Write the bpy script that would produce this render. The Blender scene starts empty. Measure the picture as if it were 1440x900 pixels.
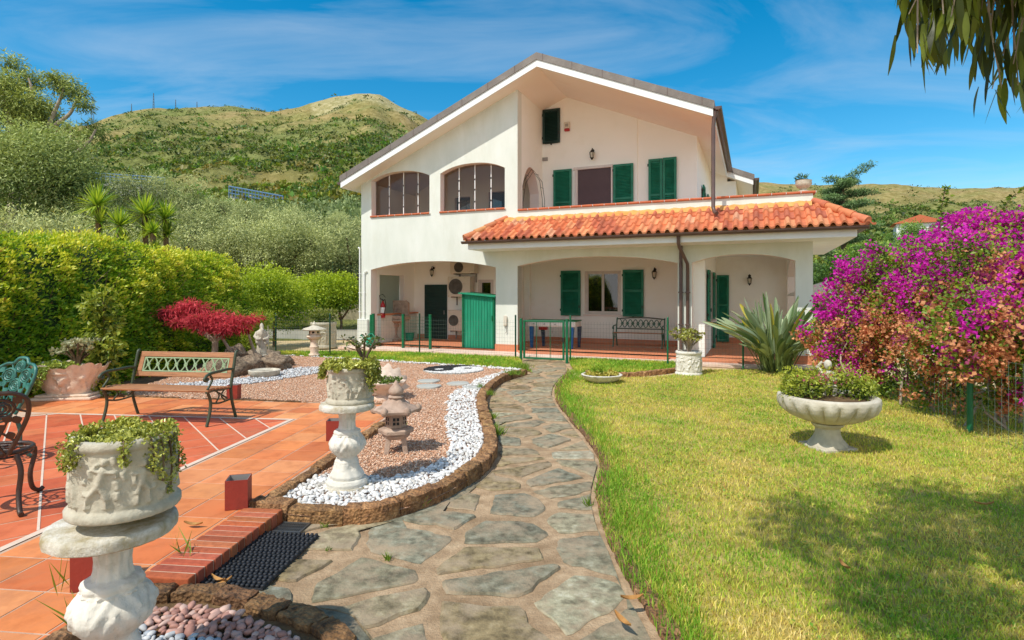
import bpy, math, random
import numpy as np
from mathutils import Vector, Matrix, noise
random.seed(7); RNG = np.random.default_rng(11)
C = bpy.context.scene.collection
PI = math.pi
CAMH, FPX, CX, HY = 1.7, 800.0, 720.0, 412.0

def G(px, py, z=0.0):                       # ground point seen at that place of the photograph
    Y = (CAMH - z) * FPX / (py - HY); return Vector(((px - CX) / FPX * Y, Y, z))
def at(px, py, Y):
    return Vector(((px - CX) / FPX * Y, Y, CAMH + (HY - py) / FPX * Y))
def lin(h):
    h = h.lstrip('#'); o = []
    for i in (0, 2, 4):
        c = int(h[i:i+2], 16) / 255
        o.append(c / 12.92 if c <= .04045 else ((c + .055) / 1.055) ** 2.4)
    return tuple(o)
def rgba(c): return (*(lin(c) if isinstance(c, str) else c), 1)

# ------------------------------------------------------------------ materials
def nodes(name):
    m = bpy.data.materials.new(name); m.use_nodes = True
    nt = m.node_tree; return m, nt, nt.nodes, nt.links, nt.nodes['Principled BSDF']
def N(nt, typ, **kw):
    n = nt.nodes.new(typ)
    for k, v in kw.items():
        if k.startswith('i_'): n.inputs[k[2:].replace('_', ' ')].default_value = v
        else: setattr(n, k, v)
    return n
def ramp(nt, pts):
    r = nt.nodes.new('ShaderNodeValToRGB'); e = r.color_ramp.elements
    while len(e) < len(pts): e.new(.5)
    for q, (p, c) in zip(e, pts): q.position = p; q.color = rgba(c)
    return r
def mix(nt, fac, a, b, mode='MIX'):
    m = nt.nodes.new('ShaderNodeMix'); m.data_type = 'RGBA'; m.blend_type = mode
    for sock, v in ((m.inputs['Factor'], fac), (m.inputs['A'], a), (m.inputs['B'], b)):
        pass
    def put(s, v):
        if hasattr(v, 'links') or hasattr(v, 'is_linked'): nt.links.new(v, s)
        elif isinstance(v, (int, float)): s.default_value = v
        else: s.default_value = rgba(v)
    put(m.inputs[0], fac); put(m.inputs[6], a); put(m.inputs[7], b)
    return m.outputs[2]
def mat(name, cols, scale=3.0, rough=.7, bump=.0, bscale=None, detail=6, spread=(.3, .7), metal=0, attr=False,
        dirt=None, dscale=1.2, dlo=.5, dhi=.75, vor=0, vscale=20, spec=.5, stretch=None, obj=True):
    """layered procedural surface: noise ramp of cols, optional vertex colour, stains and bump"""
    m, nt, nd, lk, bs = nodes(name)
    tc = N(nt, 'ShaderNodeTexCoord'); co = tc.outputs['Object']
    if stretch:
        mp = N(nt, 'ShaderNodeMapping'); mp.inputs['Scale'].default_value = stretch
        lk.new(co, mp.inputs['Vector']); co = mp.outputs['Vector']
    def nz(s, d, r=.6):
        n = N(nt, 'ShaderNodeTexNoise'); n.inputs['Scale'].default_value = s; n.inputs['Detail'].default_value = d
        n.inputs['Roughness'].default_value = r; lk.new(co, n.inputs['Vector']); return n
    n1 = nz(scale, detail)
    if len(cols) == 1: cols = [cols[0], cols[0]]
    k = len(cols) - 1
    rp = ramp(nt, [(spread[0] + (spread[1] - spread[0]) * i / k, c) for i, c in enumerate(cols)])
    lk.new(n1.outputs['Fac'], rp.inputs['Fac']); col = rp.outputs['Color']
    if attr:
        a = N(nt, 'ShaderNodeAttribute', attribute_name='Col')
        col = mix(nt, 1.0, a.outputs['Color'], col, 'MULTIPLY')
    if dirt:
        n2 = nz(dscale, 8, .7); r2 = ramp(nt, [(dlo, (0, 0, 0)), (dhi, (1, 1, 1))])
        lk.new(n2.outputs['Fac'], r2.inputs['Fac']); col = mix(nt, r2.outputs['Color'], col, dirt)
    lk.new(col, bs.inputs['Base Color'])
    bs.inputs['Roughness'].default_value = rough; bs.inputs['Metallic'].default_value = metal
    bs.inputs['Specular IOR Level'].default_value = spec
    if bump or vor:
        n3 = nz(bscale or scale * 4, 8, .65); h = n3.outputs['Fac']
        if vor:
            v = N(nt, 'ShaderNodeTexVoronoi'); v.inputs['Scale'].default_value = vscale; lk.new(co, v.inputs['Vector'])
            mm = N(nt, 'ShaderNodeMath', operation='MULTIPLY_ADD'); lk.new(v.outputs['Distance'], mm.inputs[0])
            mm.inputs[1].default_value = vor; lk.new(h, mm.inputs[2]); h = mm.outputs[0]
        b = N(nt, 'ShaderNodeBump'); b.inputs['Strength'].default_value = min(1, bump); b.inputs['Distance'].default_value = .02
        lk.new(h, b.inputs['Height']); lk.new(b.outputs['Normal'], bs.inputs['Normal'])
    return m
def leafmat(name, rough=.45, trans=.35, tint=(1.25, 1.2, .55), spec=.4):
    m, nt, nd, lk, bs = nodes(name)
    a = N(nt, 'ShaderNodeAttribute', attribute_name='Col')
    lk.new(a.outputs['Color'], bs.inputs['Base Color']); bs.inputs['Roughness'].default_value = rough
    bs.inputs['Specular IOR Level'].default_value = spec
    t = N(nt, 'ShaderNodeBsdfTranslucent'); lk.new(mix(nt, 1.0, a.outputs['Color'], tint, 'MULTIPLY'), t.inputs['Color'])
    ms = N(nt, 'ShaderNodeMixShader'); ms.inputs[0].default_value = trans
    lk.new(bs.outputs[0], ms.inputs[1]); lk.new(t.outputs[0], ms.inputs[2])
    lk.new(ms.outputs[0], nd['Material Output'].inputs['Surface']); return m
def glassmat(name, tint=(.55, .52, .5), refl=.12):
    m, nt, nd, lk, bs = nodes(name); nd.remove(bs)
    t = N(nt, 'ShaderNodeBsdfTransparent'); t.inputs['Color'].default_value = (*tint, 1)
    g = N(nt, 'ShaderNodeBsdfGlossy'); g.inputs['Roughness'].default_value = .02
    f = N(nt, 'ShaderNodeFresnel'); f.inputs['IOR'].default_value = 1.45
    ad = N(nt, 'ShaderNodeMath', operation='ADD'); lk.new(f.outputs[0], ad.inputs[0]); ad.inputs[1].default_value = refl * .3
    ms = N(nt, 'ShaderNodeMixShader'); lk.new(ad.outputs[0], ms.inputs[0])
    lk.new(t.outputs[0], ms.inputs[1]); lk.new(g.outputs[0], ms.inputs[2])
    lk.new(ms.outputs[0], nd['Material Output'].inputs['Surface']); return m

M = {}
M['plaster'] = mat('plaster', ['#d2d5ca', '#dbddd3', '#e3e4dc'], 1.6, .85, .2, 45, dirt='#c9c8b6', dscale=1.1, dlo=.5, dhi=.9, stretch=(1, 1, .35))
M['shadeplaster'] = mat('shade_lift_plaster', ['#f4f3ea', '#f7f6ef', '#f9f8f2'], 1.1, .9, .1, 60, dirt='#e9e6da', dscale=.7, dlo=.56, dhi=.85)  # paler plaster for the shaded walls; fill light put into the colour
M['reveal'] = mat('reveal_pink_bounce', ['#e9dcd4', '#efe4dd'], 1.5, .85, .1, 60)  # pink bounce from the terracotta put into the plaster colour
M['soffit'] = mat('soffit_peach_bounce', ['#f3ebe0', '#f6efe6'], .8, .85, .08, 50, dirt='#e6d6c6', dscale=.9, dlo=.58, dhi=.85)  # slight peach tint stands for light bounced up under the roof
M['white'] = mat('white_paint', ['#e9e9e6', '#f2f2f0'], 2, .55, .03, 40)
M['cover'] = mat('roof_sheet', ['#6b625b', '#766c65', '#7d746c'], 2.5, .5, .06, 12, dirt='#8d857c', dscale=3)
M['brown'] = mat('brown_metal', ['#54403a', '#644c44'], 4, .4, .03, 30)
M['tile'] = mat('roof_clay', ['#dcdcdc', '#ffffff'], 9, .8, .15, 50, attr=True, dirt=(.30, .16, .08), dscale=5, dlo=.62, dhi=.95)
M['mortar'] = mat('yellow_mortar', ['#c98845', '#d89a55', '#dba664'], 6, .9, .3, 40)
M['coping'] = mat('coping_clay', ['#b65c38', '#c96f47'], 8, .7, .1, 40)
M['green'] = mat('shutter_paint', ['#0e6248', '#15755a', '#1c7f62'], 5, .55, .03, 40)
M['greendk'] = mat('dark_green_door', ['#0d2f2b', '#123833'], 3, .5, .03, 40)
M['shed'] = mat('green_sheet', ['#0b7a5a', '#158a67', '#1d9672'], 3, .55, .06, 20, dirt='#3a8a70', dscale=4, dlo=.5, dhi=.9, stretch=(3, 3, .4))
M['post'] = mat('green_post', ['#0a5a38', '#0f6a44'], 4, .4)
M['postdk'] = mat('dark_green_post', ['#123a2a', '#174634'], 4, .45)
M['wire'] = mat('fence_wire', ['#5c6f66', '#6c7f76'], 4, .5, metal=.2)
M['fence_green'] = mat('fence_wire_green', ['#1f5a44', '#2a6a50'], 4, .5)
M['frame'] = mat('window_frame', ['#cfc6c0', '#dcd4ce'], 3, .5)
M['darkroom'] = mat('dark_room', ['#3a3330', '#4a423e'], 2, .9)
M['curtain'] = mat('curtain', ['#3a3231', '#463d3c'], 2, .9, .2, 30, stretch=(9, 9, .3))
M['screen'] = mat('door_screen', ['#54454a', '#5c4c50'], 3, .8)
M['glass'] = glassmat('window_glass', (.78, .73, .68), .0)
M['glassdk'] = glassmat('window_glass_dark', (.3, .28, .28), .3)
M['frost'] = mat('frosted_panel', ['#93a79c', '#9fb2a6'], 1, .3)
M['black'] = mat('black_iron', ['#15150f', '#211f19'], 8, .5)
M['lampglass'] = mat('lamp_glass', ['#b9b4a2', '#cfc9b6'], 8, .15)
M['acwhite'] = mat('ac_paint', ['#cfc5b4', '#dad1c2'], 3, .5, dirt='#b5a892', dscale=3)
M['acgrill'] = mat('ac_grille', ['#5c5750', '#6a645c'], 5, .6)
M['red'] = mat('red_enamel', ['#a30f16', '#b5161c'], 4, .3)
M['hose'] = mat('rubber', ['#101010', '#1a1a1a'], 5, .6)
M['stone'] = mat('cast_stone', ['#b9b09c', '#cbc3b0', '#d6cfbe'], 7, .9, .35, 45, dirt='#8d8470', dscale=5, dlo=.52, dhi=.78)
M['whitestone'] = mat('white_stone', ['#c9c4b6', '#dcd7ca', '#e6e2d7'], 5, .9, .35, 55, dirt='#a0967c', dscale=6, dlo=.5, dhi=.8)
M['pot'] = mat('weathered_pot', ['#a8a08c', '#c2bba7', '#d4cdbb'], 6, .92, .4, 60, dirt='#84795f', dscale=6, dlo=.48, dhi=.78)
M['disc'] = mat('weathered_disc', ['#b7ae97', '#d3cdbe', '#dfdad0'], 6, .92, .5, 60, dirt='#9a8a5e', dscale=8, dlo=.44, dhi=.68)
M['pinkstone'] = mat('pink_stone', ['#d6bca4', '#e3ccb6', '#ead8c4'], 6, .9, .3, 40, dirt='#a88a74', dscale=5)
M['trough'] = mat('peach_stone', ['#d4bca4', '#e4cfb8', '#eedcc8'], 7, .9, .4, 45, dirt='#a88f78', dscale=7, dlo=.5, dhi=.8)
M['lantern'] = mat('lantern_stone', ['#a08776', '#b59b88', '#c3ab97'], 8, .95, .4, 50, dirt='#7e6a5b', dscale=6)
M['urnstone'] = mat('urn_stone', ['#b3aa96', '#c6bda9', '#d2cab8'], 5, .9, .3, 45, dirt='#8c8672', dscale=4)
M['tufa'] = mat('tufa', ['#5a402b', '#8d6744', '#b0855a', '#c49a6c'], 14, 1, .9, 40, vor=1.0, vscale=45, dirt='#3a2d20', dscale=9, dlo=.5, dhi=.75, attr=True)
M['rock'] = mat('pond_rock', ['#5a4c3e', '#8a7762', '#b09c82'], 7, .95, .8, 22, dirt='#463a2f', dscale=6)
M['brick'] = mat('step_brick', ['#d8d0cc', '#ffffff'], 30, .8, .3, 60, attr=True)
M['grout'] = mat('grout', ['#b08a70', '#c7a68c', '#d2b8a2'], 3, .95, .3, 80)
M['ptile'] = mat('patio_tile', ['#e2d6ce', '#faf4f0', '#ffffff'], 6, .6, .06, 40, attr=True, dirt=(.50, .19, .085), dscale=2.2, dlo=.52, dhi=.85, spec=.3)
M['pline'] = mat('patio_line', ['#d8bfa8', '#e3ccb8'], 9, .8)
M['porchtile'] = mat('porch_tile', ['#c67a56', '#d38a64'], 5, .6, .05, 30, dirt='#b87250', dscale=2)
M['apron'] = mat('apron_concrete', ['#d0b2a0', '#dcc3b2', '#e2ccbd'], 3, .9, .15, 40)
M['slab'] = mat('flagstone', ['#857d6c', '#b5ad9a', '#e0d8c4', '#fffaf0'], 13, .88, .6, 34, attr=True, spread=(.3, .72), dirt=(.37, .28, .18), dscale=3.0, dlo=.45, dhi=.62)
M['mortarpath'] = mat('path_mortar', ['#9c8060', '#b89a78', '#ccb08c'], 9, .97, .8, 60, dirt='#8c7152', dscale=2.2, dlo=.46, dhi=.7)
M['soil'] = mat('soil', ['#4a3826', '#6a5236', '#7d6544'], 9, 1, .8, 40)
M['lawnsoil'] = mat('lawn_soil', ['#857a30', '#a8964a', '#b5a35c', '#8a8a34'], 3.5, 1, .8, 60)
M['drive'] = mat('drive_gravel', ['#b39a6e', '#c8b085', '#d4bf97'], 3, 1, .4, 80)
M['gravelbase'] = mat('gravel_base', ['#c39273', '#dfb08e', '#f0cdae'], 60, 1, 1, 90, vor=1.2, vscale=75)
M['gravel'] = mat('gravel_stone', ['#d8d8d8', '#ffffff'], 20, .9, attr=True)
M['pebble'] = mat('pebble_stone', ['#d9d9d9', '#ffffff'], 18, .7, .1, 60, attr=True)
M['wood'] = mat('bench_wood', ['#8a5a3a', '#a87248', '#b57f55'], 6, .55, .2, 30, stretch=(1, 14, 14))
M['iron'] = mat('bench_iron', ['#39432f', '#47523c'], 9, .5, .15, 60)
M['lattice'] = mat('bench_lattice', ['#8fa67e', '#9db38b'], 7, .5, .1, 50)
M['chairbrown'] = mat('brown_iron', ['#3b2b21', '#4d392b'], 12, .42, .2, 60)
M['chairgreen'] = mat('verdigris_iron', ['#23544b', '#357064', '#4f8a7c'], 12, .42, .2, 60)
M['redbox'] = mat('red_box', ['#8d2f22', '#9c392a'], 6, .6, .15, 40, dirt='#6e2a20', dscale=5)
M['zinc'] = mat('zinc', ['#8d8a86', '#9d9a96'], 6, .6)
M['mat'] = mat('rubber_mat', ['#181a1e', '#24262b'], 10, .6, .1, 40)
M['grate'] = mat('grate', ['#5f6160', '#6d6f6e'], 6, .45, metal=.6)
M['bark'] = mat('bark', ['#4a3a2c', '#6c5843', '#85715a'], 8, .95, .7, 20, stretch=(3, 3, .7))
M['barkgrey'] = mat('bark_pale', ['#8b7966', '#a89784', '#bcae9b'], 6, .9, .4, 14, stretch=(3, 3, .6))
M['leaf'] = leafmat('leaf')
M['waxy'] = leafmat('waxy_leaf', .3, .15, spec=.5)
M['olive'] = leafmat('olive_leaf', .55, .2, (1.1, 1.1, .8))
M['petal'] = leafmat('petal', .6, .4, (1.2, .9, 1.1), .2)
M['grass'] = leafmat('grass_blade', .6, .35, (1.2, 1.15, .5), .25)
M['core'] = mat('hedge_core', ['#22360e', '#34501a'], 4, 1)
M['retain'] = mat('retaining_wall', ['#9c9278', '#b0a68a'], 1.5, .9, .2, 30)
M['concrete'] = mat('concrete', ['#a5a59d', '#b9b9b0'], 2, .9, .2, 30)
M['rail'] = mat('blue_rail', ['#4f6f8c', '#5f7f9c'], 3, .5)
M['mast'] = mat('mast', ['#5c6066', '#707479'], 3, .6)
M['blue'] = mat('blue_plastic', ['#155a9c', '#1d68ad'], 3, .4)
M['navy'] = mat('navy_plastic', ['#14264a', '#1a2f58'], 3, .4)
M['fgreen'] = mat('green_field', ['#1c7a4c', '#23895a'], 3, .5)
M['can'] = mat('can_plastic', ['#0f8a6c', '#159a7a'], 3, .4)
M['canvas'] = mat('canvas', ['#dedcd6', '#ebe9e4'], 3, .8)
M['dryleaf'] = mat('dry_leaf', ['#8f5f2c', '#b98a4c', '#c9a266'], 12, .8)

# ------------------------------------------------------------------ objects
def tag(o, label=None, cat=None, group=None, kind=None):
    if label: o['label'] = label
    if cat: o['category'] = cat
    if group: o['group'] = group
    if kind: o['kind'] = kind
    return o
def empty(name, loc=(0, 0, 0), rz=0, label=None, cat=None, group=None):
    o = bpy.data.objects.new(name, None); C.objects.link(o); o.empty_display_size = .1
    o.location = loc; o.rotation_euler = (0, 0, rz); return tag(o, label, cat, group)
def copy_tree(o, parent=None):
    c = o.copy(); C.objects.link(c); c.parent = parent
    for ch in list(o.children): copy_tree(ch, c)
    return c
def link(name, me, m, parent=None):
    o = bpy.data.objects.new(name, me); C.objects.link(o)
    if m: me.materials.append(m)
    if parent: o.parent = parent
    return o
def rotz(a): return Matrix.Rotation(a, 4, 'Z')
def T(x, y=0, z=0): return Matrix.Translation((x, y, z))

class MB:
    def __init__(s): s.v = []; s.f = []; s.c = []; s.col = (1, 1, 1)
    def add(s, vs, fs, mx=None):
        b = len(s.v)
        for p in vs:
            p = Vector(p)
            s.v.append(tuple(mx @ p) if mx else tuple(p)); s.c.append(s.col)
        s.f += [tuple(b + i for i in f) for f in fs]; return s
    def box(s, x0, x1, y0, y1, z0, z1, mx=None):
        return s.add([(x0, y0, z0), (x1, y0, z0), (x1, y1, z0), (x0, y1, z0), (x0, y0, z1), (x1, y0, z1), (x1, y1, z1), (x0, y1, z1)],
                     [(3, 2, 1, 0), (4, 5, 6, 7), (0, 1, 5, 4), (1, 2, 6, 5), (2, 3, 7, 6), (3, 0, 4, 7)], mx)
    def tube(s, pts, r, n=8, cap=True, mx=None, flat=None):
        pts = [Vector(p) for p in pts]; k = len(pts)
        rs = r if isinstance(r, (list, tuple)) else [r] * k
        vs = []; up = None
        for i, p in enumerate(pts):
            d = (pts[min(i + 1, k - 1)] - pts[max(i - 1, 0)])
            d = d.normalized() if d.length > 1e-9 else Vector((0, 0, 1))
            if up is None:
                up = Vector((0, 0, 1)) if abs(d.z) < .9 else Vector((1, 0, 0))
            a = d.cross(up); a = a.normalized() if a.length > 1e-6 else d.orthogonal().normalized()
            b = a.cross(d).normalized(); up = b
            for j in range(n):
                t = 2 * PI * (j + .5) / n
                q = a * math.cos(t) * rs[i] + b * math.sin(t) * rs[i]
                if flat: q = a * math.cos(t) * rs[i] * flat[0] + b * math.sin(t) * rs[i] * flat[1]
                vs.append(p + q)
        fs = [(i * n + j, i * n + (j + 1) % n, (i + 1) * n + (j + 1) % n, (i + 1) * n + j) for i in range(k - 1) for j in range(n)]
        if cap: fs += [tuple(range(n - 1, -1, -1)), tuple((k - 1) * n + j for j in range(n))]
        return s.add(vs, fs, mx)
    def lathe(s, prof, n=32, mx=None, disp=None):
        vs = []; k = len(prof)
        for i, (r, z) in enumerate(prof):
            for j in range(n):
                t = 2 * PI * j / n; q = r + (disp(t, z, r) if disp else 0)
                vs.append((q * math.cos(t), q * math.sin(t), z))
        fs = [(i * n + j, i * n + (j + 1) % n, (i + 1) * n + (j + 1) % n, (i + 1) * n + j) for i in range(k - 1) for j in range(n)]
        fs += [tuple(range(n - 1, -1, -1)), tuple((k - 1) * n + j for j in range(n))]
        return s.add(vs, fs, mx)
    def prism(s, pts, z0, z1, mx=None):
        n = len(pts)
        vs = [(x, y, z0) for x, y in pts] + [(x, y, z1) for x, y in pts]
        fs = [tuple(range(n - 1, -1, -1)), tuple(range(n, 2 * n))] + [(i, (i + 1) % n, n + (i + 1) % n, n + i) for i in range(n)]
        return s.add(vs, fs, mx)
    def ico(s, c, r, n=12, m=8, mx=None, disp=None):
        r = (r, r, r) if isinstance(r, (int, float)) else r
        vs = []; c = Vector(c)
        for i in range(m + 1):
            ph = PI * i / m
            for j in range(n):
                t = 2 * PI * j / n; d = Vector((math.sin(ph) * math.cos(t), math.sin(ph) * math.sin(t), math.cos(ph)))
                k = 1 + (disp(d) if disp else 0)
                vs.append(c + Vector((d.x * r[0], d.y * r[1], d.z * r[2])) * k)
        fs = [(i * n + j, (i + 1) * n + j, (i + 1) * n + (j + 1) % n, i * n + (j + 1) % n) for i in range(m) for j in range(n)]
        return s.add(vs, fs, mx)
    def sheet(s, vs): return s.add(vs, [tuple(range(len(vs)))])
    def build(s, name, m, parent=None, smooth=None, bevel=0, remesh=0):
        me = bpy.data.meshes.new(name); me.from_pydata(s.v, [], s.f); me.validate(clean_customdata=False); me.update()
        if any(c != (1, 1, 1) for c in s.c) and len(me.vertices) == len(s.c):
            a = me.attributes.new('Col', 'FLOAT_COLOR', 'POINT')
            a.data.foreach_set('color', np.array([(*c, 1) for c in s.c], np.float32).ravel())
        elif len(me.vertices):
            a = me.attributes.new('Col', 'FLOAT_COLOR', 'POINT')
            a.data.foreach_set('color', np.ones(len(me.vertices) * 4, np.float32))
        if smooth is not None:
            me.polygons.foreach_set('use_smooth', np.ones(len(me.polygons), bool)); me.set_sharp_from_angle(angle=math.radians(smooth))
        o = link(name, me, m, parent)
        if remesh:
            r = o.modifiers.new('r', 'REMESH'); r.mode = 'VOXEL'; r.voxel_size = remesh; r.use_smooth_shade = True
            sm = o.modifiers.new('s', 'SMOOTH'); sm.iterations = 3; sm.factor = .5
        if bevel:
            b = o.modifiers.new('b', 'BEVEL'); b.width = bevel; b.segments = 2; b.limit_method = 'ANGLE'; b.angle_limit = .6
        return o

def npmesh(name, V, F, cols, m, parent=None, smooth=False):
    """V (n,3), F (k,3|4), per-vertex colours"""
    V = np.asarray(V, np.float32); F = np.asarray(F, np.int32); k, w = F.shape
    me = bpy.data.meshes.new(name); me.vertices.add(len(V)); me.vertices.foreach_set('co', V.ravel())
    me.loops.add(k * w); me.loops.foreach_set('vertex_index', F.ravel())
    me.polygons.add(k); me.polygons.foreach_set('loop_start', np.arange(k, dtype=np.int32) * w)
    if smooth: me.polygons.foreach_set('use_smooth', np.ones(k, bool))
    me.update(calc_edges=True)
    if cols is not None:
        a = me.attributes.new('Col', 'FLOAT_COLOR', 'POINT')
        a.data.foreach_set('color', np.concatenate([np.asarray(cols, np.float32), np.ones((len(V), 1), np.float32)], 1).ravel())
    return link(name, me, m, parent)
def unit(a): return a / np.maximum(np.linalg.norm(a, axis=1, keepdims=True), 1e-9)
def leafmesh(name, P, D, Nn, L, W, col, m, parent=None, fold=.2, wpos=.45):
    n = len(P); D = unit(D); S = unit(np.cross(D, Nn)); U = np.cross(S, D)
    L = np.broadcast_to(np.asarray(L, float), (n,))[:, None]; W = np.broadcast_to(np.asarray(W, float), (n,))[:, None]
    V = np.stack([P, P + D * L * wpos + S * W / 2 + U * W * fold, P + D * L, P + D * L * wpos - S * W / 2 + U * W * fold], 1).reshape(-1, 3)
    b = np.arange(n)[:, None] * 4
    F = np.concatenate([b + [0, 1, 2], b + [0, 2, 3]], 1).reshape(-1, 3)
    return npmesh(name, V, F, np.repeat(np.clip(col, 0, 1), 4, 0), m, parent)
def rndv(n): return unit(RNG.normal(size=(n, 3)))
def lerpc(a, b, t): return np.asarray(a)[None] * (1 - t[:, None]) + np.asarray(b)[None] * t[:, None]
def nfield(P, s, seed=0):                    # cheap smooth noise field for colour patches, 0..1
    r = np.random.default_rng(seed); o = np.zeros(len(P))
    for k in range(7):
        d = r.normal(size=P.shape[1]) * s * (1 + .5 * k); o += np.sin(P @ d + r.uniform(0, 6.3)) / (1 + .35 * k)
    return np.clip(.5 + o * .22, 0, 1)
def inpoly(P, poly):
    x, y = P[:, 0], P[:, 1]; c = np.zeros(len(P), bool); j = len(poly) - 1
    for i in range(len(poly)):
        xi, yi = poly[i][:2]; xj, yj = poly[j][:2]
        c ^= ((yi > y) != (yj > y)) & (x < (xj - xi) * (y - yi) / (yj - yi + 1e-12) + xi); j = i
    return c
def crown(name, clumps, n, L, W, dark, light, m, parent, droop=.0, out=.5, shell=2.2, jit=.35, wiggle=.25):
    """leaves spread through a cloud of clumps (centre, radii, optional brightness)"""
    w = np.array([max(c[1]) ** 2 for c in clumps]); w = w / w.sum()
    idx = RNG.choice(len(clumps), n, p=w)
    cen = np.array([c[0] for c in clumps])[idx]; rad = np.array([c[1] for c in clumps])[idx]
    br = np.array([c[2] if len(c) > 2 else RNG.uniform(0, .5) for c in clumps])[idx]
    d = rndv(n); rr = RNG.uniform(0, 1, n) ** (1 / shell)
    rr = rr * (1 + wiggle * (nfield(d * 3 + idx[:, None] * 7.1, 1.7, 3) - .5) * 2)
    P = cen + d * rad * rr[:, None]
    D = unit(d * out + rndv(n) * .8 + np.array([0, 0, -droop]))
    t = np.clip(br + (rr - .6) * .6 + d[:, 2] * .34 + RNG.normal(0, jit * .5, n), 0, 1)  # self-shading put into leaf colour: paler on top and outside of each clump
    s = RNG.uniform(.65, 1.25, n)
    return leafmesh(name, P, D, rndv(n) + d * .6 + np.array([0, 0, .4]), L * s, W * s, lerpc(dark, light, t), m, parent)

def blobs(name, P, size, col, m, sub, squash=(1, .75, .55), parent=None, jitter=.2, kind=None):
    """many small stones: displaced icospheres in one mesh"""
    import bmesh
    bm = bmesh.new(); bmesh.ops.create_icosphere(bm, subdivisions=sub, radius=1)
    bv = np.array([v.co[:] for v in bm.verts]); bf = np.array([[v.index for v in f.verts] for f in bm.faces]); bm.free()
    n = len(P); k = len(bv)
    ang = RNG.uniform(0, 2 * PI, n); tilt = RNG.normal(0, .35, n)
    sc = size[:, None] * np.array(squash)[None] * RNG.uniform(.75, 1.25, (n, 3))
    d = bv[None] * (1 + jitter * np.sin(bv[None] @ rndv(3).T[:, :1] * 3 + RNG.uniform(0, 6, (n, 1, 1))))
    d = d * (1 + RNG.normal(0, jitter * .35, (n, k, 1))) * sc[:, None]
    ct, st = np.cos(tilt)[:, None], np.sin(tilt)[:, None]
    x, z = d[..., 0] * ct - d[..., 2] * st, d[..., 0] * st + d[..., 2] * ct
    c, s = np.cos(ang)[:, None], np.sin(ang)[:, None]
    V = np.stack([x * c - d[..., 1] * s, x * s + d[..., 1] * c, z], -1) + P[:, None]
    F = (bf[None] + (np.arange(n) * k)[:, None, None]).reshape(-1, 3)
    o = npmesh(name, V.reshape(-1, 3), F, np.repeat(col, k, 0), m, parent, smooth=sub > 1)
    if kind: o['kind'] = kind
    return o
def catmull(pts, n=12):
    pts = [Vector(p) for p in pts]; out = []
    for i in range(len(pts) - 1):
        p0, p1, p2, p3 = pts[max(i - 1, 0)], pts[i], pts[i + 1], pts[min(i + 2, len(pts) - 1)]
        for k in range(n):
            t = k / n
            out.append(.5 * ((2 * p1) + (p2 - p0) * t + (2 * p0 - 5 * p1 + 4 * p2 - p3) * t * t + (3 * p1 - p0 - 3 * p2 + p3) * t ** 3))
    out.append(pts[-1]); return out
def resample(pts, step):
    out = [pts[0]]; acc = 0
    for a, b in zip(pts, pts[1:]):
        L = (b - a).length; pos = 0
        while L > 1e-9 and acc + (L - pos) >= step:
            pos += step - acc; acc = 0; out.append(a.lerp(b, pos / L))
        acc += L - pos
    return out
def clip(poly, a, b, c):                     # keep a*x+b*y<=c
    out = []
    for i in range(len(poly)):
        p, q = poly[i], poly[(i + 1) % len(poly)]
        dp, dq = a * p[0] + b * p[1] - c, a * q[0] + b * q[1] - c
        if dp <= 0: out.append(p)
        if dp * dq < 0:
            t = dp / (dp - dq); out.append((p[0] + (q[0] - p[0]) * t, p[1] + (q[1] - p[1]) * t))
    return out
# ------------------------------------------------------------------ the house (local: x along the front, y back, z up)
HA = math.atan2(-.3905, .9206); HO = Vector((-4.77, 18.0, 0)); HU = Vector((.9206, -.3905, 0)); HV = Vector((.3905, .9206, 0))
def F(px, py, t=0):
    rx = (px - CX) / FPX
    Y = (t + HO.x * HV.x + HO.y * HV.y) / (rx * HV.x + HV.y); X = rx * Y
    return (X - HO.x) * HU.x + (Y - HO.y) * HU.y, CAMH + (HY - py) / FPX * Y
def SF(px, t): return F(px, 412, t)[0]
def HW(s, t, z=0): return HO + HU * s + HV * t + Vector((0, 0, z))
def hthing(name, s, t, z, label, cat, group=None, rz=0): return empty(name, HW(s, t, z), HA + rz, label, cat, group)

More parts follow.
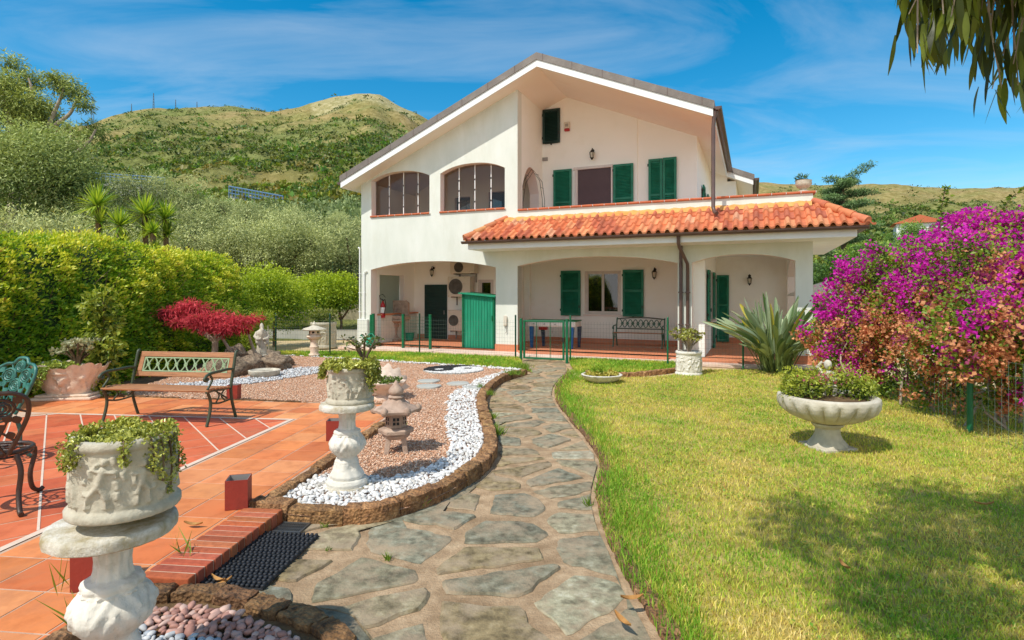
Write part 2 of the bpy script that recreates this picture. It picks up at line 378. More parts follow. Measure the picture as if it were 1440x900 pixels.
house = empty('house', HO, HA, 'white two-storey villa with a wide gable, arched porch and orange tiled porch roof', 'house')
def zs(s): return 5.12 + .4245 * s if s <= 6.13 else 7.722 - .42 * (s - 6.13)
def arch(s0, s1, spring, crown, p=2.0):
    m, h = (s0 + s1) / 2, (s1 - s0) / 2
    return lambda s: spring + (crown - spring) * (1 - min(1, abs((s - m) / h)) ** p)
def flat(z): return lambda s: z
def wall(mb, mr, s0, s1, zb, zt, ops, t0, t1, brk=(), swap=False):
    """wall sheet of real thickness with openings (a, b, sill, top function); reveals go to mr"""
    P = (lambda s, t, z: (t, s, z)) if swap else (lambda s, t, z: (s, t, z))
    xs = {s0, s1, *brk}
    for a, b, z0, fn in ops:
        k = 20; xs |= {a + (b - a) * i / k for i in range(k + 1)}
    xs = sorted(x for x in xs if s0 - 1e-6 <= x <= s1 + 1e-6)
    xs = [x for i, x in enumerate(xs) if i == 0 or x - xs[i - 1] > 1e-5]
    for a, b in zip(xs, xs[1:]):
        m = (a + b) / 2; cur = (zb, zb)
        segs = []
        for o in sorted((o for o in ops if o[0] < m < o[1]), key=lambda o: o[2]):
            segs.append((cur[0], o[2], cur[1], o[2])); cur = (o[3](a), o[3](b))
        segs.append((cur[0], zt(a), cur[1], zt(b)))
        for a0, a1, b0, b1 in segs:
            if a1 - a0 < 1e-5 and b1 - b0 < 1e-5: continue
            for t in (t0, t1): mb.add([P(a, t, a0), P(b, t, b0), P(b, t, b1), P(a, t, a1)], [(0, 1, 2, 3) if (t == t0) != swap else (3, 2, 1, 0)])
        mb.add([P(a, t0, zt(a)), P(b, t0, zt(b)), P(b, t1, zt(b)), P(a, t1, zt(a))], [(0, 1, 2, 3)])
        for o in ops:
            if o[0] < m < o[1]:
                mr = RV.setdefault((s0, t0, swap) + o[:3], MB())
                mr.add([P(a, t0, o[3](a)), P(b, t0, o[3](b)), P(b, t1, o[3](b)), P(a, t1, o[3](a))], [(3, 2, 1, 0)])
                if o[2] > zb + .01: mr.add([P(a, t0, o[2]), P(b, t0, o[2]), P(b, t1, o[2]), P(a, t1, o[2])], [(0, 1, 2, 3)])
    for s in (s0, s1): mb.add([P(s, t0, zb), P(s, t1, zb), P(s, t1, zt(s)), P(s, t0, zt(s))], [(0, 1, 2, 3)])
    for o in ops:
        mr = RV.setdefault((s0, t0, swap) + o[:3], MB())
        for s in (o[0], o[1]):
            mr.add([P(s, t0, o[2]), P(s, t1, o[2]), P(s, t1, o[3](s)), P(s, t0, o[3](s))], [(0, 1, 2, 3)])

mr = None; RV = {}
W1 = (.39, 2.50, 4.06, arch(.39, 2.5, 5.22, 5.43, 2.4)); W2 = (2.87, 4.96, 4.06, arch(2.87, 4.96, 5.24, 5.46, 2.4))
A1 = (.37, 4.68, .1, arch(.37, 4.68, 2.43, 2.65, 2.2)); A2 = (5.34, 9.68, .1, arch(5.34, 9.68, 2.45, 2.665, 2.2)); A3 = (10.02, 12.32, .1, arch(10.02, 12.32, 2.45, 2.63, 2.2))
mb = MB(); wall(mb, mr, 0, 5.35, 0, zs, [A1, W1, W2], 0, .3, [.3])
mb.build('front_wall', M['plaster'], house)
mb = MB(); wall(mb, mr, 5.35, 12.68, 0, flat(3.99), [(*A2[:3], A2[3]), A3], 0, .3)
# A2 starts 1 cm left of this sheet: its jamb belongs to the pillar
mb.build('porch_wall', M['plaster'], house)
# pillar strip 4.68..5.34 is part of the first sheet; wing side wall with its arch
mb = MB(); wall(mb, mr, .3, 2.05, 3.2, flat(zs(5.35)), [(.36, 1.72, 3.3, arch(.36, 1.72, 4.75, 5.42, 2.2))], 5.05, 5.35, swap=True)
mb.build('wing_side_wall', M['shadeplaster'], house)
# upper rear wall of the terrace, right wall, rest of the body
mb = MB()
wall(mb, mr, 5.05, 8.29, 3.2, lambda s: zs(s) + .01, [], 2.05, 2.35, [6.13])
wall(mb, mr, 8.29, 9.96, 3.2, lambda s: zs(s) + .01, [], 2.09, 2.39)
wall(mb, mr, 2.39, 7.2, 3.2, flat(zs(9.96)), [], 9.66, 9.96, swap=True)
wall(mb, mr, 7.2, 12.4, .0, flat(zs(10.9)), [], 10.55, 10.85, swap=True)
wall(mb, mr, 9.96, 10.55, 3.2, lambda s: zs(s), [], 7.2, 7.5)
wall(mb, mr, .3, 12.4, 0, flat(zs(.1)), [(.55, 1.95, 1.0, flat(2.3))], 0.0, .3, swap=True)
wall(mb, mr, .3, 10.55, 0, lambda s: zs(s), [], 12.1, 12.4, [6.13])
wall(mb, mr, .3, 4.4, 0, flat(2.86), [(SF(672, 2.6), SF(694, 2.6), 1.25, flat(2.15))], 2.6, 2.85)       # back of the left porch
wall(mb, mr, 4.4, 10.0, 0, flat(2.86), [(6.44, 7.61, 1.0, flat(2.4))], 3.0, 3.25)
wall(mb, mr, 2.85, 3.0, 0, flat(2.86), [], 4.4, 4.6, swap=True)
wall(mb, mr, .3, 5.0, 0, flat(2.86), [(1.5, 2.2, .98, flat(2.3)), (2.7, 3.5, .1, flat(2.3))], 10.02, 10.3, swap=True)
wall(mb, mr, 10.02, 12.68, 0, flat(2.86), [], 5.0, 5.25)
wall(mb, mr, .3, 5.0, 0, flat(3.99), [(.9, 4.6, .1, arch(.9, 4.6, 2.2, 2.6))], 12.38, 12.68, swap=True)
wall(mb, mr, .3, 5.05, 3.2, lambda s: zs(s), [(.9, 1.5, 3.6, flat(5.0)), (1.9, 2.5, 3.6, flat(5.0)), (3.2, 3.9, 3.3, flat(5.1))], 2.65, 2.85)   # back of the loggia
mb.build('body_wall', M['shadeplaster'], house)
for m_ in RV.values(): m_.build('opening_reveal', M['reveal'], house)
mb = MB(); mb.box(.3, 12.38, .3, 5.0, 2.86, 3.19); mb.box(-.02, .0, 0, 0, 0, 0); mb.build('porch_ceiling', M['white'], house)
# wall plinths
mb = MB(); mb.box(-.1, .30, -.08, .36, 0, .88); mb.build('corner_plinth', M['plaster'], house, bevel=.02)
for a in ((4.66, 5.36, -.015, .32, .02, .25), (9.66, 10.04, -.015, .32, .02, .25), (12.3, 12.7, -.015, .32, .02, .25), (.43, SF(598, 2.6) - .02, 2.585, 2.6, .1, .25), (SF(630, 2.6), 4.4, 2.585, 2.6, .1, .25), (4.6, 10.02, 2.985, 3.0, .1, .26), (10.3, 12.38, 4.985, 5.0, .1, .26)):
    mb = MB(); mb.box(*a); mb.build('skirting', M['porchtile'], house)

# roof
def slab(mb, s0, s1, t0, t1, lo, hi):
    k = [s0, 6.13, s1] if s0 < 6.13 < s1 else [s0, s1]
    poly = [(s, zs(s) + lo) for s in k] + [(s, zs(s) + hi) for s in reversed(k)]; n = len(poly)
    vs = [(s, t0, z) for s, z in poly] + [(s, t1, z) for s, z in poly]
    h = len(k)
    fs = []
    for i in range(h - 1):
        q = [i, i + 1, n - 2 - i, n - 1 - i]
        fs += [tuple(q), tuple(n + j for j in reversed(q))]
    fs += [(i, n + i, n + (i + 1) % n, (i + 1) % n) for i in range(n)]
    mb.add(vs, fs)
mb = MB(); slab(mb, -.33, 10.53, -.5, 12.8, .0, .1); slab(mb, 10.535, 11.4, 6.95, 12.8, .0, .1); mb.build('roof_soffit', M['soffit'], house)
mb = MB(); slab(mb, -.35, 10.55, -.56, -.5, -.012, .17); slab(mb, 10.53, 10.56, -.499, 6.9, -.012, .17); slab(mb, -.36, -.332, -.499, 12.8, -.012, .17)
slab(mb, 10.56, 11.42, 6.9, 6.95, -.012, .17); mb.build('fascia', M['white'], house)
mb = MB(); slab(mb, -.37, 10.58, -.585, 12.85, .172, .36); slab(mb, 10.585, 11.46, 6.87, 12.85, .172, .36); mb.build('roof_covering', M['cover'], house)
for i in range(14):                                     # standing joints of the metal verge
    s = -.1 + i * .8; mb = MB(); mb.box(s, s + .012, -.588, -.55, zs(s) + .175, zs(s) + .365); mb.build('verge_joint', M['brown'], house)
def halfpipe(mb, p0, p1, r=.075):
    p0, p1 = Vector(p0), Vector(p1); d = (p1 - p0).normalized(); a = d.cross(Vector((0, 0, 1))); n = 10
    vs = []
    for p in (p0, p1):
        for rr in (r, r - .008):
            for j in range(n + 1):
                t = PI * j / n; vs.append(p + a * math.cos(t) * rr - Vector((0, 0, 1)) * math.sin(t) * rr)
    m = n + 1; fs = []
    for j in range(n):
        fs += [(j, j + 1, 2 * m + j + 1, 2 * m + j), (m + j, 3 * m + j, 3 * m + j + 1, m + j + 1), (j, m + j, m + j + 1, j + 1), (2 * m + j, 2 * m + j + 1, 3 * m + j + 1, 3 * m + j)]
    mb.add(vs, fs)
    for p in (p0, p1):
        b = len(mb.v); mb.add([p + a * math.cos(PI * j / n) * r * .99 - Vector((0, 0, 1)) * math.sin(PI * j / n) * r * .99 for j in range(m)], [tuple(range(m))])
for nm, p0, p1 in (('gutter', (10.66, -.62, 6.06), (10.66, 6.86, 6.06)), ('gutter', (-.45, -.5, 5.15), (-.45, 12.8, 5.15)), ('gutter', (11.53, 6.8, 5.7), (11.53, 12.8, 5.7)), ('gutter', (4.16, -1.06, 3.09), (13.62, -1.06, 3.09)), ('gutter', (13.55, -1.1, 3.09), (13.55, 5.2, 3.09))):
    mb = MB(); halfpipe(mb, p0, p1, .085 if p0[2] > 5 else .07)
    if p0[2] < 3.2 and p0[1] == p1[1]:
        for i in range(9): mb.box(4.6 + i * 1.07, 4.63 + i * 1.07, -1.14, -1.0, 3.085, 3.097)
    mb.build(nm, M['brown'], house, smooth=40)
mb = MB(); mb.tube([(10.62, -.52, 5.98), (10.57, -.5, 5.85), (10.55, -.5, 5.6), (10.55, -.5, 3.72), (10.58, -.56, 3.6), (10.64, -.68, 3.55)], .045, 10); mb.build('downpipe', M['brown'], house, smooth=40)
s1, s2 = SF(957.5, -.06), SF(967, -.06)
mb = MB(); mb.tube([(s1, -.06, 2.87), (s1, -.06, .06)], .042, 10); mb.build('downpipe', M['brown'], house, smooth=40)
mb = MB(); mb.tube([(s1 + .05, -1.0, 3.05), (s1 + .05, -.98, 2.86), (s1 + .06, -.9, 2.78), (s2, -.12, 2.42), (s2, -.06, 2.3), (s2, -.06, .06)], .042, 10)
for z in (.9, 1.7): mb.box(s1 - .06, s1 + .06, -.11, 0, z, z + .03); mb.box(s2 - .06, s2 + .06, -.11, 0, z, z + .03)
mb.build('downpipe', M['brown'], house, smooth=40)
mb = MB()
for s, z1 in ((-.03, 3.1), (.14, 2.35)):
    mb.tube([(s, -.035, .85), (s, -.035, z1), (s + (.0 if z1 > 3 else .1), -.035, z1 + .04)], .022, 8)
    for z in (1.1, 1.7, 2.3): mb.box(s - .03, s + .03, -.06, 0, z, z + .02)
mb.tube([(-.03, -.035, 3.1), (-.09, -.02, 3.14)], .022, 8); mb.build('wall_conduit', M['white'], house, smooth=40)

# parapet coping and window sills of half-round clay tiles
def coping(name, s0, s1, z, t0, t1, n):
    mb = MB(); w = (s1 - s0) / n
    for i in range(n):
        a = s0 + i * w; mb.box(a + .004, a + w - .004, t0, t1, z, z + .05)
    o = mb.build(name, M['coping'], house, bevel=.015)
    for i in range(n + 1): mb = MB(); mb.box(s0 + i * w - .004, s0 + i * w + .004, t0 + .006, t1 - .02, z + .002, z + .046); mb.build('mortar_joint', M['white'], o)
coping('parapet_coping', 5.36, 12.74, 3.995, -.05, .34, 24)
coping('window_sill', .36, 2.52, 4.065, -.05, .25, 7); coping('window_sill', 2.85, 4.98, 4.065, -.05, .25, 7)
mb = MB(); mb.box(12.39, 12.73, .342, 5.0, 3.995, 4.045); mb.build('parapet_coping', M['coping'], house, bevel=.015)

# loggia glazing
for a, b, fn in ((W1[0], W1[1], W1[3]), (W2[0], W2[1], W2[3])):
    mb = MB(); k = 20; xs = [a + (b - a) * i / k for i in range(k + 1)]
    for x, y in zip(xs, xs[1:]): mb.add([(x, .23, 4.115), (y, .23, 4.115), (y, .23, fn(y)), (x, .23, fn(x))], [(0, 1, 2, 3)])
    g = mb.build('loggia_glazing', M['glass'], house)
    mb = MB()
    for i in (1, 2, 3):
        x = a + (b - a) * i / 4; mb.box(x - .012, x + .012, .2, .225, 4.12, fn(x) - .01)
    mb.build('glazing_bar', M['white'], g)
    mb = MB()
    for i in (1, 2, 3):
        x = a + (b - a) * i / 4
        for z in (4.35, 4.7, 5.0): mb.box(x - .014, x + .014, .196, .2, z, z + .05)
    mb.build('clip', M['black'], g)
    mb = MB(); rr = random.Random(int(a * 10))
    pts = []
    for i in range(41):
        x = a - .2 + (b - a + .4) * i / 40; pts.append((x, .5 + .03 * math.sin(i * 2.1)))
    top = 5.6
    for (x0, y0), (x1, y1) in zip(pts, pts[1:]): pass
mb = MB(); mb.box(.3, 5.05, .3, 2.65, 3.2, 3.28); mb.box(.35, 5.0, 2.6, 2.64, 3.3, 3.3); mb.build('loggia_floor', M['porchtile'], house)
mb = MB(); mb.box(5.36, 12.38, .3, 5.0, 3.192, 3.22); mb.build('terrace_floor', M['porchtile'], house)
for a, b, c, d in ((.9, 1.5, 3.6, 5.0), (1.9, 2.5, 3.6, 5.0), (3.2, 3.9, 3.3, 5.1)):
    mb = MB(); mb.box(a, b, 2.8, 2.82, c, d); f = mb.build('inner_window', M['glassdk'], house)

# windows, shutters, doors
def window(s0, s1, z0, z1, t, leaves=2, fw=.06, room=True, parent=house):
    mb = MB(); o = .035
    mb.box(s0 - o, s0 + fw, t - .02, t + .06, z0, z1 + o); mb.box(s1 - fw, s1 + o, t - .02, t + .06, z0, z1 + o); mb.box(s0 + fw, s1 - fw, t - .02, t + .06, z1 - fw * .6, z1 + o); mb.box(s0 + fw, s1 - fw, t - .02, t + .06, z0, z0 + fw)
    w = (s1 - s0 - 2 * fw) / leaves
    for i in range(leaves):
        a = s0 + fw + i * w; b = a + w
        mb.box(a + .003, a + .04, t + .0, t + .05, z0 + fw, z1 - fw * .6); mb.box(b - .04, b - .003, t, t + .05, z0 + fw, z1 - fw * .6)
        mb.box(a + .04, b - .04, t, t + .05, z1 - .08, z1 - fw * .6); mb.box(a + .04, b - .04, t, t + .05, z0 + fw, z0 + .1)
    f = mb.build('window', M['frame'], parent, bevel=.004)
    mb = MB(); mb.add([(s0 + fw, t + .03, z0 + fw), (s1 - fw, t + .03, z0 + fw), (s1 - fw, t + .03, z1 - fw), (s0 + fw, t + .03, z1 - fw)], [(0, 1, 2, 3)]); mb.build('pane', M['glassdk'], f)
    mb = MB(); n = 24
    for i in range(n):
        a = s0 + (s1 - s0) * i / n; b = s0 + (s1 - s0) * (i + 1) / n
        ya, yb = t + .12 + .02 * math.sin(i * 1.9), t + .12 + .02 * math.sin((i + 1) * 1.9)
        mb.add([(a, ya, z0), (b, yb, z0), (b, yb, z1), (a, ya, z1)], [(0, 1, 2, 3)])
    mb.build('curtain', M['curtain'], f)
    mb = MB(); mb.box(s0 - .06, s1 + .06, t - .1, t + .04, z0 - .05, z0 - .002); mb.build('sill', M['reveal'], f, bevel=.006)
    return f
def shutter(s0, s1, z0, z1, t, mx=None, m='green', parent=house, split=.55, name='shutter'):
    mb = MB(); fr = .07; th = .045; zm = z0 + (z1 - z0) * split
    mb.box(s0, s0 + fr, t - th, t, z0, z1, mx); mb.box(s1 - fr, s1, t - th, t, z0, z1, mx)
    for a, b in ((z0, z0 + fr), (zm - .03, zm + .03), (z1 - fr, z1)): mb.box(s0 + fr, s1 - fr, t - th, t, a, b, mx)
    o = mb.build(name, M[m], parent, bevel=.004)
    mb = MB()
    z = z0 + fr + .005
    while z < z1 - fr - .03:
        if not (zm - .06 < z < zm + .03):
            mb.add([(s0 + fr, t - .038, z), (s1 - fr, t - .038, z), (s1 - fr, t - .012, z + .034), (s0 + fr, t - .012, z + .034), (s0 + fr, t - .03, z - .004), (s1 - fr, t - .03, z - .004), (s1 - fr, t - .004, z + .03), (s0 + fr, t - .004, z + .03)],
                   [(0, 1, 2, 3), (7, 6, 5, 4), (0, 4, 5, 1), (3, 2, 6, 7), (0, 3, 7, 4), (1, 5, 6, 2)], mx)
        z += .043
    mb.box(s0 + fr, s1 - fr, t - .003, t - .001, z0 + fr, z1 - fr, mx)
    mb.build('louvre_panel', M[m], o)
    mb = MB(); mb.box(s1 - .05, s1 - .02, t - th - .02, t - th, z0 + .25, z0 + .34, mx)
    for z in (z0 + .15, z1 - .2): mb.box(s0 - .03, s0 + .0, t - .03, t - .005, z, z + .07, mx)
    mb.box((s0 + s1) / 2 - .015, (s0 + s1) / 2 + .015, t - th - .03, t - .01, z0 - .05, z0 - .004, mx)
    mb.build('hinge', M['black'], o)
    return o
window(6.46, 7.59, 1.02, 2.38, 3.04, fw=.05)
shutter(5.66, 6.32, .97, 2.42, 2.96); shutter(7.68, 8.32, .97, 2.42, 2.96)
t = 2.05
def q(px, py): return F(px, py, t)
zb = 3.25
mb = MB(); a, b = SF(764, t), SF(788, t); z0, z1 = q(775, 202)[1], q(775, 154)[1]
shutter(a, b, z0, z1, 2.03, m='greendk', split=.02, name='attic_shutter')
shutter(SF(779, t), SF(804.5, t), zb, q(790, 239)[1], 2.02); shutter(SF(863, t), SF(891, t), zb, q(877, 231)[1], 2.02)
za = q(830, 238)[1]; a, b = SF(809, t), SF(862, t)
mb = MB(); mb.box(a, a + .09, 1.99, 2.048, zb, za); mb.box(b - .05, b, 1.99, 2.048, zb, za); mb.box(a - .04, b, 1.98, 2.048, za, za + .08)
d = mb.build('terrace_door', M['frame'], house, bevel=.006)
mb = MB(); mb.box(a + .09, b - .05, 2.03, 2.046, zb, za); mb.build('insect_screen', M['screen'], d)
shutter(SF(912, t), SF(931.5, t), zb, q(922, 223.5)[1], 2.06); shutter(SF(932, t), SF(951.5, t), zb, q(940, 221.5)[1], 2.06)
mb = MB(); mb.box(SF(763, t), SF(770.5, t), 2.02, 2.048, q(767, 226.5)[1], q(767, 221.5)[1]); mb.build('vent_cover', M['zinc'], house, bevel=.005)
# shutters on the right-hand side of the upper floor
R90 = lambda s, t0: T(s, t0) @ rotz(PI / 2)
shutter(0, .6, 3.5, 5.0, 0, R90(10.0, 3.5)); shutter(.0, .6, 3.5, 5.0, 0, R90(10.0, 5.3))
mb = MB(); mb.box(9.963, 9.975, 4.15, 5.25, 3.3, 5.0); mb.build('side_window', M['screen'], house)
# doorway and window on the inner wall of the right porch
shutter(0, .6, .95, 2.3, 0, R90(10.33, .8)); shutter(0, .6, .1, 2.3, 0, R90(10.34, 2.75))
shutter(0, SF(1025, 4.9) - SF(1008, 4.9), .12, 2.28, 0, T(SF(1008, 4.9), 4.97))
mb = MB(); mb.box(10.1, 10.14, 1.5, 2.2, .98, 2.3); mb.box(10.1, 10.14, 2.7, 3.5, .1, 2.3); mb.build('porch_door', M['screen'], house)
mb = MB(); mb.box(10.3, 10.48, 1.4, 2.3, .92, .975); mb.build('sill', M['frame'], house, bevel=.006)
# left porch: dark door, frosted panel, little window
a, b = SF(598, 2.6), SF(629, 2.6)
mb = MB(); mb.box(a, b, 2.55, 2.6, .1, 1.99)
for i in range(14):
    z = .2 + i * .125; mb.box(a + .05, b - .05, 2.538, 2.55, z, z + .07)
d = mb.build('cellar_door', M['greendk'], house, bevel=.004)
mb = MB(); mb.tube([(b - .09, 2.53, .95), (b - .09, 2.53, 1.1)], .012, 6); mb.build('handle', M['zinc'], d)
window(SF(673, 2.6), SF(693, 2.6), 1.27, 2.13, 2.64, 1)
mb = MB(); mb.box(.1, .12, .57, 1.93, 1.02, 2.29); mb.build('frosted_panel', M['frost'], house)
mb = MB(); mb.box(.3, .42, .45, 2.6, .1, .98); mb.build('ledge_wall', M['plaster'], house); mb = MB(); mb.box(.3, .47, .42, 2.6, .982, 1.03); mb.build('ledge_cap', M['porchtile'], house, bevel=.006)

# porch roof
EZ, WZ, ET = 3.14, 3.74, -1.0
def proof(mb, lo):
    mb.add([(4.2, ET, EZ - lo), (13.57, ET, EZ - lo), (12.62, 0, WZ - lo), (5.0, 0, WZ - lo), (4.2, -.01, EZ - lo), (13.57, 5.1, EZ - lo), (12.69, 5.1, WZ - lo), (12.69, 0, WZ - lo)],
           [(0, 1, 7, 3), (0, 3, 4), (1, 5, 6, 7)])
pr = MB(); pr.add([(4.22, ET + .02, 3.06), (13.53, ET + .02, 3.06), (13.53, 5.1, 3.06), (12.684, 5.1, 3.06), (12.684, -.004, 3.06), (4.22, -.004, 3.06)], [(0, 1, 4, 5), (1, 2, 3, 4)])
proof(pr, .03); proot = pr.build('porch_roof', M['mortar'], house)
mb = MB(); mb.box(4.27, 13.42, -.93, -.004, 2.88, 3.05); mb.box(12.684, 13.42, -.003, 5.1, 2.88, 3.05); mb.build('eave_soffit', M['white'], proot, bevel=.008)
rr = random.Random(3); tint = [lin(x) for x in ('#d97e52', '#d4754b', '#dd8a5c', '#d27a52', '#e09668', '#d6825a', '#c2694a', '#dda07c', '#b8664a')]
mb = MB(); pitch = .212; ncourse = 3; slope = (WZ - EZ) / 1.0
def tilecol(mb, x0, P, tmax, courses):
    """one column of S tiles; P(u, d, h) -> point: u across, d up the slope 0..1, h lift"""
    prof = [(0, .0), (.06, .0), (.12, .035), (.22, .062), (.34, .074), (.46, .062), (.56, .035), (.62, .004), (.8, -.008), (1.0, .0)]
    for k in range(courses):
        rr_k = rr.uniform(.88, 1.1); mb.col = tuple(c * rr_k for c in rr.choice(tint))
        vs = []; d0, d1 = k / courses - .02, (k + 1) / courses
        lift = .05; n = len(prof)
        for row, (d, h) in enumerate(((d0 + .01, .0), (d0, lift), (d1, .006))):
            for u, z in prof:
                x = x0 + u * pitch; dd = min(d, tmax(x)); vs.append(P(x, dd, z + h + (0 if row else -.0)))
        fs = [(r * n + j, r * n + j + 1, (r + 1) * n + j + 1, (r + 1) * n + j) for r in range(2) for j in range(n - 1)]
        if all(tmax(x0 + u * pitch) < d0 + .02 for u, _ in prof): continue
        mb.add(vs, fs)
x = 4.2
while x < 13.55:
    tilecol(mb, x, lambda u, d, h: (u, ET - .06 + d * 1.06, EZ + (d * 1.06 - .06) * slope + h + .01), lambda s: max(0, min(1, (s - 4.2) / .8, (13.57 - s) / .88)), ncourse)
    x += pitch
y = -1.0
while y < 5.0:
    tilecol(mb, y, lambda u, d, h: (13.63 - d * .94, u, EZ + (d * 1.06 - .06) * slope + h + .01), lambda s: max(0, min(1, (s + 1.05) / 1.0)), ncourse); y += pitch
mb.build('roof_tiles', M['tile'], proot, smooth=50)
mb = MB()
def ridge(mb, p0, p1, n, r=.085):
    p0, p1 = Vector(p0), Vector(p1)
    for i in range(n):
        mb.col = tuple(c * rr.uniform(.8, 1.0) for c in rr.choice(tint[:7]))
        a = p0.lerp(p1, i / n); b = p0.lerp(p1, (i + 1.12) / n); mb.tube([a, a.lerp(b, .03), b], [r * 1.12, r * 1.18, r * .9], 12)
ridge(mb, (4.2, ET, EZ + .05), (5.0, 0, WZ + .06), 4); mb.build('hip_tiles', M['tile'], proot, smooth=50); mb = MB(); ridge(mb, (13.6, ET - .03, EZ + .05), (12.72, -.0, WZ + .06), 4)
mb.build('hip_tiles', M['tile'], proot, smooth=50)
mb = MB(); k = 60
for i in range(k):
    a = 5.0 + 7.65 * i / k; b = 5.0 + 7.65 * (i + 1) / k
    za, zb_ = (WZ + .055 + .015 * math.sin(i * 2.3), WZ + .055 + .015 * math.sin((i + 1) * 2.3))
    mb.add([(a, -.16, WZ - .05), (b, -.16, WZ - .05), (b, -.1, WZ + .045), (a, -.1, WZ + .045), (b, -.003, zb_ + .03), (a, -.003, za + .03)], [(0, 1, 2, 3), (3, 2, 4, 5)])
mb.build('mortar_fillet', M['mortar'], proot)
# porch floor
mb = MB(); mb.box(.31, 12.38, -.02, 5.0, .03, .1); mb.box(.38, 4.67, -.02, 0, .03, .1); fl = mb.build('porch_floor', M['porchtile'], house)
mb = MB(); mb.box(-.3, 13.2, -.75, -.022, -.02, .055); mb.build('porch_apron', M['apron'], house, bevel=.01)
mb = MB(); mb.box(5.5, 9.5, -.32, -.023, .056, .098); mb.box(10.1, 12.2, -.42, -.023, .056, .12); mb.build('porch_step', M['porchtile'], house, bevel=.01)

# ------------------------------------------------------------------ things on and around the house
def lamp(s, t, z, label):
    o = hthing('wall_lantern', s, t, z, label, 'wall lamp', 'iron lanterns on the house walls')
    mb = MB(); mb.lathe([(.045, 0), (.045, .012), (.02, .02)], 12, Matrix.Rotation(PI / 2, 4, 'X') @ T(0, 0, 0)); mb.tube([(0, 0, .0), (0, -.06, .05), (0, -.12, .05), (0, -.14, .0)], .01, 6)
    mb.build('bracket', M['black'], o, smooth=40)
    mb = MB(); mb.lathe([(.012, -.0), (.03, -.02), (.075, -.075), (.08, -.085)], 6, T(0, -.14)); mb.lathe([(.05, -.255), (.055, -.24), (.02, -.29), (.008, -.31)], 6, T(0, -.14))
    for k in range(6):
        a = k * PI / 3; mb.tube([(math.cos(a) * .072, -.14 + math.sin(a) * .072, -.085), (math.cos(a) * .05, -.14 + math.sin(a) * .05, -.245)], .006, 4)
    mb.build('lamp_cage', M['black'], o)
    mb = MB(); mb.lathe([(.044, -.24), (.066, -.088)], 6, T(0, -.14)); mb.build('lamp_glass', M['lampglass'], o)
lamp(*(lambda p: (p[0], 3.0, p[1]))(F(921, 379, 3.0)), 'black iron wall lantern right of the ground floor window with green shutters')
lamp(*(lambda p: (p[0], 5.0, p[1]))(F(1054, 388, 5.0)), 'small black wall lantern on the back wall of the right porch')
lamp(*(lambda p: (p[0], 2.6, p[1]))(F(610, 377, 2.6)), 'dark iron wall lantern above the dark cellar door of the left porch')
lamp(*(lambda p: (p[0], 2.05, p[1]))(F(834, 212, 2.05)), 'black wall lantern on the upper storey above the terrace door')
p = F(798, 185, 2.05); al = hthing('alarm_siren', p[0], 2.05, p[1], 'small white and red alarm box high on the gable wall', 'alarm')
mb = MB(); mb.box(-.09, .09, -.09, 0, .08, .28); mb.build('casing', M['acwhite'], al, bevel=.02)
mb = MB(); mb.box(-.085, .085, -.092, 0, 0, .078); mb.build('lens', M['red'], al, bevel=.02)
mb = MB()
for i in range(4): mb.box(-.05, .05, -.094, -.09, .2 - i * .022, .21 - i * .022)
mb.build('grille', M['acgrill'], al)
M['acdark'] = mat('fan_blades', ['#3a3631', '#7a736a'], 6, .6)
def ac(px0, px1, py0, py1, label):
    t = 2.15; s0, s1 = SF(px0, t), SF(px1, t); z1 = F(px0, py0, t)[1]; z0 = F(px0, py1, t)[1]
    o = hthing('air_conditioner', (s0 + s1) / 2, t, z0, label, 'air conditioner', 'air conditioner units stacked by the green shed'); w, h = (s1 - s0) / 2, z1 - z0
    mb = MB(); mb.box(-w, w, 0, .3, 0, h); mb.build('casing', M['acwhite'], o, bevel=.012)
    cx, cz, r = -w * .28, h * .5, min(h * .42, w * .6)
    mb = MB()
    for k in range(1, 6): mb.tube([(cx + math.cos(a * PI / 14) * r * k / 5, -.015, cz + math.sin(a * PI / 14) * r * k / 5) for a in range(29)], .006, 4, False)
    for k in range(10): mb.tube([(cx, -.018, cz), (cx + math.cos(k * PI / 5) * r, -.018, cz + math.sin(k * PI / 5) * r)], .005, 4)
    mb.build('fan_guard', M['acgrill'], o)
    mb = MB(); mb.tube([(cx, -.001, cz), (cx, -.004, cz)], r * 1.02, 28); mb.build('fan_opening', M['acdark'], o)
    for x in (-w * .7, w * .7): mb = MB(); mb.box(x - .02, x + .02, .02, .45, -.04, -.001); mb.box(x - .02, x + .02, .4, .45, -.3, -.041); mb.build('bracket', M['zinc'], o)
ac(633, 667, 368, 384.5, 'topmost air conditioner unit under the porch arch above two others')
ac(629.5, 661, 389, 417, 'middle air conditioner unit of the stack, largest, with fan grille')
ac(630, 652, 436, 465, 'lowest air conditioner unit, beside the green shed near the floor')
# shed
s0, s1 = SF(650, .15), SF(697, .15); sh = hthing('shed', s0, .15, .1, 'bright green corrugated metal tool shed with sloping roof under the porch arch', 'shed')
w = s1 - s0; h0, h1 = F(650, 413, .15)[1] - .1, F(694, 418, .15)[1] - .1
mb = MB(); n = 60
for i in range(n):
    a, b = w * i / n, w * (i + 1) / n; ya, yb = (0 if i % 5 else -.02), (0 if (i + 1) % 5 else -.02)
    mb.add([(a, ya, 0), (b, yb, 0), (b, yb, h0 + (h1 - h0) * b / w), (a, ya, h0 + (h1 - h0) * a / w)], [(0, 1, 2, 3)])
mb.add([(0, 0, 0), (0, .9, 0), (0, .9, h0), (0, 0, h0)], [(0, 1, 2, 3)]); mb.add([(w, 0, 0), (w, .9, 0), (w, .9, h1), (w, 0, h1)], [(3, 2, 1, 0)]); mb.add([(0, .9, 0), (w, .9, 0), (w, .9, h1), (0, .9, h0)], [(3, 2, 1, 0)])
mb.build('corrugated_wall', M['shed'], sh)
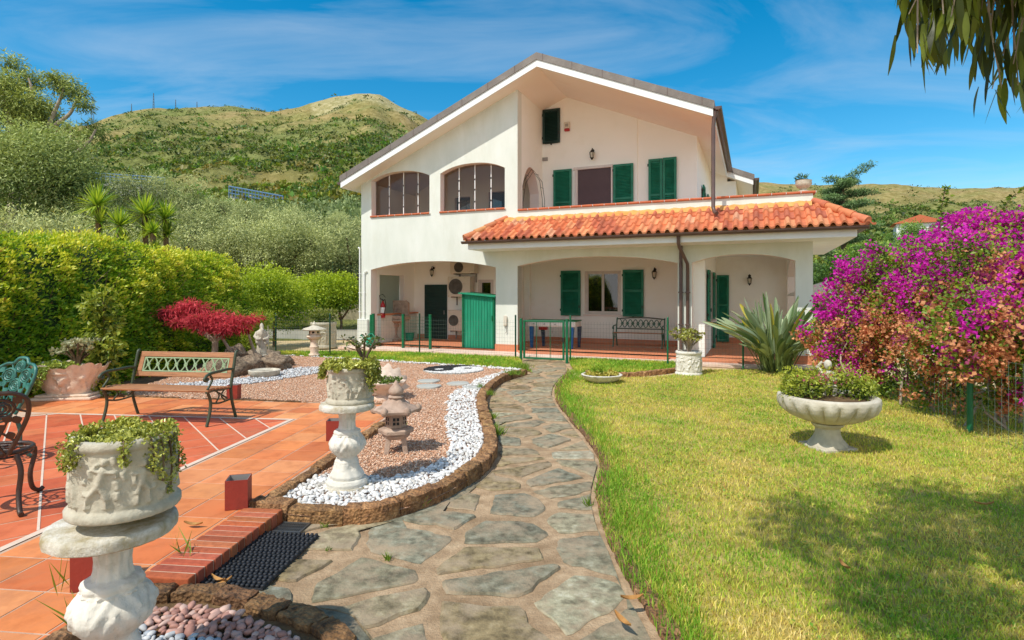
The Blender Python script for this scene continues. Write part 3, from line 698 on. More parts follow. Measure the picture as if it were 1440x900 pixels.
mb = MB(); mb.add([(-.08, -.1, h0 + .03), (w + .02, -.1, h1 + .03), (w + .02, .98, h1 + .05), (-.08, .98, h0 + .05), (-.08, -.1, h0 - .0), (w + .02, -.1, h1 - .0), (w + .02, .98, h1 + .02), (-.08, .98, h0 + .02)], [(0, 1, 2, 3), (4, 7, 6, 5), (0, 4, 5, 1), (1, 5, 6, 2), (2, 6, 7, 3), (3, 7, 4, 0)])
mb.build('roof', M['shed'], sh)
mb = MB(); mb.box(w * .93, w * .97, -.035, -.021, .0, h1 - .03); mb.box(.02, .06, -.035, -.021, 0, h0 - .03); mb.box(w * .9, w * .92, -.06, -.035, .8, .95); mb.build('door_frame', M['post'], sh)
# stone sink
p0 = SF(540, 1.2); sk = hthing('stone_sink', SF(559, 1.5), 1.3, .1, 'old stone wash basin with a back slab on a carved foot, left porch', 'sink')
mb = MB(); mb.box(-.5, .5, -.22, .25, .72, .84); mb.box(-.44, .44, -.25, .27, .66, .719); mb.build('basin', M['lantern'], sk, bevel=.02)
mb = MB(); mb.lathe([(.24, 0), (.24, .06), (.16, .1), (.1, .22), (.12, .4), (.17, .52), (.14, .58), (.24, .66)], 20); mb.build('foot', M['lantern'], sk, smooth=40)
mb = MB(); mb.prism([(-.42, 0), (.42, 0), (.42, .42), (.3, .5), (-.3, .5), (-.42, .42)], 0, .09, Matrix.Rotation(PI / 2, 4, 'X')); b_ = mb.build('back_slab', M['lantern'], sk, bevel=.015); b_.location = (-.02, .33, .85)
mb = MB(); mb.tube([(0, .24, 1.05), (0, .12, 1.05), (0, .1, .98)], .015, 8); mb.build('tap', M['zinc'], sk, smooth=40)
# fire extinguisher
p = F(536, 447, .5); fe = hthing('fire_extinguisher', p[0] + .05, .52, p[1], 'red fire extinguisher with black hose hanging beside the left porch pier', 'fire extinguisher')
mb = MB(); mb.lathe([(.06, 0), (.075, .01), (.075, .4), (.06, .46), (.025, .5), (.025, .54)], 18); mb.build('cylinder', M['red'], fe, smooth=40)
mb = MB(); mb.tube([(0, 0, .54), (0, 0, .58), (-.1, -.02, .62)], .016, 8); mb.tube([(.02, 0, .55), (.1, -.03, .6), (.14, -.03, .4), (.09, -.05, .12)], .012, 8); mb.tube([(-.1, 0, .6), (-.13, 0, .72), (0, 0, .76), (.1, 0, .66)], .01, 6); mb.build('hose', M['hose'], fe, smooth=40)
mb = MB(); mb.lathe([(.0765, .16), (.0765, .34)], 18); mb.build('label_band', M['white'], fe)
# watering can
p = HW(*(lambda a: (a[0], -.35))(F(521, 480, -.35)), .056); wc = empty('watering_can', p, HA, 'green plastic watering can at the foot of the house corner', 'watering can')
mb = MB(); mb.lathe([(.12, 0), (.13, .02), (.125, .26), (.11, .28)], 20); mb.build('body', M['can'], wc, smooth=40)
mb = MB(); mb.tube([(-.1, 0, .08), (-.22, 0, .22), (-.32, 0, .32)], [.03, .02, .016], 10); mb.tube([(-.32, 0, .32), (-.35, 0, .345)], [.02, .045], 10); mb.build('spout', M['can'], wc, smooth=40)
mb = MB(); mb.tube([(-.08, 0, .27), (-.06, 0, .38), (.06, 0, .4), (.17, 0, .3), (.16, 0, .15), (.12, 0, .08)], .014, 8); mb.build('handle', M['can'], wc, smooth=40)
p = F(574, 470, 1.6); bk = hthing('bucket', p[0], 1.7, .1, 'low green plastic bucket on the porch floor near the sink', 'bucket')
mb = MB(); mb.lathe([(.12, 0), (.16, .24), (.17, .25), (.155, .24), (.115, .02)], 20); mb.build('body', M['can'], bk, smooth=40)
mb = MB(); mb.tube([(-.16, 0, .24), (-.1, -.12, .2), (.1, -.12, .2), (.16, 0, .24)], .006, 6); mb.build('handle', M['zinc'], bk)
# door intercom on pillar
p = F(711, 458, 0); ic = hthing('intercom', p[0], -.002, p[1], 'small pale wall box on the white pillar right of the shed', 'wall box')
mb = MB(); mb.prism([(-.05, 0), (.05, 0), (.06, .25), (.03, .29), (-.04, .29)], 0, .06, Matrix.Rotation(PI / 2, 4, 'X')); mb.build('casing', M['acwhite'], ic, bevel=.012)
mb = MB(); mb.tube([(.03, -.03, 0), (.05, -.04, -.15), (.02, -.03, -.2)], .01, 6); mb.build('cable', M['zinc'], ic)
# football table
a, b = SF(745, 1.1), SF(812, 1.1); ft = hthing('football_table', (a + b) / 2, 1.2, .1, 'white table football game with blue legs and green top behind the gate', 'game table')
w = (b - a) / 2
mb = MB(); mb.box(-w, w, -.3, .3, .62, .78); mb.build('case', M['canvas'], ft, bevel=.02)
mb = MB(); mb.box(-w - .01, w + .01, -.31, .31, .782, .81); mb.build('playing_top', M['fgreen'], ft)
mb = MB()
for i in range(4): mb.tube([(-w * .7 + i * w * .45, -.42, .7), (-w * .7 + i * w * .45, .42, .7)], .012, 6)
mb.build('rod', M['zinc'], ft)
for x, yy, m_ in ((-.85, -.24, 'blue'), (.85, -.24, 'blue'), (-.6, .24, 'navy'), (.95, .24, 'navy')):
    mb = MB(); mb.tube([(x * w, yy, .62), (x * w * .97, yy * 1.1, 0)], [.075, .05], 4); mb.build('leg', M[m_], ft)
mb = MB(); mb.box(-w * .7, -w * .35, .05, .2, .5, .62); mb.build('ball_tray', M['red'], ft, bevel=.02)

# terrace things
p = F(1130, 283, .15)
ur = hthing('terrace_urn', p[0], .15, 4.047, 'small stone urn with a green plant on the right end of the terrace parapet', 'urn')
mb = MB(); mb.lathe([(.12, 0), (.12, .03), (.06, .05), (.06, .07), (.14, .12), (.18, .19), (.17, .25), (.18, .27), (.15, .26)], 20); mb.build('bowl', M['stone'], ur, smooth=50)
mb = MB(); mb.ico((0, 0, .26), (.13, .13, .05), 12, 6); mb.build('soil', M['soil'], ur)
crown('foliage', [((-.04, 0, .33), (.13, .12, .07))], 160, .09, .02, lin('#2c4413'), lin('#7d9a38'), M['leaf'], ur, out=.8)
# wire arch on the terrace
p = SF(748, 1.0); wa = hthing('wire_arch', SF(749, .95), .95, 3.22, 'thin dark wire garden arch standing on the terrace before the side opening', 'trellis')
mb = MB()
for y in (-.1, .1):
    mb.tube([(-.35, y, 0), (-.34, y, 1.2), (-.26, y, 1.75), (0, y, 2.1), (.26, y, 1.75), (.34, y, 1.2), (.35, y, 0)], .008, 5)
for x, z in ((-.34, 1.0), (-.3, 1.55), (0, 2.1), (.3, 1.55), (.34, 1.0), (-.16, 1.95), (.16, 1.95)): mb.tube([(x, -.1, z), (x, .1, z)], .006, 5)
mb.build('hoop', M['black'], wa)
# ------------------------------------------------------------------ ground, path, patio, beds
PA = Vector((.9940, -.1090)); PB = Vector((.1090, .9940))                # patio axes (its joints run this way)
PO = Vector((-2.79, 7.19))                                               # far right corner of the pale border
def pw(a, b): return PO + PA * a + PB * b
PZ = .1
KERB1 = [(-1.99, 4.27), (-1.75, 4.21), (-1.35, 4.14), (-.95, 4.2), (-.55, 4.62), (-.27, 5.3), (-.16, 6.0), (-.2, 6.7), (-.31, 7.6), (-.4, 8.7), (-.36, 9.6), (-.2, 10.6), (.05, 11.3), (.33, 11.75)]
k1 = catmull([(*p, 0) for p in KERB1], 14)
BEDBACK = [(.3, 11.9), (-.2, 12.35), (-1.5, 12.95), (-3.0, 13.6), (-5.0, 14.5), (-6.6, 14.9), (-7.0, 14.6)]
kb = catmull([(*p, 0) for p in BEDBACK], 10)
BEDSIDE = [pw(1.17, -2.7), pw(1.17, 1.05), pw(-1.0, 1.12), pw(-2.3, 1.25), pw(-3.0, 1.35), pw(-3.8, 1.6)]
bedpoly = [(p.x, p.y) for p in k1] + [(p.x, p.y) for p in kb] + [(p.x, p.y) for p in reversed(BEDSIDE)]
PATHR = [(.72, .6), (.72, 2.0), (.73, 2.79), (.67, 3.4), (.66, 3.91), (.70, 4.72), (.88, 5.7), (.86, 6.5), (.80, 7.3), (.72, 8.34), (.70, 9.3), (.80, 10.3), (1.0, 11.3), (1.2, 12.2), (1.3, 13.4)]
kr = catmull([(*p, 0) for p in PATHR], 12)
def pright(y): return float(np.interp(y, [p.y for p in kr], [p.x for p in kr]))
def pleft(y):
    if y > 11.75: return float(np.interp(y, [11.75, 12.4, 13.6], [.36, .35, .22]))
    if y > 4.2: return float(np.interp(y, [p.y for p in k1[30:]], [p.x for p in k1[30:]]))
    return float(np.interp(y, [.5, 2.0, 2.6, 3.0, 3.2, 4.2], [-.35, -.45, -.62, -.9, -1.8, -1.75]))

g = MB(); g.add([(-60, -20, -.03), (60, -20, -.03), (60, 30, -.03), (-60, 30, -.03)], [(0, 1, 2, 3)]); tag(g.build('ground', M['drive']), kind='structure')
# path bed of mortar
mb = MB(); ys = np.linspace(.3, 14.2, 90)
for a, b in zip(ys, ys[1:]): mb.add([(pleft(a) - .12, a, 0), (pright(a) + .1, a, 0), (pright(b) + .1, b, 0), (pleft(b) - .12, b, 0)], [(0, 1, 2, 3)])
tag(mb.build('path', M['mortarpath']), kind='structure')
# flagstones: irregular cells with rounded, chipped outlines
rr = random.Random(21); seeds = []
for y0 in np.arange(.6, 13.6, .02):
    for _ in range(6):
        y = y0 + rr.uniform(0, .02); x = rr.uniform(pleft(y) + .02, pright(y) - .02)
        d = .46 + .13 * math.sin(x * 5 + y * 3)
        if all(((x - a) * .88) ** 2 + ((y - b) * 1.12) ** 2 > d * d for a, b in seeds): seeds.append((x, y))
mb = MB(); tn = [lin(x) for x in ('#adaa98', '#a09e8f', '#b6b2a0', '#ae9f80', '#9da096', '#bcb39c', '#a69472', '#acac9e', '#b8a98a')]
for i, (x, y) in enumerate(seeds):
    poly = [(x - 1, y - 1), (x + 1, y - 1), (x + 1, y + 1), (x - 1, y + 1)]
    for j, (a, b) in enumerate(seeds):
        if i != j and abs(a - x) < 1.6 and abs(b - y) < 1.6:
            dx, dy = a - x, b - y; L = math.hypot(dx, dy); gap = rr.uniform(.022, .075)
            poly = clip(poly, dx / L, dy / L, (dx * (x + a) / 2 + dy * (y + b) / 2) / L - gap)
            if len(poly) < 3: break
    if len(poly) < 3: continue
    pts = []
    for p, q_ in zip(poly, poly[1:] + poly[:1]):
        n = max(2, int(math.hypot(q_[0] - p[0], q_[1] - p[1]) / .05))
        for k in range(n):
            u = k / n; px, py = p[0] + (q_[0] - p[0]) * u, p[1] + (q_[1] - p[1]) * u
            w = .042 * noise.noise(Vector((px * 7, py * 7, i * 1.3))) + .012 * noise.noise(Vector((px * 25, py * 25, i)))
            dx, dy = px - x, py - y; L = math.hypot(dx, dy) + 1e-6; f = 1 + w / L - (.006 / L if k == 0 else 0)
            px, py = x + dx * f, y + dy * f
            px = min(max(px, pleft(py) + .06), pright(py) - .05); pts.append((px, py))
    ar = abs(sum(a[0] * b[1] - b[0] * a[1] for a, b in zip(pts, pts[1:] + pts[:1]))) / 2
    if ar < .02: continue
    c = rr.choice(tn); k_ = rr.uniform(.8, 1.2) * (1.6 if i % 11 == 5 else 1); mb.col = tuple(min(.62, v * k_) for v in c)
    n = len(pts); h = rr.uniform(.007, .018)
    top = [(x + (a - x) * .955, y + (b - y) * .955, h + .003 * noise.noise(Vector((a * 6, b * 6, i)))) for a, b in pts]
    mb.add([(a, b, .002) for a, b in pts] + top + [(x, y, h)], [(j, (j + 1) % n, n + (j + 1) % n, n + j) for j in range(n)] + [(n + j, n + (j + 1) % n, 2 * n) for j in range(n)])
tag(mb.build('path_flagstones', M['slab'], smooth=35), kind='structure')

# patio: one tile after the other, butted with real joints
mb = MB(); rr = random.Random(5); tc = [lin(x) for x in ('#e08a52', '#db814c', '#e39158', '#e29660', '#d67a48', '#e69c66')]; tc2 = [lin(x) for x in ('#d46c46', '#da744c', '#cc6440', '#de7c52')]
INA0, INA1, INB0, INB1 = -7.0, -.0, -7.0, .0
def put_tile(poly, cols):
    if len(poly) < 3: return
    ar = abs(sum(a[0] * b[1] - b[0] * a[1] for a, b in zip(poly, poly[1:] + poly[:1]))) / 2
    if ar < .002: return
    k_ = rr.uniform(.9, 1.08); mb.col = tuple(v * k_ * rr.uniform(.97, 1.03) for v in rr.choice(cols)); n = len(poly); z = PZ + rr.uniform(-.0006, .0006)
    P = [pw(a, b) for a, b in poly]; cx = sum(p.x for p in P) / n; cy = sum(p.y for p in P) / n
    mb.add([(p.x, p.y, z - .01) for p in P] + [(p.x + (cx - p.x) * .012, p.y + (cy - p.y) * .012, z) for p in P], [tuple(range(n, 2 * n))] + [(j, (j + 1) % n, n + (j + 1) % n, n + j) for j in range(n)])
ts = .345; gp = .0055
for i in range(-24, 4):
    for j in range(-24, 4):
        a0, b0 = .055 + i * ts, .055 + j * ts
        sq = [(a0 + gp, b0 + gp), (a0 + ts - gp, b0 + gp), (a0 + ts - gp, b0 + ts - gp), (a0 + gp, b0 + ts - gp)]
        sq = clip(clip(sq, 1, 0, 1.13), 0, 1, 1.05 + max(0, -a0) * .05)
        if len(sq) < 3: continue
        if i >= 0 or j >= 0: put_tile(sq, tc)
def corner(p): return p
for i in range(-40, 40):
    for j in range(-40, 40):
        r = math.sqrt(.5); x0, y0 = i * ts, j * ts
        sq = [((x - y) * r, (x + y) * r) for x, y in ((x0 + .004, y0 + .009), (x0 + ts - .004, y0 + .009), (x0 + ts - .004, y0 + ts - .009), (x0 + .004, y0 + ts - .009))]
        for a, b, c in ((1, 0, -.03), (-1, 0, 7.6), (0, 1, -.03), (0, -1, 7.2), (-.62, .78, 2.02)):
            sq = clip(sq, a, b, c)
            if len(sq) < 3: break
        if len(sq) >= 3: put_tile(sq, tc2)
        sq = [((x - y) * r, (x + y) * r) for x, y in ((x0 + .003, y0 + .003), (x0 + ts - .003, y0 + .003), (x0 + ts - .003, y0 + ts - .003), (x0 + .003, y0 + ts - .003))]
        for a, b, c in ((.62, -.78, -2.09), (0, 1, 1.1), (-1, 0, 8)):
            sq = clip(sq, a, b, c)
            if len(sq) < 3: break
        if len(sq) >= 3 and all(b < -.0 for a, b in sq): put_tile(sq, tc)
tag(mb.build('patio_tiles', M['ptile']), kind='structure')
mb = MB(); pp = [pw(-8.5, -8.2), pw(1.165, -8.2), pw(1.165, 1.09), pw(-1, 1.14), pw(-8.5, 1.6)]
mb.prism([(p.x, p.y) for p in pp], -.02, PZ - .003); tag(mb.build('patio', M['grout']), kind='structure')
mb = MB()
def strip(a0, b0, a1, b1, w=.028):
    p, q_ = pw(a0, b0), pw(a1, b1); d = (q_ - p).normalized(); n = Vector((-d.y, d.x)) * w
    mb.add([(*(p + n), PZ + .003), (*(p - n), PZ + .003), (*(q_ - n), PZ + .003), (*(q_ + n), PZ + .003)], [(0, 1, 2, 3)])
strip(0, .028, 0, -6.8); strip(-.03, 0, -3.22, 0)
strip(-3.22, .0, -7.0, -2.95, .02)
r2 = math.sqrt(.5)
for k in range(-26, 26):                                            # pale diagonal joints inside the border
    c = k * ts                                                      # line of constant y0 = c : points ((x-c)r, (x+c)r)
    pts = []
    lo, hi = -9, 9
    seg = [((lo - c) * r2, (lo + c) * r2), ((hi - c) * r2, (hi + c) * r2)]
for k in range(-40, 3):
    c = k * ts * 2 * 1.0                                            # diagonals run down to the right
    a0, b0 = -.03, None
    # x0 = const lines: a + b = const*sqrt2
    S = k * ts * math.sqrt(2)
    b_hi = -.03; a_hi = S - b_hi; a_lo = -.03; b_lo = S - a_lo
    if a_hi > -.05: continue
    # clip against the slanted far edge -.62a+.78b<=2.02
    if -.62 * a_hi + .78 * b_hi > 2.02:
        a_hi = (.78 * S - 2.02) / 1.40; b_hi = S - a_hi
    b_end = max(b_lo, -6.5); a_end = S - b_end
    strip(a_hi, b_hi, a_end, b_end, .008)
tag(mb.build('patio_border', M['pline']), kind='structure')

# brick step
st = empty('brick_step', (-1.93, 3.7, 0), 0, 'low red brick step along the patio edge beside the black rubber mat', 'step')
mb = MB(); rr = random.Random(8); o = Vector((-2.10, 3.20)) - Vector((-1.93, 3.7)); n = 13; L = 1.05
for i in range(n):
    b0, b1 = i * L / n, (i + 1) * L / n - .017
    mb.col = tuple(v * rr.uniform(.8, 1.15) for v in lin(rr.choice(['#bb5c3a', '#c4663e', '#b05034', '#c96e46'])))
    c = [o + PA * a + PB * b for a, b in ((.0, b0), (.30, b0), (.30, b1), (.0, b1))]; mb.prism([(p.x, p.y) for p in c], .0, .108)
mb.build('brick', M['brick'], st, bevel=.008)
mb = MB(); c = [o + PA * a + PB * b for a, b in ((.01, .005), (.288, .005), (.288, L - .02), (.01, L - .02))]; mb.prism([(p.x, p.y) for p in c], .0, .1); mb.build('mortar_bed', M['grout'], st)

# tufa edging: every block its own stone
def tufa_run(pts, w, h, step, label, group, seed, z0=-.02, lean=0, shade=1.0, name='tufa_block'):
    rr = random.Random(seed); fine = resample(pts, .02); i = 0; m = len(fine)
    while i < m - 4:
        n = max(4, int(step * rr.uniform(.85, 1.15) / .02)); j = min(m - 1, i + n)
        if m - 1 - j < n * .4: j = m - 1
        seg = [fine[i + round((j - i) * k / 18)] for k in range(19)]
        c = seg[9].copy(); o = None; vs = []; ring = []
        W = [(-1, 0), (-1, .25), (-1, .5), (-1, .75), (-.97, .97), (-.7, 1), (-.35, 1), (0, 1.0), (.35, 1), (.7, 1), (.97, .97), (1, .75), (1, .5), (1, .25), (1, 0)]
        hh = h * rr.uniform(.88, 1.1); ww = w * rr.uniform(.9, 1.08) / 2; off = rr.uniform(-.008, .008)
        for k, p in enumerate(seg):
            d = (seg[min(k + 1, 18)] - seg[max(k - 1, 0)]).normalized(); nn = Vector((d.y, -d.x, 0))
            e = .95 if k in (0, 18) else 1.0; pe = p + d * (.005 if k == 0 else -.005 if k == 18 else 0)
            for a, b in W:
                q_ = pe + nn * (a * ww * e + off) + Vector((0, 0, z0 + b * hh * (.97 if k in (0, 18) else 1)))
                q_ += noise.noise_vector(q_ * 12) * .013 + noise.noise_vector(q_ * 34) * .010 + noise.noise_vector(q_ * 70) * .005
                vs.append(q_ - c)
        nw = len(W)
        fs = [(r * nw + s, r * nw + s + 1, (r + 1) * nw + s + 1, (r + 1) * nw + s) for r in range(18) for s in range(nw - 1)] + [tuple(range(nw - 1, -1, -1)), tuple(18 * nw + s for s in range(nw))]
        mb = MB(); k_ = shade * rr.uniform(.75, 1.15); mb.col = (k_, k_ * rr.uniform(.94, 1.02), k_ * rr.uniform(.9, 1.0)); mb.add(vs, fs)
        ob = mb.build(name, M['tufa'], None, smooth=50); ob.location = c; tag(ob, label, 'edging stone', group); i = j
def off(pts, d):
    out = []
    for i, p in enumerate(pts):
        t_ = (pts[min(i + 1, len(pts) - 1)] - pts[max(i - 1, 0)]).normalized(); out.append(p + Vector((-t_.y, t_.x, 0)) * d)
    return out
tufa_run(off(k1, .07), .14, .15, .4, 'rust brown tufa block edging the white pebbles beside the path', 'tufa blocks along the path side of the gravel bed', 1)
tufa_run([Vector((*pw(1.23, b), 0)) for b in np.linspace(-2.75, -.1, 30)], .1, .14, .42, 'tufa block between the terracotta patio and the gravel bed', 'tufa blocks along the patio edge', 2, shade=.9)
tufa_run([Vector((*pw(a, 1.10 + max(0, -a) * .05), 0)) for a in np.linspace(1.1, -4.2, 40)], .06, .125, .5, 'thin dark edging stone along the far side of the patio', 'edging stones at the far side of the patio', 3, shade=.6)
tufa_run(off(kr[10:-14], -.05), .10, .05, .5, 'brown weathered edging stone between the path and the lawn', 'edging stones along the lawn', 4, shade=.8)
K2 = catmull([(-2.35, 3.08, 0), (-2.0, 3.1, 0), (-1.62, 3.09, 0), (-1.28, 2.98, 0), (-1.03, 2.86, 0), (-.84, 2.69, 0), (-.68, 2.42, 0), (-.56, 2.05, 0), (-.5, 1.5, 0)], 12)
tufa_run(off(K2, .02), .13, .10, .26, 'dark rough tufa block edging the pebble bed in the near left corner', 'tufa blocks round the near pebble bed', 5, shade=.75)
tufa_run([Vector((*pw(1.23, b), 0)) for b in np.linspace(-5.3, -4.05, 14)], .1, .16, .35, 'tufa block between the patio and the near pebble bed', 'tufa blocks at the near patio corner', 6, shade=.8)
KG = catmull([(1.55, 11.95, 0), (2.2, 11.6, 0), (2.9, 11.9, 0), (3.6, 12.45, 0), (4.1, 13.2, 0)], 10)
tufa_run(off(KG, 0), .1, .1, .5, 'pale brown edging stone around the grass by the gate', 'edging stones of the grass strip by the gate', 9, shade=1.3)

# gravel bed
mb = MB(); mb.add([(x, y, .07) for x, y in bedpoly], [tuple(range(len(bedpoly)))]); tag(mb.build('gravel_bed', M['gravelbase']), kind='structure')
def scatter(n, x0, x1, y0, y1, poly=None):
    P = np.stack([RNG.uniform(x0, x1, n), RNG.uniform(y0, y1, n)], 1)
    return P[inpoly(P, poly)] if poly is not None else P
BA = np.array([[p.x, p.y] for p in off(k1, .14)]); BB = np.array([[p.x, p.y] for p in kb])
def dist_line(P, L):
    return np.sqrt(((P[:, None, :] - L[None, ::2]) ** 2).sum(2)).min(1)
def bandw(P):                                  # width of the white band, wider at the near end
    return np.interp(P[:, 1], [4.2, 4.8, 5.4, 6.2, 7.2, 8.2, 9.2, 10.5, 12, 13.5, 15], [.78, .55, .33, .36, .40, .42, .40, .30, .26, .2, .15])
allp = scatter(260000, -7.2, .5, 4.1, 15, bedpoly)
dens = np.clip(5.2 / allp[:, 1], .12, 1) ** 1.4; allp = allp[RNG.uniform(size=len(allp)) < dens]
dl = np.minimum(dist_line(allp, BA), dist_line(allp, BB) * 1.1); bw = bandw(allp) + .10 * (nfield(allp, 5.0, 4) - .5)
tip = (allp[:, 1] < 4.95 + .25 * (nfield(allp, 4, 6) - .5) + (allp[:, 0] + 1.4) * -.15)
# second white patch: curved drift around the pond rocks
pondc = np.array([[-5.75, 9.75], [-5.2, 10.15], [-4.7, 10.75], [-4.35, 11.5], [-4.3, 12.0]])
pd = np.sqrt(((allp[:, None, :] - np.concatenate([pondc, (pondc[1:] + pondc[:-1]) / 2])[None]) ** 2).sum(2)).min(1)
white = (dl < bw) | tip
pond = pd < .42
pink = ~(white | pond) | (RNG.uniform(size=len(allp)) < .03)
ins = dist_line(allp, np.array([[p.x, p.y] for p in k1])) > .16
def stones(name, P, s0, s1, pal, base, sub, label=None, cnt=None, zj=.01):
    if cnt and len(P) > cnt: P = P[RNG.choice(len(P), cnt, replace=False)]
    s = RNG.uniform(s0, s1, len(P)); pal = np.array([lin(c) for c in pal])
    col = pal[RNG.integers(0, len(pal), len(P))] * RNG.uniform(.82, 1.12, (len(P), 1))
    P3 = np.concatenate([P, (base + s * .3 + RNG.uniform(0, zj, len(P)))[:, None]], 1)
    o = blobs(name, P3, s, col, M['pebble' if sub > 1 else 'gravel'], sub, kind='stuff')
    if label: o['label'] = label
    return o
Pp = allp[pink & ins]
stones('pink_gravel', Pp, .007, .014, ['#e8b592', '#f0c4a2', '#dca683', '#f6d4b6', '#e6bc9a', '#fae0c8', '#cc9876'], .068, 1, 'pink gravel of the garden bed')
wp = allp[white & ins]
far = wp[:, 1] > 8
def thin(P, r0):                               # keep pebbles about one diameter apart
    keep = []; cell = {}
    for i in RNG.permutation(len(P)):
        x, y = P[i]; r = r0 * (1 + max(0, y - 5) * .05); k = (int(x / .1), int(y / .1)); ok = True
        for a in (-1, 0, 1):
            for b in (-1, 0, 1):
                for q_ in cell.get((k[0] + a, k[1] + b), ()):
                    if (q_[0] - x) ** 2 + (q_[1] - y) ** 2 < r * r: ok = False; break
        if ok: keep.append(i); cell.setdefault(k, []).append((x, y))
    return P[keep]
wp = thin(wp, .024)
stones('white_pebbles', wp, .015, .029, ['#f2f0ec', '#f8f6f2', '#ebe8e3', '#e2ded7', '#f5f3ef', '#d9d4cb'], .075, 2, 'white marble pebbles bordering the gravel bed', zj=.014)
mb = MB()
P2 = thin(allp[pond], .024)
stones('grey_white_pebbles', P2, .018, .034, ['#dcdcdc', '#cfd1d3', '#e6e5e3', '#bfc2c4'], .075, 1, 'pale grey pebbles around the pond rocks')
# near bed with its stones
b2 = [(p.x, p.y) for p in K2] + [(-.45, 1.2), (-2.6, 1.2), (-2.55, 3.05)]
mb = MB(); mb.add([(x, y, .03) for x, y in b2], [tuple(range(len(b2)))]); tag(mb.build('pebble_bed', M['soil']), kind='structure')
P = thin(scatter(30000, -2.5, -.45, 1.6, 3.1, b2), .03); dk = dist_line(P, np.array([[p.x, p.y] for p in K2])) > .11
P = P[dk & (np.hypot(P[:, 0] + 1.65, P[:, 1] - 2.36) > .12)]
wm = (np.abs((P[:, 1] - 2.47) + (P[:, 0] + 1.2) * .25) < .17)
stones('pink_pebbles', P[~wm], .018, .032, ['#b98878', '#c99a89', '#d4aa99', '#ab7a6c', '#c08f7f', '#d9b6a6'], .045, 2, 'pink rounded pebbles in the near bed')
stones('blue_grey_pebbles', P[wm], .018, .032, ['#bcc0c4', '#d4d4d2', '#a9b0b6', '#cfd0cf', '#e2e0dc'], .045, 2, 'grey and white rounded pebbles in the near bed')

# yin-yang of black and white chips
yc = G(638, 520, .08); R = .62; rz_ = .25
yy = scatter(9000, yc.x - R, yc.x + R, yc.y - R, yc.y + R); d = yy - np.array([yc.x, yc.y]); c_, s_ = math.cos(rz_), math.sin(rz_)
lx = d[:, 0] * c_ + d[:, 1] * s_; ly = -d[:, 0] * s_ + d[:, 1] * c_
rad = np.hypot(lx, ly); isw = ((ly < 0) & (np.hypot(lx + R / 2, ly) > R / 2)) | (np.hypot(lx - R / 2, ly) < R / 2)
isw = (isw & ~(np.hypot(lx - R / 2, ly) < R / 7)) | (np.hypot(lx + R / 2, ly) < R / 7)
mb = MB(); mb.prism([(yc.x + math.cos(a) * (R + .02), yc.y + math.sin(a) * (R + .02)) for a in np.linspace(0, 2 * PI, 48, endpoint=False)], .06, .082)
yo = empty('yin_yang_emblem', (yc.x, yc.y, .082), 0, 'round yin and yang emblem of black and white stone chips in the pink gravel', 'emblem')
for nm, sel, pal in (('white_half', isw, ['#f0efec', '#e2e0dc']), ('black_half', ~isw, ['#2a2b2c', '#3a3b3c', '#1d1e1f'])):
    k = sel & (rad < R); ob = stones(nm, d[k], .012, .02, pal, .004, 1); ob.parent = yo
mb.col = (.5, .45, .4); b_ = MB(); b_.prism([(math.cos(a) * (R + .02), math.sin(a) * (R + .02)) for a in np.linspace(0, 2 * PI, 48, endpoint=False)], -.02, .0); b_.build('disc_base', M['concrete'], yo)
for px, py, r, lb in ((603, 536.5, .2, 'flat round grey stepping stone nearest the yin and yang emblem'), (603, 544, .21, 'flat grey stepping stone in the gravel, lowest of the three'), (645, 540, .2, 'flat round grey stepping stone right of the other two in the gravel'), (667, 546, .2, 'grey stepping stone at the edge of the white pebble border')):
    p = G(px, py, .08); mb = MB()
    mb.prism([((r + .02 * math.sin(3 * a + px)) * math.cos(a), (r + .02 * math.cos(2 * a)) * math.sin(a)) for a in np.linspace(0, 2 * PI, 22, endpoint=False)], -.02, .03)
    o = mb.build('stepping_stone', M['concrete'], None, bevel=.012); o.location = (p.x, p.y, .075); tag(o, lb, 'stepping stone', 'stepping stones in the gravel bed')

# rubber mat and drain
mo = empty('rubber_mat', (-1.57, 3.6, .012), math.radians(-6.3), 'black rubber mat with raised studs on the path beside the brick step', 'mat')
mb = MB(); mb.box(-.20, .20, -.36, .36, 0, .012); mb.build('base', M['mat'], mo, bevel=.004)
mb = MB()
for i in range(13):
    for j in range(22):
        x, y = -.185 + i * .0308, -.345 + j * .0328; mb.lathe([(.013, .012), (.0125, .026), (.009, .029)], 7, T(x + (.0 if j % 2 else .008), y, 0))
mb.build('stud_field', M['mat'], mo, smooth=50)
dr = empty('drain_grate', (-1.58, 4.07, .012), math.radians(-6.3), 'small rectangular steel drain grate in the path above the rubber mat', 'drain grate')
mb = MB()
for i in range(14): mb.box(-.088 + i * .0133, -.083 + i * .0133, -.07, .07, 0, .014)
for y in (-.07, -.02, .03, .065): mb.box(-.09, .095, y, y + .006, .001, .013)
mb.build('bars', M['grate'], dr)
mb = MB(); mb.box(-.1, .105, -.085, -.072, -.005, .016); mb.box(-.1, .105, .072, .085, -.005, .016); mb.box(-.1, -.09, -.072, .072, -.005, .016); mb.box(.096, .105, -.072, .072, -.005, .016); mb.build('rim', M['grate'], dr)
mb = MB(); mb.box(-.09, .096, -.072, .072, -.008, -.004); mb.build('pit', M['hose'], dr)

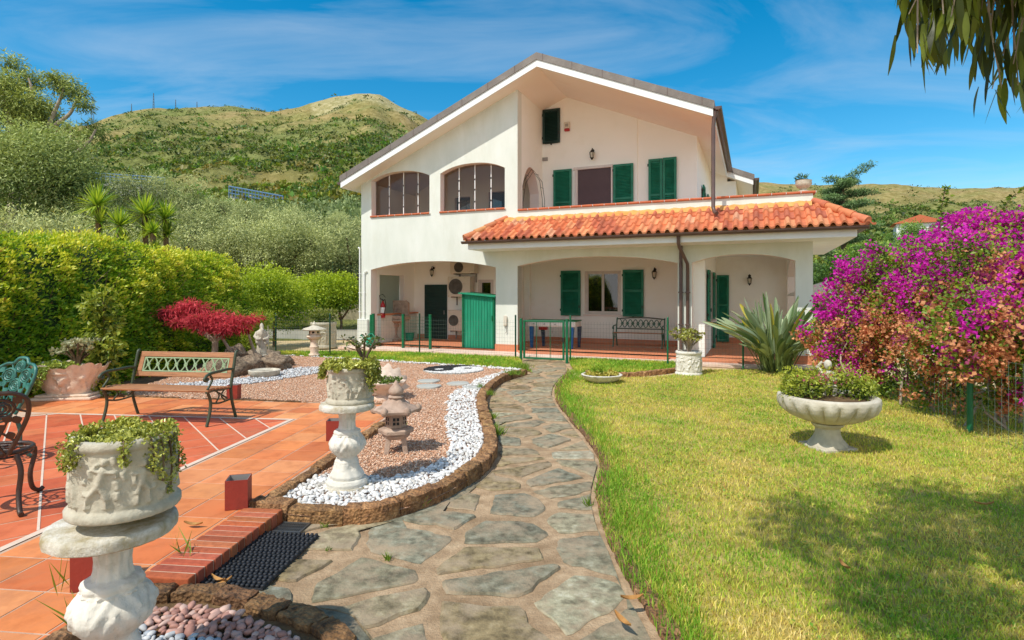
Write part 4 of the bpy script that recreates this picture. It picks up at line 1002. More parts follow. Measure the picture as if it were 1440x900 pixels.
# red square lamp boxes
for i, (px, py, lb, a) in enumerate(((335.5, 712, 'red square open-topped metal box on the patio beside the brick step', .25), (329, 561, 'red metal box at the far patio edge behind the bench', .1), (471, 618, 'red metal box by the patio edge behind the white column planter', .1), (132, 822, 'dark red metal box standing behind the near column planter', .2))):
    p = G(px, py, PZ); bx = empty('lamp_box', (p.x, p.y, PZ + .003), a, lb, 'metal box', 'red square boxes on the patio'); w = .078; h = .215
    mb = MB()
    for k in range(4): mb.box(-w, w - .004, -w, -w + .004, 0, h, rotz(k * PI / 2))
    mb.box(-w + .004, w - .004, -w + .004, w - .004, .1, .104); mb.build('box_wall', M['redbox'], bx)
    mb = MB()
    for k in range(4): mb.box(-w + .005, w - .008, -w + .0045, -w + .007, .12, h - .002, rotz(k * PI / 2))
    mb.build('zinc_lining', M['zinc'], bx)

# ------------------------------------------------------------------ lawn
lawnpoly = [(p.x + .1, p.y) for p in kr if p.y > .5] + [(1.6, 11.75), (2.2, 11.3), (2.9, 11.45), (3.6, 11.9), (4.3, 12.5), (5.0, 12.4), (7.5, 12.2), (8.5, 8), (9.5, .5)]
lawnpoly = [p for p in lawnpoly if not (p[1] > 11.0 and p[0] < 1.5)]
backpoly = [(.45, 11.9), (.3, 12.4), (-1.4, 13.05), (-3, 13.7), (-5, 14.6), (-6.8, 15.2), (-6.6, 16.2), (-4.9, 16.1), (-2.9, 15.9), (0.2, 14.6), (.25, 13.2)]
gatepoly = [(1.35, 12.2), (1.6, 11.95), (2.2, 11.65), (2.9, 11.95), (3.6, 12.5), (4.1, 13.2), (3.9, 13.6), (1.45, 14.5), (1.36, 13.2)]
outer = [(5.4, .5), (12, .5), (16, 12), (7.4, 12.5), (6.2, 9)]
mb = MB()
for poly, z in ((lawnpoly, .02), (backpoly, .024), (gatepoly, .024)): mb.add([(x, y, z) for x, y in poly], [tuple(range(len(poly)))])
tag(mb.build('lawn', M['lawnsoil']), kind='structure')
def blades(name, P, h0, h1, w, z, label, lush=0.0, lean=.55):
    n = len(P); h = RNG.uniform(h0, h1, n); a = RNG.uniform(0, 2 * PI, n); l = RNG.uniform(.15, lean * 1.6, n) * h
    dx, dy = np.cos(a), np.sin(a); w = w * RNG.uniform(.7, 1.3, n) * (1 + np.maximum(0, P[:, 1] - 4) * .09)
    b = RNG.uniform(0, 2 * PI, n); sx, sy = np.cos(b) * w / 2, np.sin(b) * w / 2; zz = np.full(n, z)
    V = np.stack([np.stack([P[:, 0] - sx, P[:, 1] - sy, zz], 1), np.stack([P[:, 0] + sx, P[:, 1] + sy, zz], 1),
                  np.stack([P[:, 0] + dx * l * .35 - sx * .8, P[:, 1] + dy * l * .35 - sy * .8, zz + h * .6], 1), np.stack([P[:, 0] + dx * l * .35 + sx * .8, P[:, 1] + dy * l * .35 + sy * .8, zz + h * .6], 1),
                  np.stack([P[:, 0] + dx * l, P[:, 1] + dy * l, zz + h * .96], 1)], 1).reshape(-1, 3)
    k = np.arange(n)[:, None] * 5; Fq = np.concatenate([k + [0, 1, 3], k + [0, 3, 2], k + [2, 3, 4]], 1).reshape(-1, 3)
    t = np.clip(nfield(P, 1.3, 8) * .5 + nfield(P, 5.5, 9) * .5 + nfield(P, 22, 10) * .25 + RNG.normal(0, .2, n) - .23 - lush, 0, 1)
    pal = np.array([lin('#7fae34'), lin('#bfcc50'), lin('#dfd06c'), lin('#ead692')])
    x = t * 2.999; i = x.astype(int); fr = (x - i)[:, None]; col = pal[i] * (1 - fr) + pal[np.minimum(i + 1, 3)] * fr
    br_ = RNG.uniform(size=n) < .05; col[br_] = np.array(lin('#b58e5a')) * RNG.uniform(.6, 1.2, (br_.sum(), 1)); col *= RNG.uniform(.75, 1.3, (n, 1))
    o = npmesh(name, V, Fq, np.repeat(col, 5, 0), M['grass']); o['kind'] = 'stuff'; o['label'] = label; return o
P = scatter(760000, .6, 9.5, 1.2, 12.6, lawnpoly); dn = np.clip((2.7 / P[:, 1]) ** 1.25, .14, 1); P = P[RNG.uniform(size=len(P)) < dn]; P = P[(P[:, 0] < 1.25 * P[:, 1] + .6)]
blades('lawn_grass', P, .014, .046, .0058, .018, 'short sunlit lawn grass right of the path')
ed = scatter(60000, .6, 2.2, 1.5, 12.3, [(p.x - .01, p.y) for p in kr] + [(p.x + .5, p.y) for p in reversed(kr)]); ed = ed[RNG.uniform(size=len(ed)) < np.clip((4.0 / ed[:, 1]), .25, 1)]
ed = ed[np.abs(ed[:, 0] - np.interp(ed[:, 1], [p.y for p in kr], [p.x for p in kr]) - .15) < .14 * RNG.uniform(.3, 2.2, len(ed)) * (.35 + nfield(ed, 3, 77))]
blades('edge_grass', ed, .05, .10, .005, .018, 'longer green grass along the lawn edge', lush=.45)
blades('verge_grass', np.concatenate([scatter(60000, -7, .5, 11.8, 16.3, backpoly), scatter(26000, 1.3, 4.2, 11.6, 14.6, gatepoly)]), .03, .09, .008, .02, 'green grass strip along the wire fence', lush=.3)
Q = scatter(120000, .6, 9.5, 1.2, 12.4, lawnpoly); Q = Q[(RNG.uniform(size=len(Q)) < np.clip((3.2 / Q[:, 1]) ** 1.1, .15, 1)) & (Q[:, 0] < .95 * Q[:, 1] + .3)]; Q = Q[nfield(Q, 2.2, 91) * .6 + nfield(Q, 9, 92) * .4 > .5]
n = len(Q); D = rndv(n) * (1, 1, .35); s = RNG.uniform(.012, .026, n) * (1 + np.maximum(0, Q[:, 1] - 4) * .1)
o = leafmesh('lawn_clover', np.concatenate([Q, RNG.uniform(.03, .058, (n, 1))], 1), D, rndv(n) * .4 + np.array([0, 0, 1.]), s, s * .8, lerpc(lin('#6f9a2c'), lin('#c9c858'), RNG.uniform(0, 1, n)), M['leaf'], None, .1, .55); o['kind'] = 'stuff'; o['label'] = 'small clover and weed leaves in the lawn turf'
# weeds in the joints of path and edging
def weed(x, y, z, r, h, n, name='weed_tuft', lb='small green grass tuft sprouting from a joint between the garden stones', tone=0):
    P = np.stack([RNG.normal(0, r * .3, n), RNG.normal(0, r * .3, n), np.zeros(n)], 1); D = unit(np.stack([RNG.normal(0, .5, n), RNG.normal(0, .5, n), np.full(n, .9)], 1))
    o = leafmesh(name, P, D, rndv(n), h * RNG.uniform(.5, 1.1, n), .008 + .04 * h * .2, lerpc(lin('#4a7a1f'), lin('#9bb046'), RNG.uniform(0, 1, n)), M['leaf'], None, .1, .35)
    o.location = (x, y, z); return tag(o, lb, 'weeds', 'long grass blades by the near column' if 'thin' in lb else 'grass tufts in the garden joints')
for px, py, z, r, h, n in ((585, 716, .0, .1, .14, 60), (700, 612, 0, .16, .2, 90), (692, 590, 0, .1, .14, 50), (722, 527, .1, .3, .16, 160), (690, 556, .12, .12, .12, 60), (735, 518, .05, .3, .18, 200), (545, 788, .0, .04, .07, 24), (842, 692, 0, .06, .1, 30), (828, 712, 0, .05, .1, 30), (456, 742, .0, .05, .06, 12), (640, 690, 0, .04, .05, 12), (560, 600, .1, .12, .12, 60), (676, 545, .12, .1, .1, 50), (462, 775, 0, .04, .05, 10)):
    p = G(px, py, z); weed(p.x, p.y, z, r, h, n)
for px, py, z, h, n in ((115, 880, .1, .24, 16), (260, 780, .1, .2, 9), (100, 830, .1, .3, 8)):
    p = G(px, py, z); weed(p.x, p.y, z, .1, h, n, lb='thin long grass blades sprouting beside the near column planter')
# fallen leaves
for k, (px, py, z, lb) in enumerate(((272, 741, .105, 'curled tan dry leaf on the patio right of the near planter'), (371, 752, .02, 'golden dry leaf between brick step and rubber mat'), (306, 820, .03, 'pale brown dry leaf at the near end of the rubber mat'), (310, 826, .03, 'second pale brown dry leaf at the near end of the rubber mat, lower one'), (876, 878, .05, 'large curled tan leaf on the lawn edging near the bottom of the picture'), (888, 846, .07, 'small cream dry leaf on the lawn edging'), (1187, 800, .05, 'small orange brown leaf lying on the sunny lawn'), (1384, 712, .05, 'tan leaf lying on the shaded lawn at the right'))):
    p = G(px, py, z); mb = MB(); n = 7
    for i in range(n):
        u = i / (n - 1); w = .018 * math.sin(PI * min(.97, u * .95 + .05)); zc = .012 + .018 * (u - .5) ** 2 * 4
        mb.v += [((u - .5) * .13, -w, zc + .012), ((u - .5) * .13, 0, zc), ((u - .5) * .13, w, zc + .012)]; mb.c += [(1, 1, 1)] * 3
    mb.f = [(3 * i + j, 3 * i + j + 1, 3 * i + j + 4, 3 * i + j + 3) for i in range(n - 1) for j in range(2)]
    o = mb.build('fallen_leaf', M['dryleaf'], None, smooth=60); o.location = p; o.rotation_euler = (.1, .05, k * 1.3); tag(o, lb, 'leaf', 'dry leaves on the ground')
# ------------------------------------------------------------------ stone things
def strokes(seed, n, zlo, zhi):
    """a frieze of little modelled figures: strokes (angle,z)-(angle,z), radius, height"""
    rr = random.Random(seed); S = []
    for k in range(n):
        a = 2 * PI * k / n + rr.uniform(-.08, .08); h = zhi - zlo; l = rr.choice((-1, 1)) * rr.uniform(.02, .16)
        zt_ = zlo + h * rr.uniform(.74, .84); hip = zlo + h * .42
        S += [(a + l, zt_, a + l + .01, zt_ + h * .03, .055, 1.0), (a + l * .8, zt_ - h * .13, a, hip, .075, 1.0)]
        for s in (-1, 1):
            kx = a + s * rr.uniform(.05, .2); kz = zlo + h * rr.uniform(.2, .3); S += [(a + s * .03, hip, kx, kz, .05, .9), (kx, kz, kx + rr.uniform(-.14, .1) , zlo + h * .05, .038, .8)]
            ex = a + l + s * rr.uniform(.12, .22); ez = zt_ - h * rr.uniform(.1, .3); S += [(a + l * .8 + s * .06, zt_ - h * .15, ex, ez, .036, .8), (ex, ez, ex + s * rr.uniform(-.1, .14), ez + h * rr.uniform(-.2, .3), .03, .7)]
        for _ in range(4):
            bx, bz = a + PI / n + rr.uniform(-.14, .14), zlo + h * rr.uniform(.05, .85); S += [(bx, bz, bx + rr.uniform(-.08, .08), bz + h * rr.uniform(-.1, .1), .045, .55)]
    return S
def relief(S, asp, amp):
    A = np.array(S)
    def f(t_, z, r):
        du = (t_ - A[:, 0] + PI) % (2 * PI) - PI
        ex = A[:, 2] - A[:, 0]; ez = (A[:, 3] - A[:, 1]) * asp; pz = (z - A[:, 1]) * asp
        u = np.clip((du * ex + pz * ez) / (ex * ex + ez * ez + 1e-9), 0, 1)
        d2 = (du - u * ex) ** 2 + (pz - u * ez) ** 2
        return amp * float((A[:, 5] * np.clip(1 - d2 / (A[:, 4] ** 2 * 1.5), 0, 1) ** .6).max())
    return f
def planter_pot(name, loc, R, H, label, seed, m='pot', rz=0, flare=.1):
    o = empty(name, loc, rz, label, 'planter')
    f = relief(strokes(seed, 9, .16 * H, .86 * H), 1 / R, R * .085); cr = random.Random(seed)
    prof = [(R * 1.08, 0), (R * 1.1, .02 * H), (R * 1.1, .09 * H), (R * 1.03, .12 * H)]
    k = 56
    prof += [(R * (1.0 - flare * .35 * (i / k)), H * (.14 + .72 * i / k)) for i in range(k + 1)]
    top = R * (1 - flare * .3)
    prof += [(top * 1.05, .88 * H), (top * 1.07, .93 * H), (top * 1.05, .985 * H), (top * 1.0, H), (top * .9, H), (top * .88, .93 * H), (top * .86, .8 * H)]
    mb = MB(); mb.lathe(prof, 150, None, lambda t_, z, r: (f(t_, z, r) if .14 * H < z < .87 * H and r > top * .92 else 0) + .003 * noise.noise(Vector((math.cos(t_) * 9, math.sin(t_) * 9, z * 22))))
    mb.build('bowl', M[m], o, smooth=65)
    mb = MB(); mb.lathe([(top * .87, .9 * H), (.01, .93 * H)], 20); mb.build('soil', M['soil'], o)
    return o
def column(loc, label, rz=0, s=1.0):
    o = empty('column_stand', loc, rz, label, 'pedestal')
    def orn(t_, z, r):
        v = .0
        if .26 < z < .44: v += .02 * abs(math.sin(2.5 * t_ + 9 * (z - .3))) ** .5 * math.sin(PI * (z - .26) / .18) + .006 * math.sin(15 * t_ + 60 * (z - .3) * math.copysign(1, math.sin(5 * t_)))
        if .43 < z < .475: v += .012 * abs(math.cos(4 * t_))
        if .14 < z < .24: v += .006 * math.sin(5 * t_ + 3)
        if .19 > z > .05: v += .008 * abs(math.cos(4 * t_ + 6 * z))
        if z > .48: v += .003 * math.cos(12 * t_)
        return (v + .0025 * noise.noise(Vector((math.cos(t_) * 5, math.sin(t_) * 5, z * 14)))) * s
    pr = [(.175, 0), (.178, .03), (.165, .05), (.135, .06), (.14, .085), (.12, .12), (.105, .15), (.098, .18), (.1, .205), (.088, .225), (.085, .245), (.105, .27), (.132, .31), (.14, .345), (.135, .38), (.118, .415), (.1, .44), (.104, .455), (.097, .475), (.075, .485), (.068, .51), (.066, .55), (.07, .6), (.085, .635), (.1, .645)]
    fine = []
    for a, b in zip(pr, pr[1:]): fine += [(a[0] + (b[0] - a[0]) * k / 4, a[1] + (b[1] - a[1]) * k / 4) for k in range(4)]
    fine.append(pr[-1]); mb = MB(); mb.lathe([(r * s, z * s) for r, z in fine], 72, None, lambda t_, z, r: orn(t_, z / s, r)); mb.build('shaft', M['whitestone'], o, smooth=60)
    mb = MB(); mb.lathe([(.1, .646), (.215, .65), (.232, .66), (.235, .69), (.228, .706), (.21, .712), (.01, .712)] if s == 1 else [(r * s, z * s) for r, z in [(.1, .646), (.215, .65), (.232, .66), (.235, .69), (.228, .706), (.21, .712), (.01, .712)]], 72, None, lambda t_, z, r: (.006 * noise.noise(Vector((math.cos(t_) * 4, math.sin(t_) * 4, z * 6))) + .003 * noise.noise(Vector((math.cos(t_) * 13, math.sin(t_) * 13, z * 30)))) if r > .2 else 0)
    mb.build('top_disc', M['disc'], o, smooth=50)
    return o
def succulent(name, loc, R, label, n, cas=(), dark='#6c7a24', light='#d0cf66', L=.05, hgt=.06, cat='plant', spread=1.0):
    """trailing stonecrop: whorls of short fat leaves on sprawling stems"""
    o = empty(name, loc, 0, label, cat); P, D, col, S = [], [], [], []; rr = random.Random(len(label))
    def whorl(c, up, k, s, b):
        for j in range(k):
            a = rr.uniform(0, 2 * PI); t_ = up.orthogonal().normalized(); b2_ = up.cross(t_)
            P.append(c + up * rr.uniform(-.02, .01)); D.append((up * rr.uniform(.2, .9) + (t_ * math.cos(a) + b2_ * math.sin(a))).normalized()); S.append(s * rr.uniform(.7, 1.2)); col.append(min(1, max(0, b + rr.gauss(0, .18))))
    for _ in range(n):
        a = rr.uniform(0, 2 * PI); r = R * math.sqrt(rr.random()) * spread; h = hgt * (.3 + .9 * noise.noise(Vector((math.cos(a) * r * 9 + 5, math.sin(a) * r * 9, 1.7))) + rr.uniform(0, .5))
        up = Vector((math.cos(a) * r / R * .8, math.sin(a) * r / R * .8, 1)).normalized(); whorl(Vector((math.cos(a) * r, math.sin(a) * r, h)), up, 9, L, .25 + .5 * rr.random() + .3 * h / max(hgt, .01))
    mbs = MB()
    for a, ln in cas:
        x, y = math.cos(a), math.sin(a); st_ = [Vector((x * R * .8, y * R * .8, .03)), Vector((x * R * 1.08, y * R * 1.08, .03)), Vector((x * R * 1.2, y * R * 1.2, -ln * .35)), Vector((x * R * 1.17, y * R * 1.17, -ln))]
        cc = catmull(st_, 6); mbs.tube(cc, .004, 5)
        for p in cc[3:]:
            for _ in range(2): whorl(p + Vector((rr.gauss(0, .012), rr.gauss(0, .012), 0)), Vector((x * .8, y * .8, -.1 + rr.random() * .6)).normalized(), 5, L * .9, .2 + .5 * rr.random())
    n_ = len(P); s = np.array(S)
    leafmesh('foliage', np.array(P), np.array(D), rndv(n_), s, s * .55, lerpc(lin(dark), lin(light), np.array(col)), M['waxy'], o, .45, .6)
    if mbs.v: mbs.build('stem', M['bark'], o)
    return o
# first column, near left
c1 = Vector((-1.655, 2.36, .05)); column(c1, 'white ornamental column in the near left corner carrying a round planter', .4)
planter_pot('relief_planter', c1 + Vector((.05, .0, .763)), .184, .31, 'round cream planter with a frieze of figures on the near column', 5)
succulent('stonecrop', c1 + Vector((.05, .0, 1.04)), .172, 'yellow-green stonecrop spilling over the near round planter', 430, [(a, l) for a, l in ((-2.15, .07), (-1.95, .05), (-.5, .10), (-.3, .15), (-.1, .2), (.15, .14), (-2.9, .05), (-1.0, .05))], L=.021, hgt=.05)
# second column
c2 = Vector((-1.385, 4.78, .08)); mb = MB(); mb.lathe([(.2, -.03), (.205, .0), (.19, .02), (.1, .025)], 30, None, lambda t_, z, r: .012 * math.sin(3 * t_)); o = mb.build('base_slab', M['disc'], None, smooth=40); o.location = c2; tag(o, 'rough round stone slab under the second column planter', 'slab')
column(c2 + Vector((0, 0, .02)), 'white ornamental column standing in the white pebbles of the gravel bed', 1.2, .96)
planter_pot('relief_planter', c2 + Vector((.02, .02, .706)), .178, .295, 'round white planter with a frieze of dancing figures on the second column', 9, flare=.05)
succulent('stonecrop', c2 + Vector((.02, .02, .985)), .19, 'yellow-green succulent overflowing the planter on the second column', 230, [(a, .07) for a in (-2.9, 3.1)] + [(a, .10) for a in (-.6, -.3, .1, .4)] + [(-.45, .16)], L=.034, hgt=.06, spread=1.15)
# upright crassula rising behind that planter
def jade(loc, H, R, label, dark, light, n=7, L=.05, m='bark', dens=16):
    o = empty('jade_plant', loc, 0, label, 'plant'); mb = MB(); rr = random.Random(int(H * 100 + R * 77)); P, D, S, Cc = [], [], [], []
    for k in range(n):
        a = 2 * PI * k / n + rr.uniform(-.3, .3); r = R * rr.uniform(.35, 1); h = H * rr.uniform(.6, 1)
        p = [Vector((rr.gauss(0, .01), rr.gauss(0, .01), -.02)), Vector((math.cos(a) * r * .3, math.sin(a) * r * .3, h * .45)), Vector((math.cos(a) * r * .8, math.sin(a) * r * .8, h * .8)), Vector((math.cos(a) * r, math.sin(a) * r, h))]
        cc = catmull(p, 4); mb.tube(cc, [R * .07 * (1 - .6 * i / len(cc)) for i in range(len(cc))], 6)
        tips = [cc[-1], cc[-3] + Vector((rr.gauss(0, R * .2), rr.gauss(0, R * .2), R * .12)), cc[-5] + Vector((rr.gauss(0, R * .22), rr.gauss(0, R * .22), R * .1)), cc[-2] + Vector((rr.gauss(0, R * .3), rr.gauss(0, R * .3), R * .05))]
        for tp in tips:
            mb.tube([cc[-5], tp], R * .02, 5)
            for _ in range(dens):
                d = Vector((rr.gauss(0, 1), rr.gauss(0, 1), rr.gauss(.3, .7))).normalized(); P.append(tp + d * rr.uniform(0, L * .6)); D.append(d); S.append(L * rr.uniform(.7, 1.2)); Cc.append(rr.random())
    mb.build('stem', M[m], o, smooth=60); s = np.array(S)
    leafmesh('foliage', np.array(P), np.array(D), rndv(len(P)), s, s * .6, lerpc(lin(dark), lin(light), np.array(Cc)), M['waxy'], o, .2, .6)
    return o
jade(c2 + Vector((.1, .16, .98)), .27, .2, 'dark thin-stemmed succulent rising behind the second column planter', '#3d4a1c', '#6e7a34', 6, .035, dens=6)

# stone pagoda lantern
ln = empty('stone_lantern', (*G(557, 634, .075).xy, .07), .2, 'squat stone pagoda lantern with onion finial standing in the pink gravel', 'stone lantern'); s = .72
def rough(mb, m, name, par, bev=.006): return mb.build(name, M[m], par, bevel=bev)
mb = MB()
for k in range(4):
    a = PI / 4 + k * PI / 2; x, y = math.cos(a), math.sin(a)
    mb.add([(x * .13 * s + sx * .035 * s + x * .06 * s * (z == 0), y * .13 * s + sy * .035 * s + y * .06 * s * (z == 0), z * s) for z in (0, .26) for sx, sy in ((-1, -1), (1, -1), (1, 1), (-1, 1))], [(3, 2, 1, 0), (4, 5, 6, 7), (0, 1, 5, 4), (1, 2, 6, 5), (2, 3, 7, 6), (3, 0, 4, 7)])
mb.lathe([(.17 * s, .2 * s), (.2 * s, .235 * s), (.2 * s, .262 * s)], 8); rough(mb, 'lantern', 'foot', ln)
mb = MB(); mb.lathe([(r * s, z * s) for r, z in ((.19, .263), (.25, .275), (.255, .33), (.21, .35), (.17, .352))], 6); rough(mb, 'lantern', 'base_plate', ln)
mb = MB(); mb.lathe([(r * s, z * s) for r, z in ((.145, .353), (.145, .55))], 6); body = rough(mb, 'lantern', 'fire_box', ln)
mb = MB()
for k in range(6):
    mx = rotz(k * PI / 3 + PI / 6) @ T(.128 * s, 0, 0)
    mb.box(-.004, .002, -.045 * s, .045 * s, .4 * s, .5 * s, mx)
mb.build('window', M['hose'], body)
mb = MB()
for k in range(6):
    mx = rotz(k * PI / 3 + PI / 6) @ T(.131 * s, 0, 0); mb.box(-.002, .006, -.006 * s, .006 * s, .4 * s, .5 * s, mx); mb.box(-.002, .006, -.045 * s, .045 * s, .444 * s, .456 * s, mx)
    for a, b in ((-.055, -.045), (.045, .055)): mb.box(-.002, .007, a * s, b * s, .39 * s, .51 * s, mx)
mb.build('window_grille', M['lantern'], body)
mb = MB(); mb.lathe([(r * s, z * s) for r, z in ((.15, .551), (.25, .56), (.305, .575), (.315, .61), (.27, .64), (.2, .67), (.14, .72), (.105, .76))], 24, None, lambda t_, z, r: (.05 * max(0, math.cos(6 * t_)) ** 6 * (r > .2 * s) - .012 * (1 - math.cos(6 * t_))) * s)
for k in range(6):
    a = k * PI / 3; mb.ico((math.cos(a) * .31 * s, math.sin(a) * .31 * s, .61 * s), (.05 * s, .05 * s, .065 * s), 10, 6)
mb.build('roof', M['lantern'], ln, smooth=45)
mb = MB(); mb.lathe([(r * s, z * s) for r, z in ((.1, .761), (.115, .78), (.1, .8), (.075, .81), (.1, .83), (.11, .87), (.085, .91), (.045, .95), (.02, 1.0), (.004, 1.02))], 20); mb.build('finial', M['lantern'], ln, smooth=50)

# clam-shell planter behind the second column
p = G(541, 560, .075); cl = empty('shell_planter', (p.x, p.y, .07), .35, 'pale shell-shaped stone planter partly hidden behind the second column', 'planter')
mb = MB(); nn = 40
for sgn in (1,):
    vs = []
    for i in range(9):
        v = i / 8
        for j in range(nn + 1):
            a = PI * j / nn; R = (.08 + .32 * v) * (1 + .09 * math.cos(a * 14) * v); x = math.cos(a) * R; z = .06 + math.sin(a) * R * .95 + .05 * v; y = .25 * v * v + .035 * math.cos(a * 14) * v
            vs.append((x, y, z))
    for i in range(9):
        for j in range(nn + 1): x, y, z = vs[i * (nn + 1) + j]; vs.append((x * .93, y - .035, z * .94))
    h = 9 * (nn + 1); fs = []
    for i in range(8):
        for j in range(nn):
            q_ = (i * (nn + 1) + j, i * (nn + 1) + j + 1, (i + 1) * (nn + 1) + j + 1, (i + 1) * (nn + 1) + j); fs += [q_, tuple(h + x for x in reversed(q_))]
    for j in range(nn): a = 8 * (nn + 1) + j; fs.append((a, a + 1, h + a + 1, h + a))
    mb.add(vs, fs)
mb.build('shell', M['pinkstone'], cl, smooth=50)
mb = MB(); mb.lathe([(.2, 0), (.2, .03), (.11, .06), (.13, .1), (.22, .16), (.3, .22), (.32, .27), (.28, .27), (.1, .2)], 28, None, lambda t_, z, r: .02 * math.cos(10 * t_) * (z > .12)); mb.build('bowl', M['pinkstone'], cl, smooth=50)
succulent('stonecrop', (p.x + .12, p.y - .1, .34), .16, 'small dark green succulent in the shell planter', 40, [], '#3c5a1c', '#7f9440', .05, .05)

# second lantern at the back of the bed
p = G(442, 500, .075); pg = empty('stone_lantern', (p.x, p.y, .07), .1, 'slender pink stone lantern with a wide lid at the back edge of the gravel bed', 'stone lantern')
mb = MB(); mb.lathe([(.14, 0), (.145, .04), (.11, .06), (.1, .1), (.115, .2), (.12, .24), (.1, .26), (.095, .36), (.115, .42)], 18); mb.build('post', M['pinkstone'], pg, smooth=45)
mb = MB(); mb.lathe([(.11, .421), (.16, .45), (.19, .5), (.16, .54), (.13, .56)], 18, None, lambda t_, z, r: .012 * math.cos(8 * t_)); mb.build('bracket', M['pinkstone'], pg, smooth=45)
mb = MB(); mb.lathe([(.14, .561), (.14, .66)], 6); fb = mb.build('fire_box', M['pinkstone'], pg, bevel=.006)
mb = MB()
for k in range(6): mb.box(.118, .123, -.03, .03, .59, .64, rotz(k * PI / 3 + PI / 6))
mb.build('window', M['hose'], fb)
mb = MB(); mb.lathe([(.12, .661), (.27, .665), (.285, .685), (.25, .715), (.14, .75), (.08, .78), (.05, .79), (.06, .82), (.03, .86), (.005, .9)], 24, None, lambda t_, z, r: .02 * math.cos(6 * t_) * (r > .2)); mb.build('roof', M['stone'], pg, smooth=45)

# sage statue on the pond rocks
def rocks(lst):
    for px, py, r, sq, lb in lst:
        p = G(px, py, .07); mb = MB(); k = px * .13
        mb.ico((0, 0, 0), 1, 26, 18, None, lambda d: .30 * noise.noise(d * 1.6 + Vector((k, 0, 0))) + .16 * noise.noise(d * 4 + Vector((0, k, 0))) + .09 * noise.noise(d * 10 + Vector((0, 0, k))))
        o = mb.build('pond_rock', M['rock'], None, smooth=60); o.location = (p.x, p.y, .07 + r * sq * .45); o.scale = (r, r * .75, r * sq); o.rotation_euler.z = k; tag(o, lb, 'rock', 'brown rocks around the little pond')
rocks([(322, 528, .42, .62, 'large pitted brown rock left of the pond bowl'), (352, 521, .40, .62, 'brown rock just behind the pond bowl, below the statue'), (383, 519, .42, .55, 'brown weathered rock right of the pond bowl'), (332, 512, .34, .9, 'upright brown rock at the back left of the pond, highest of the group'), (400, 514, .25, .6, 'small brown rock at the right end of the pond'), (306, 522, .3, .6, 'small dark rock at the left end behind the bench'), (365, 508, .5, .36, 'flat rock carrying the sage statue')])
p = G(372, 530, .07); bw = empty('bird_bath', (p.x, p.y, .075), .2, 'shallow cream stone bowl lying at the foot of the pond rocks', 'bird bath')
mb = MB(); mb.lathe([(.2, 0), (.27, .05), (.28, .13), (.25, .14), (.22, .09), (.05, .06)], 28, None, lambda t_, z, r: .015 * math.cos(2 * t_) + .006 * noise.noise(Vector((math.cos(t_) * 4, math.sin(t_) * 4, z * 8)))); mb.build('bowl', M['stone'], bw, smooth=50)
mb = MB(); mb.prism([(math.cos(a) * .21, math.sin(a) * .21) for a in np.linspace(0, 2 * PI, 24, endpoint=False)], .09, .098); mb.build('water', M['glassdk'], bw)
def sage(loc, H, rz, label):
    o = empty('sage_statue', loc, rz, label, 'statue'); mb = MB(); k = H / 1.0
    folds = lambda t_, z, r: r * (.10 * math.cos(7 * t_ + 3 * z) * max(0, .75 - z) + .03 * math.sin(13 * t_))
    mb.lathe([(.19, 0), (.195, .03), (.16, .035), (.17, .08), (.155, .2), (.14, .38), (.135, .5), (.15, .6), (.165, .7), (.14, .78), (.075, .82), (.06, .85)], 40, Matrix.Diagonal((1, .8, 1, 1)), folds)
    mb.ico((0, -.015, .915), (.065, .07, .085), 16, 12); mb.ico((0, .01, .985), (.05, .055, .035), 12, 8); mb.ico((0, .0, 1.015), (.025, .025, .025), 8, 6)
    mb.ico((0, -.085, .91), (.014, .018, .018), 8, 6); mb.tube([(0, -.07, .88), (.01, -.12, .8), (.0, -.135, .68), (0, -.12, .58)], [.045, .05, .035, .008], 10)
    for s_ in (-1, 1): mb.tube([(s_ * .13, 0, .75), (s_ * .19, -.03, .6), (s_ * .12, -.13, .52), (s_ * .03, -.17, .53)], [.055, .065, .06, .03], 10); mb.tube([(s_ * .15, -.07, .55), (s_ * .14, -.12, .42), (s_ * .12, -.11, .33)], [.05, .05, .02], 8); mb.ico((s_ * .025, -.072, .925), (.012, .01, .008), 8, 6)
    mb.tube([(.2, -.12, .02), (.19, -.14, .5), (.17, -.13, .95)], .014, 8)
    for i, v in enumerate(mb.v): mb.v[i] = (v[0] * k, v[1] * k, v[2] * k)
    mb.build('figure', M['stone'], o, remesh=.011)
    mb = MB(); mb.lathe([(.2 * k, -.06), (.21 * k, -.03), (.19 * k, .01)], 14, None, lambda t_, z, r: .02 * math.sin(3 * t_)); mb.build('plinth', M['stone'], o, smooth=40)
p = G(368, 512, .07); sage((p.x, p.y, .27), .72, .5, 'small grey statue of a bearded robed sage on the pond rocks')

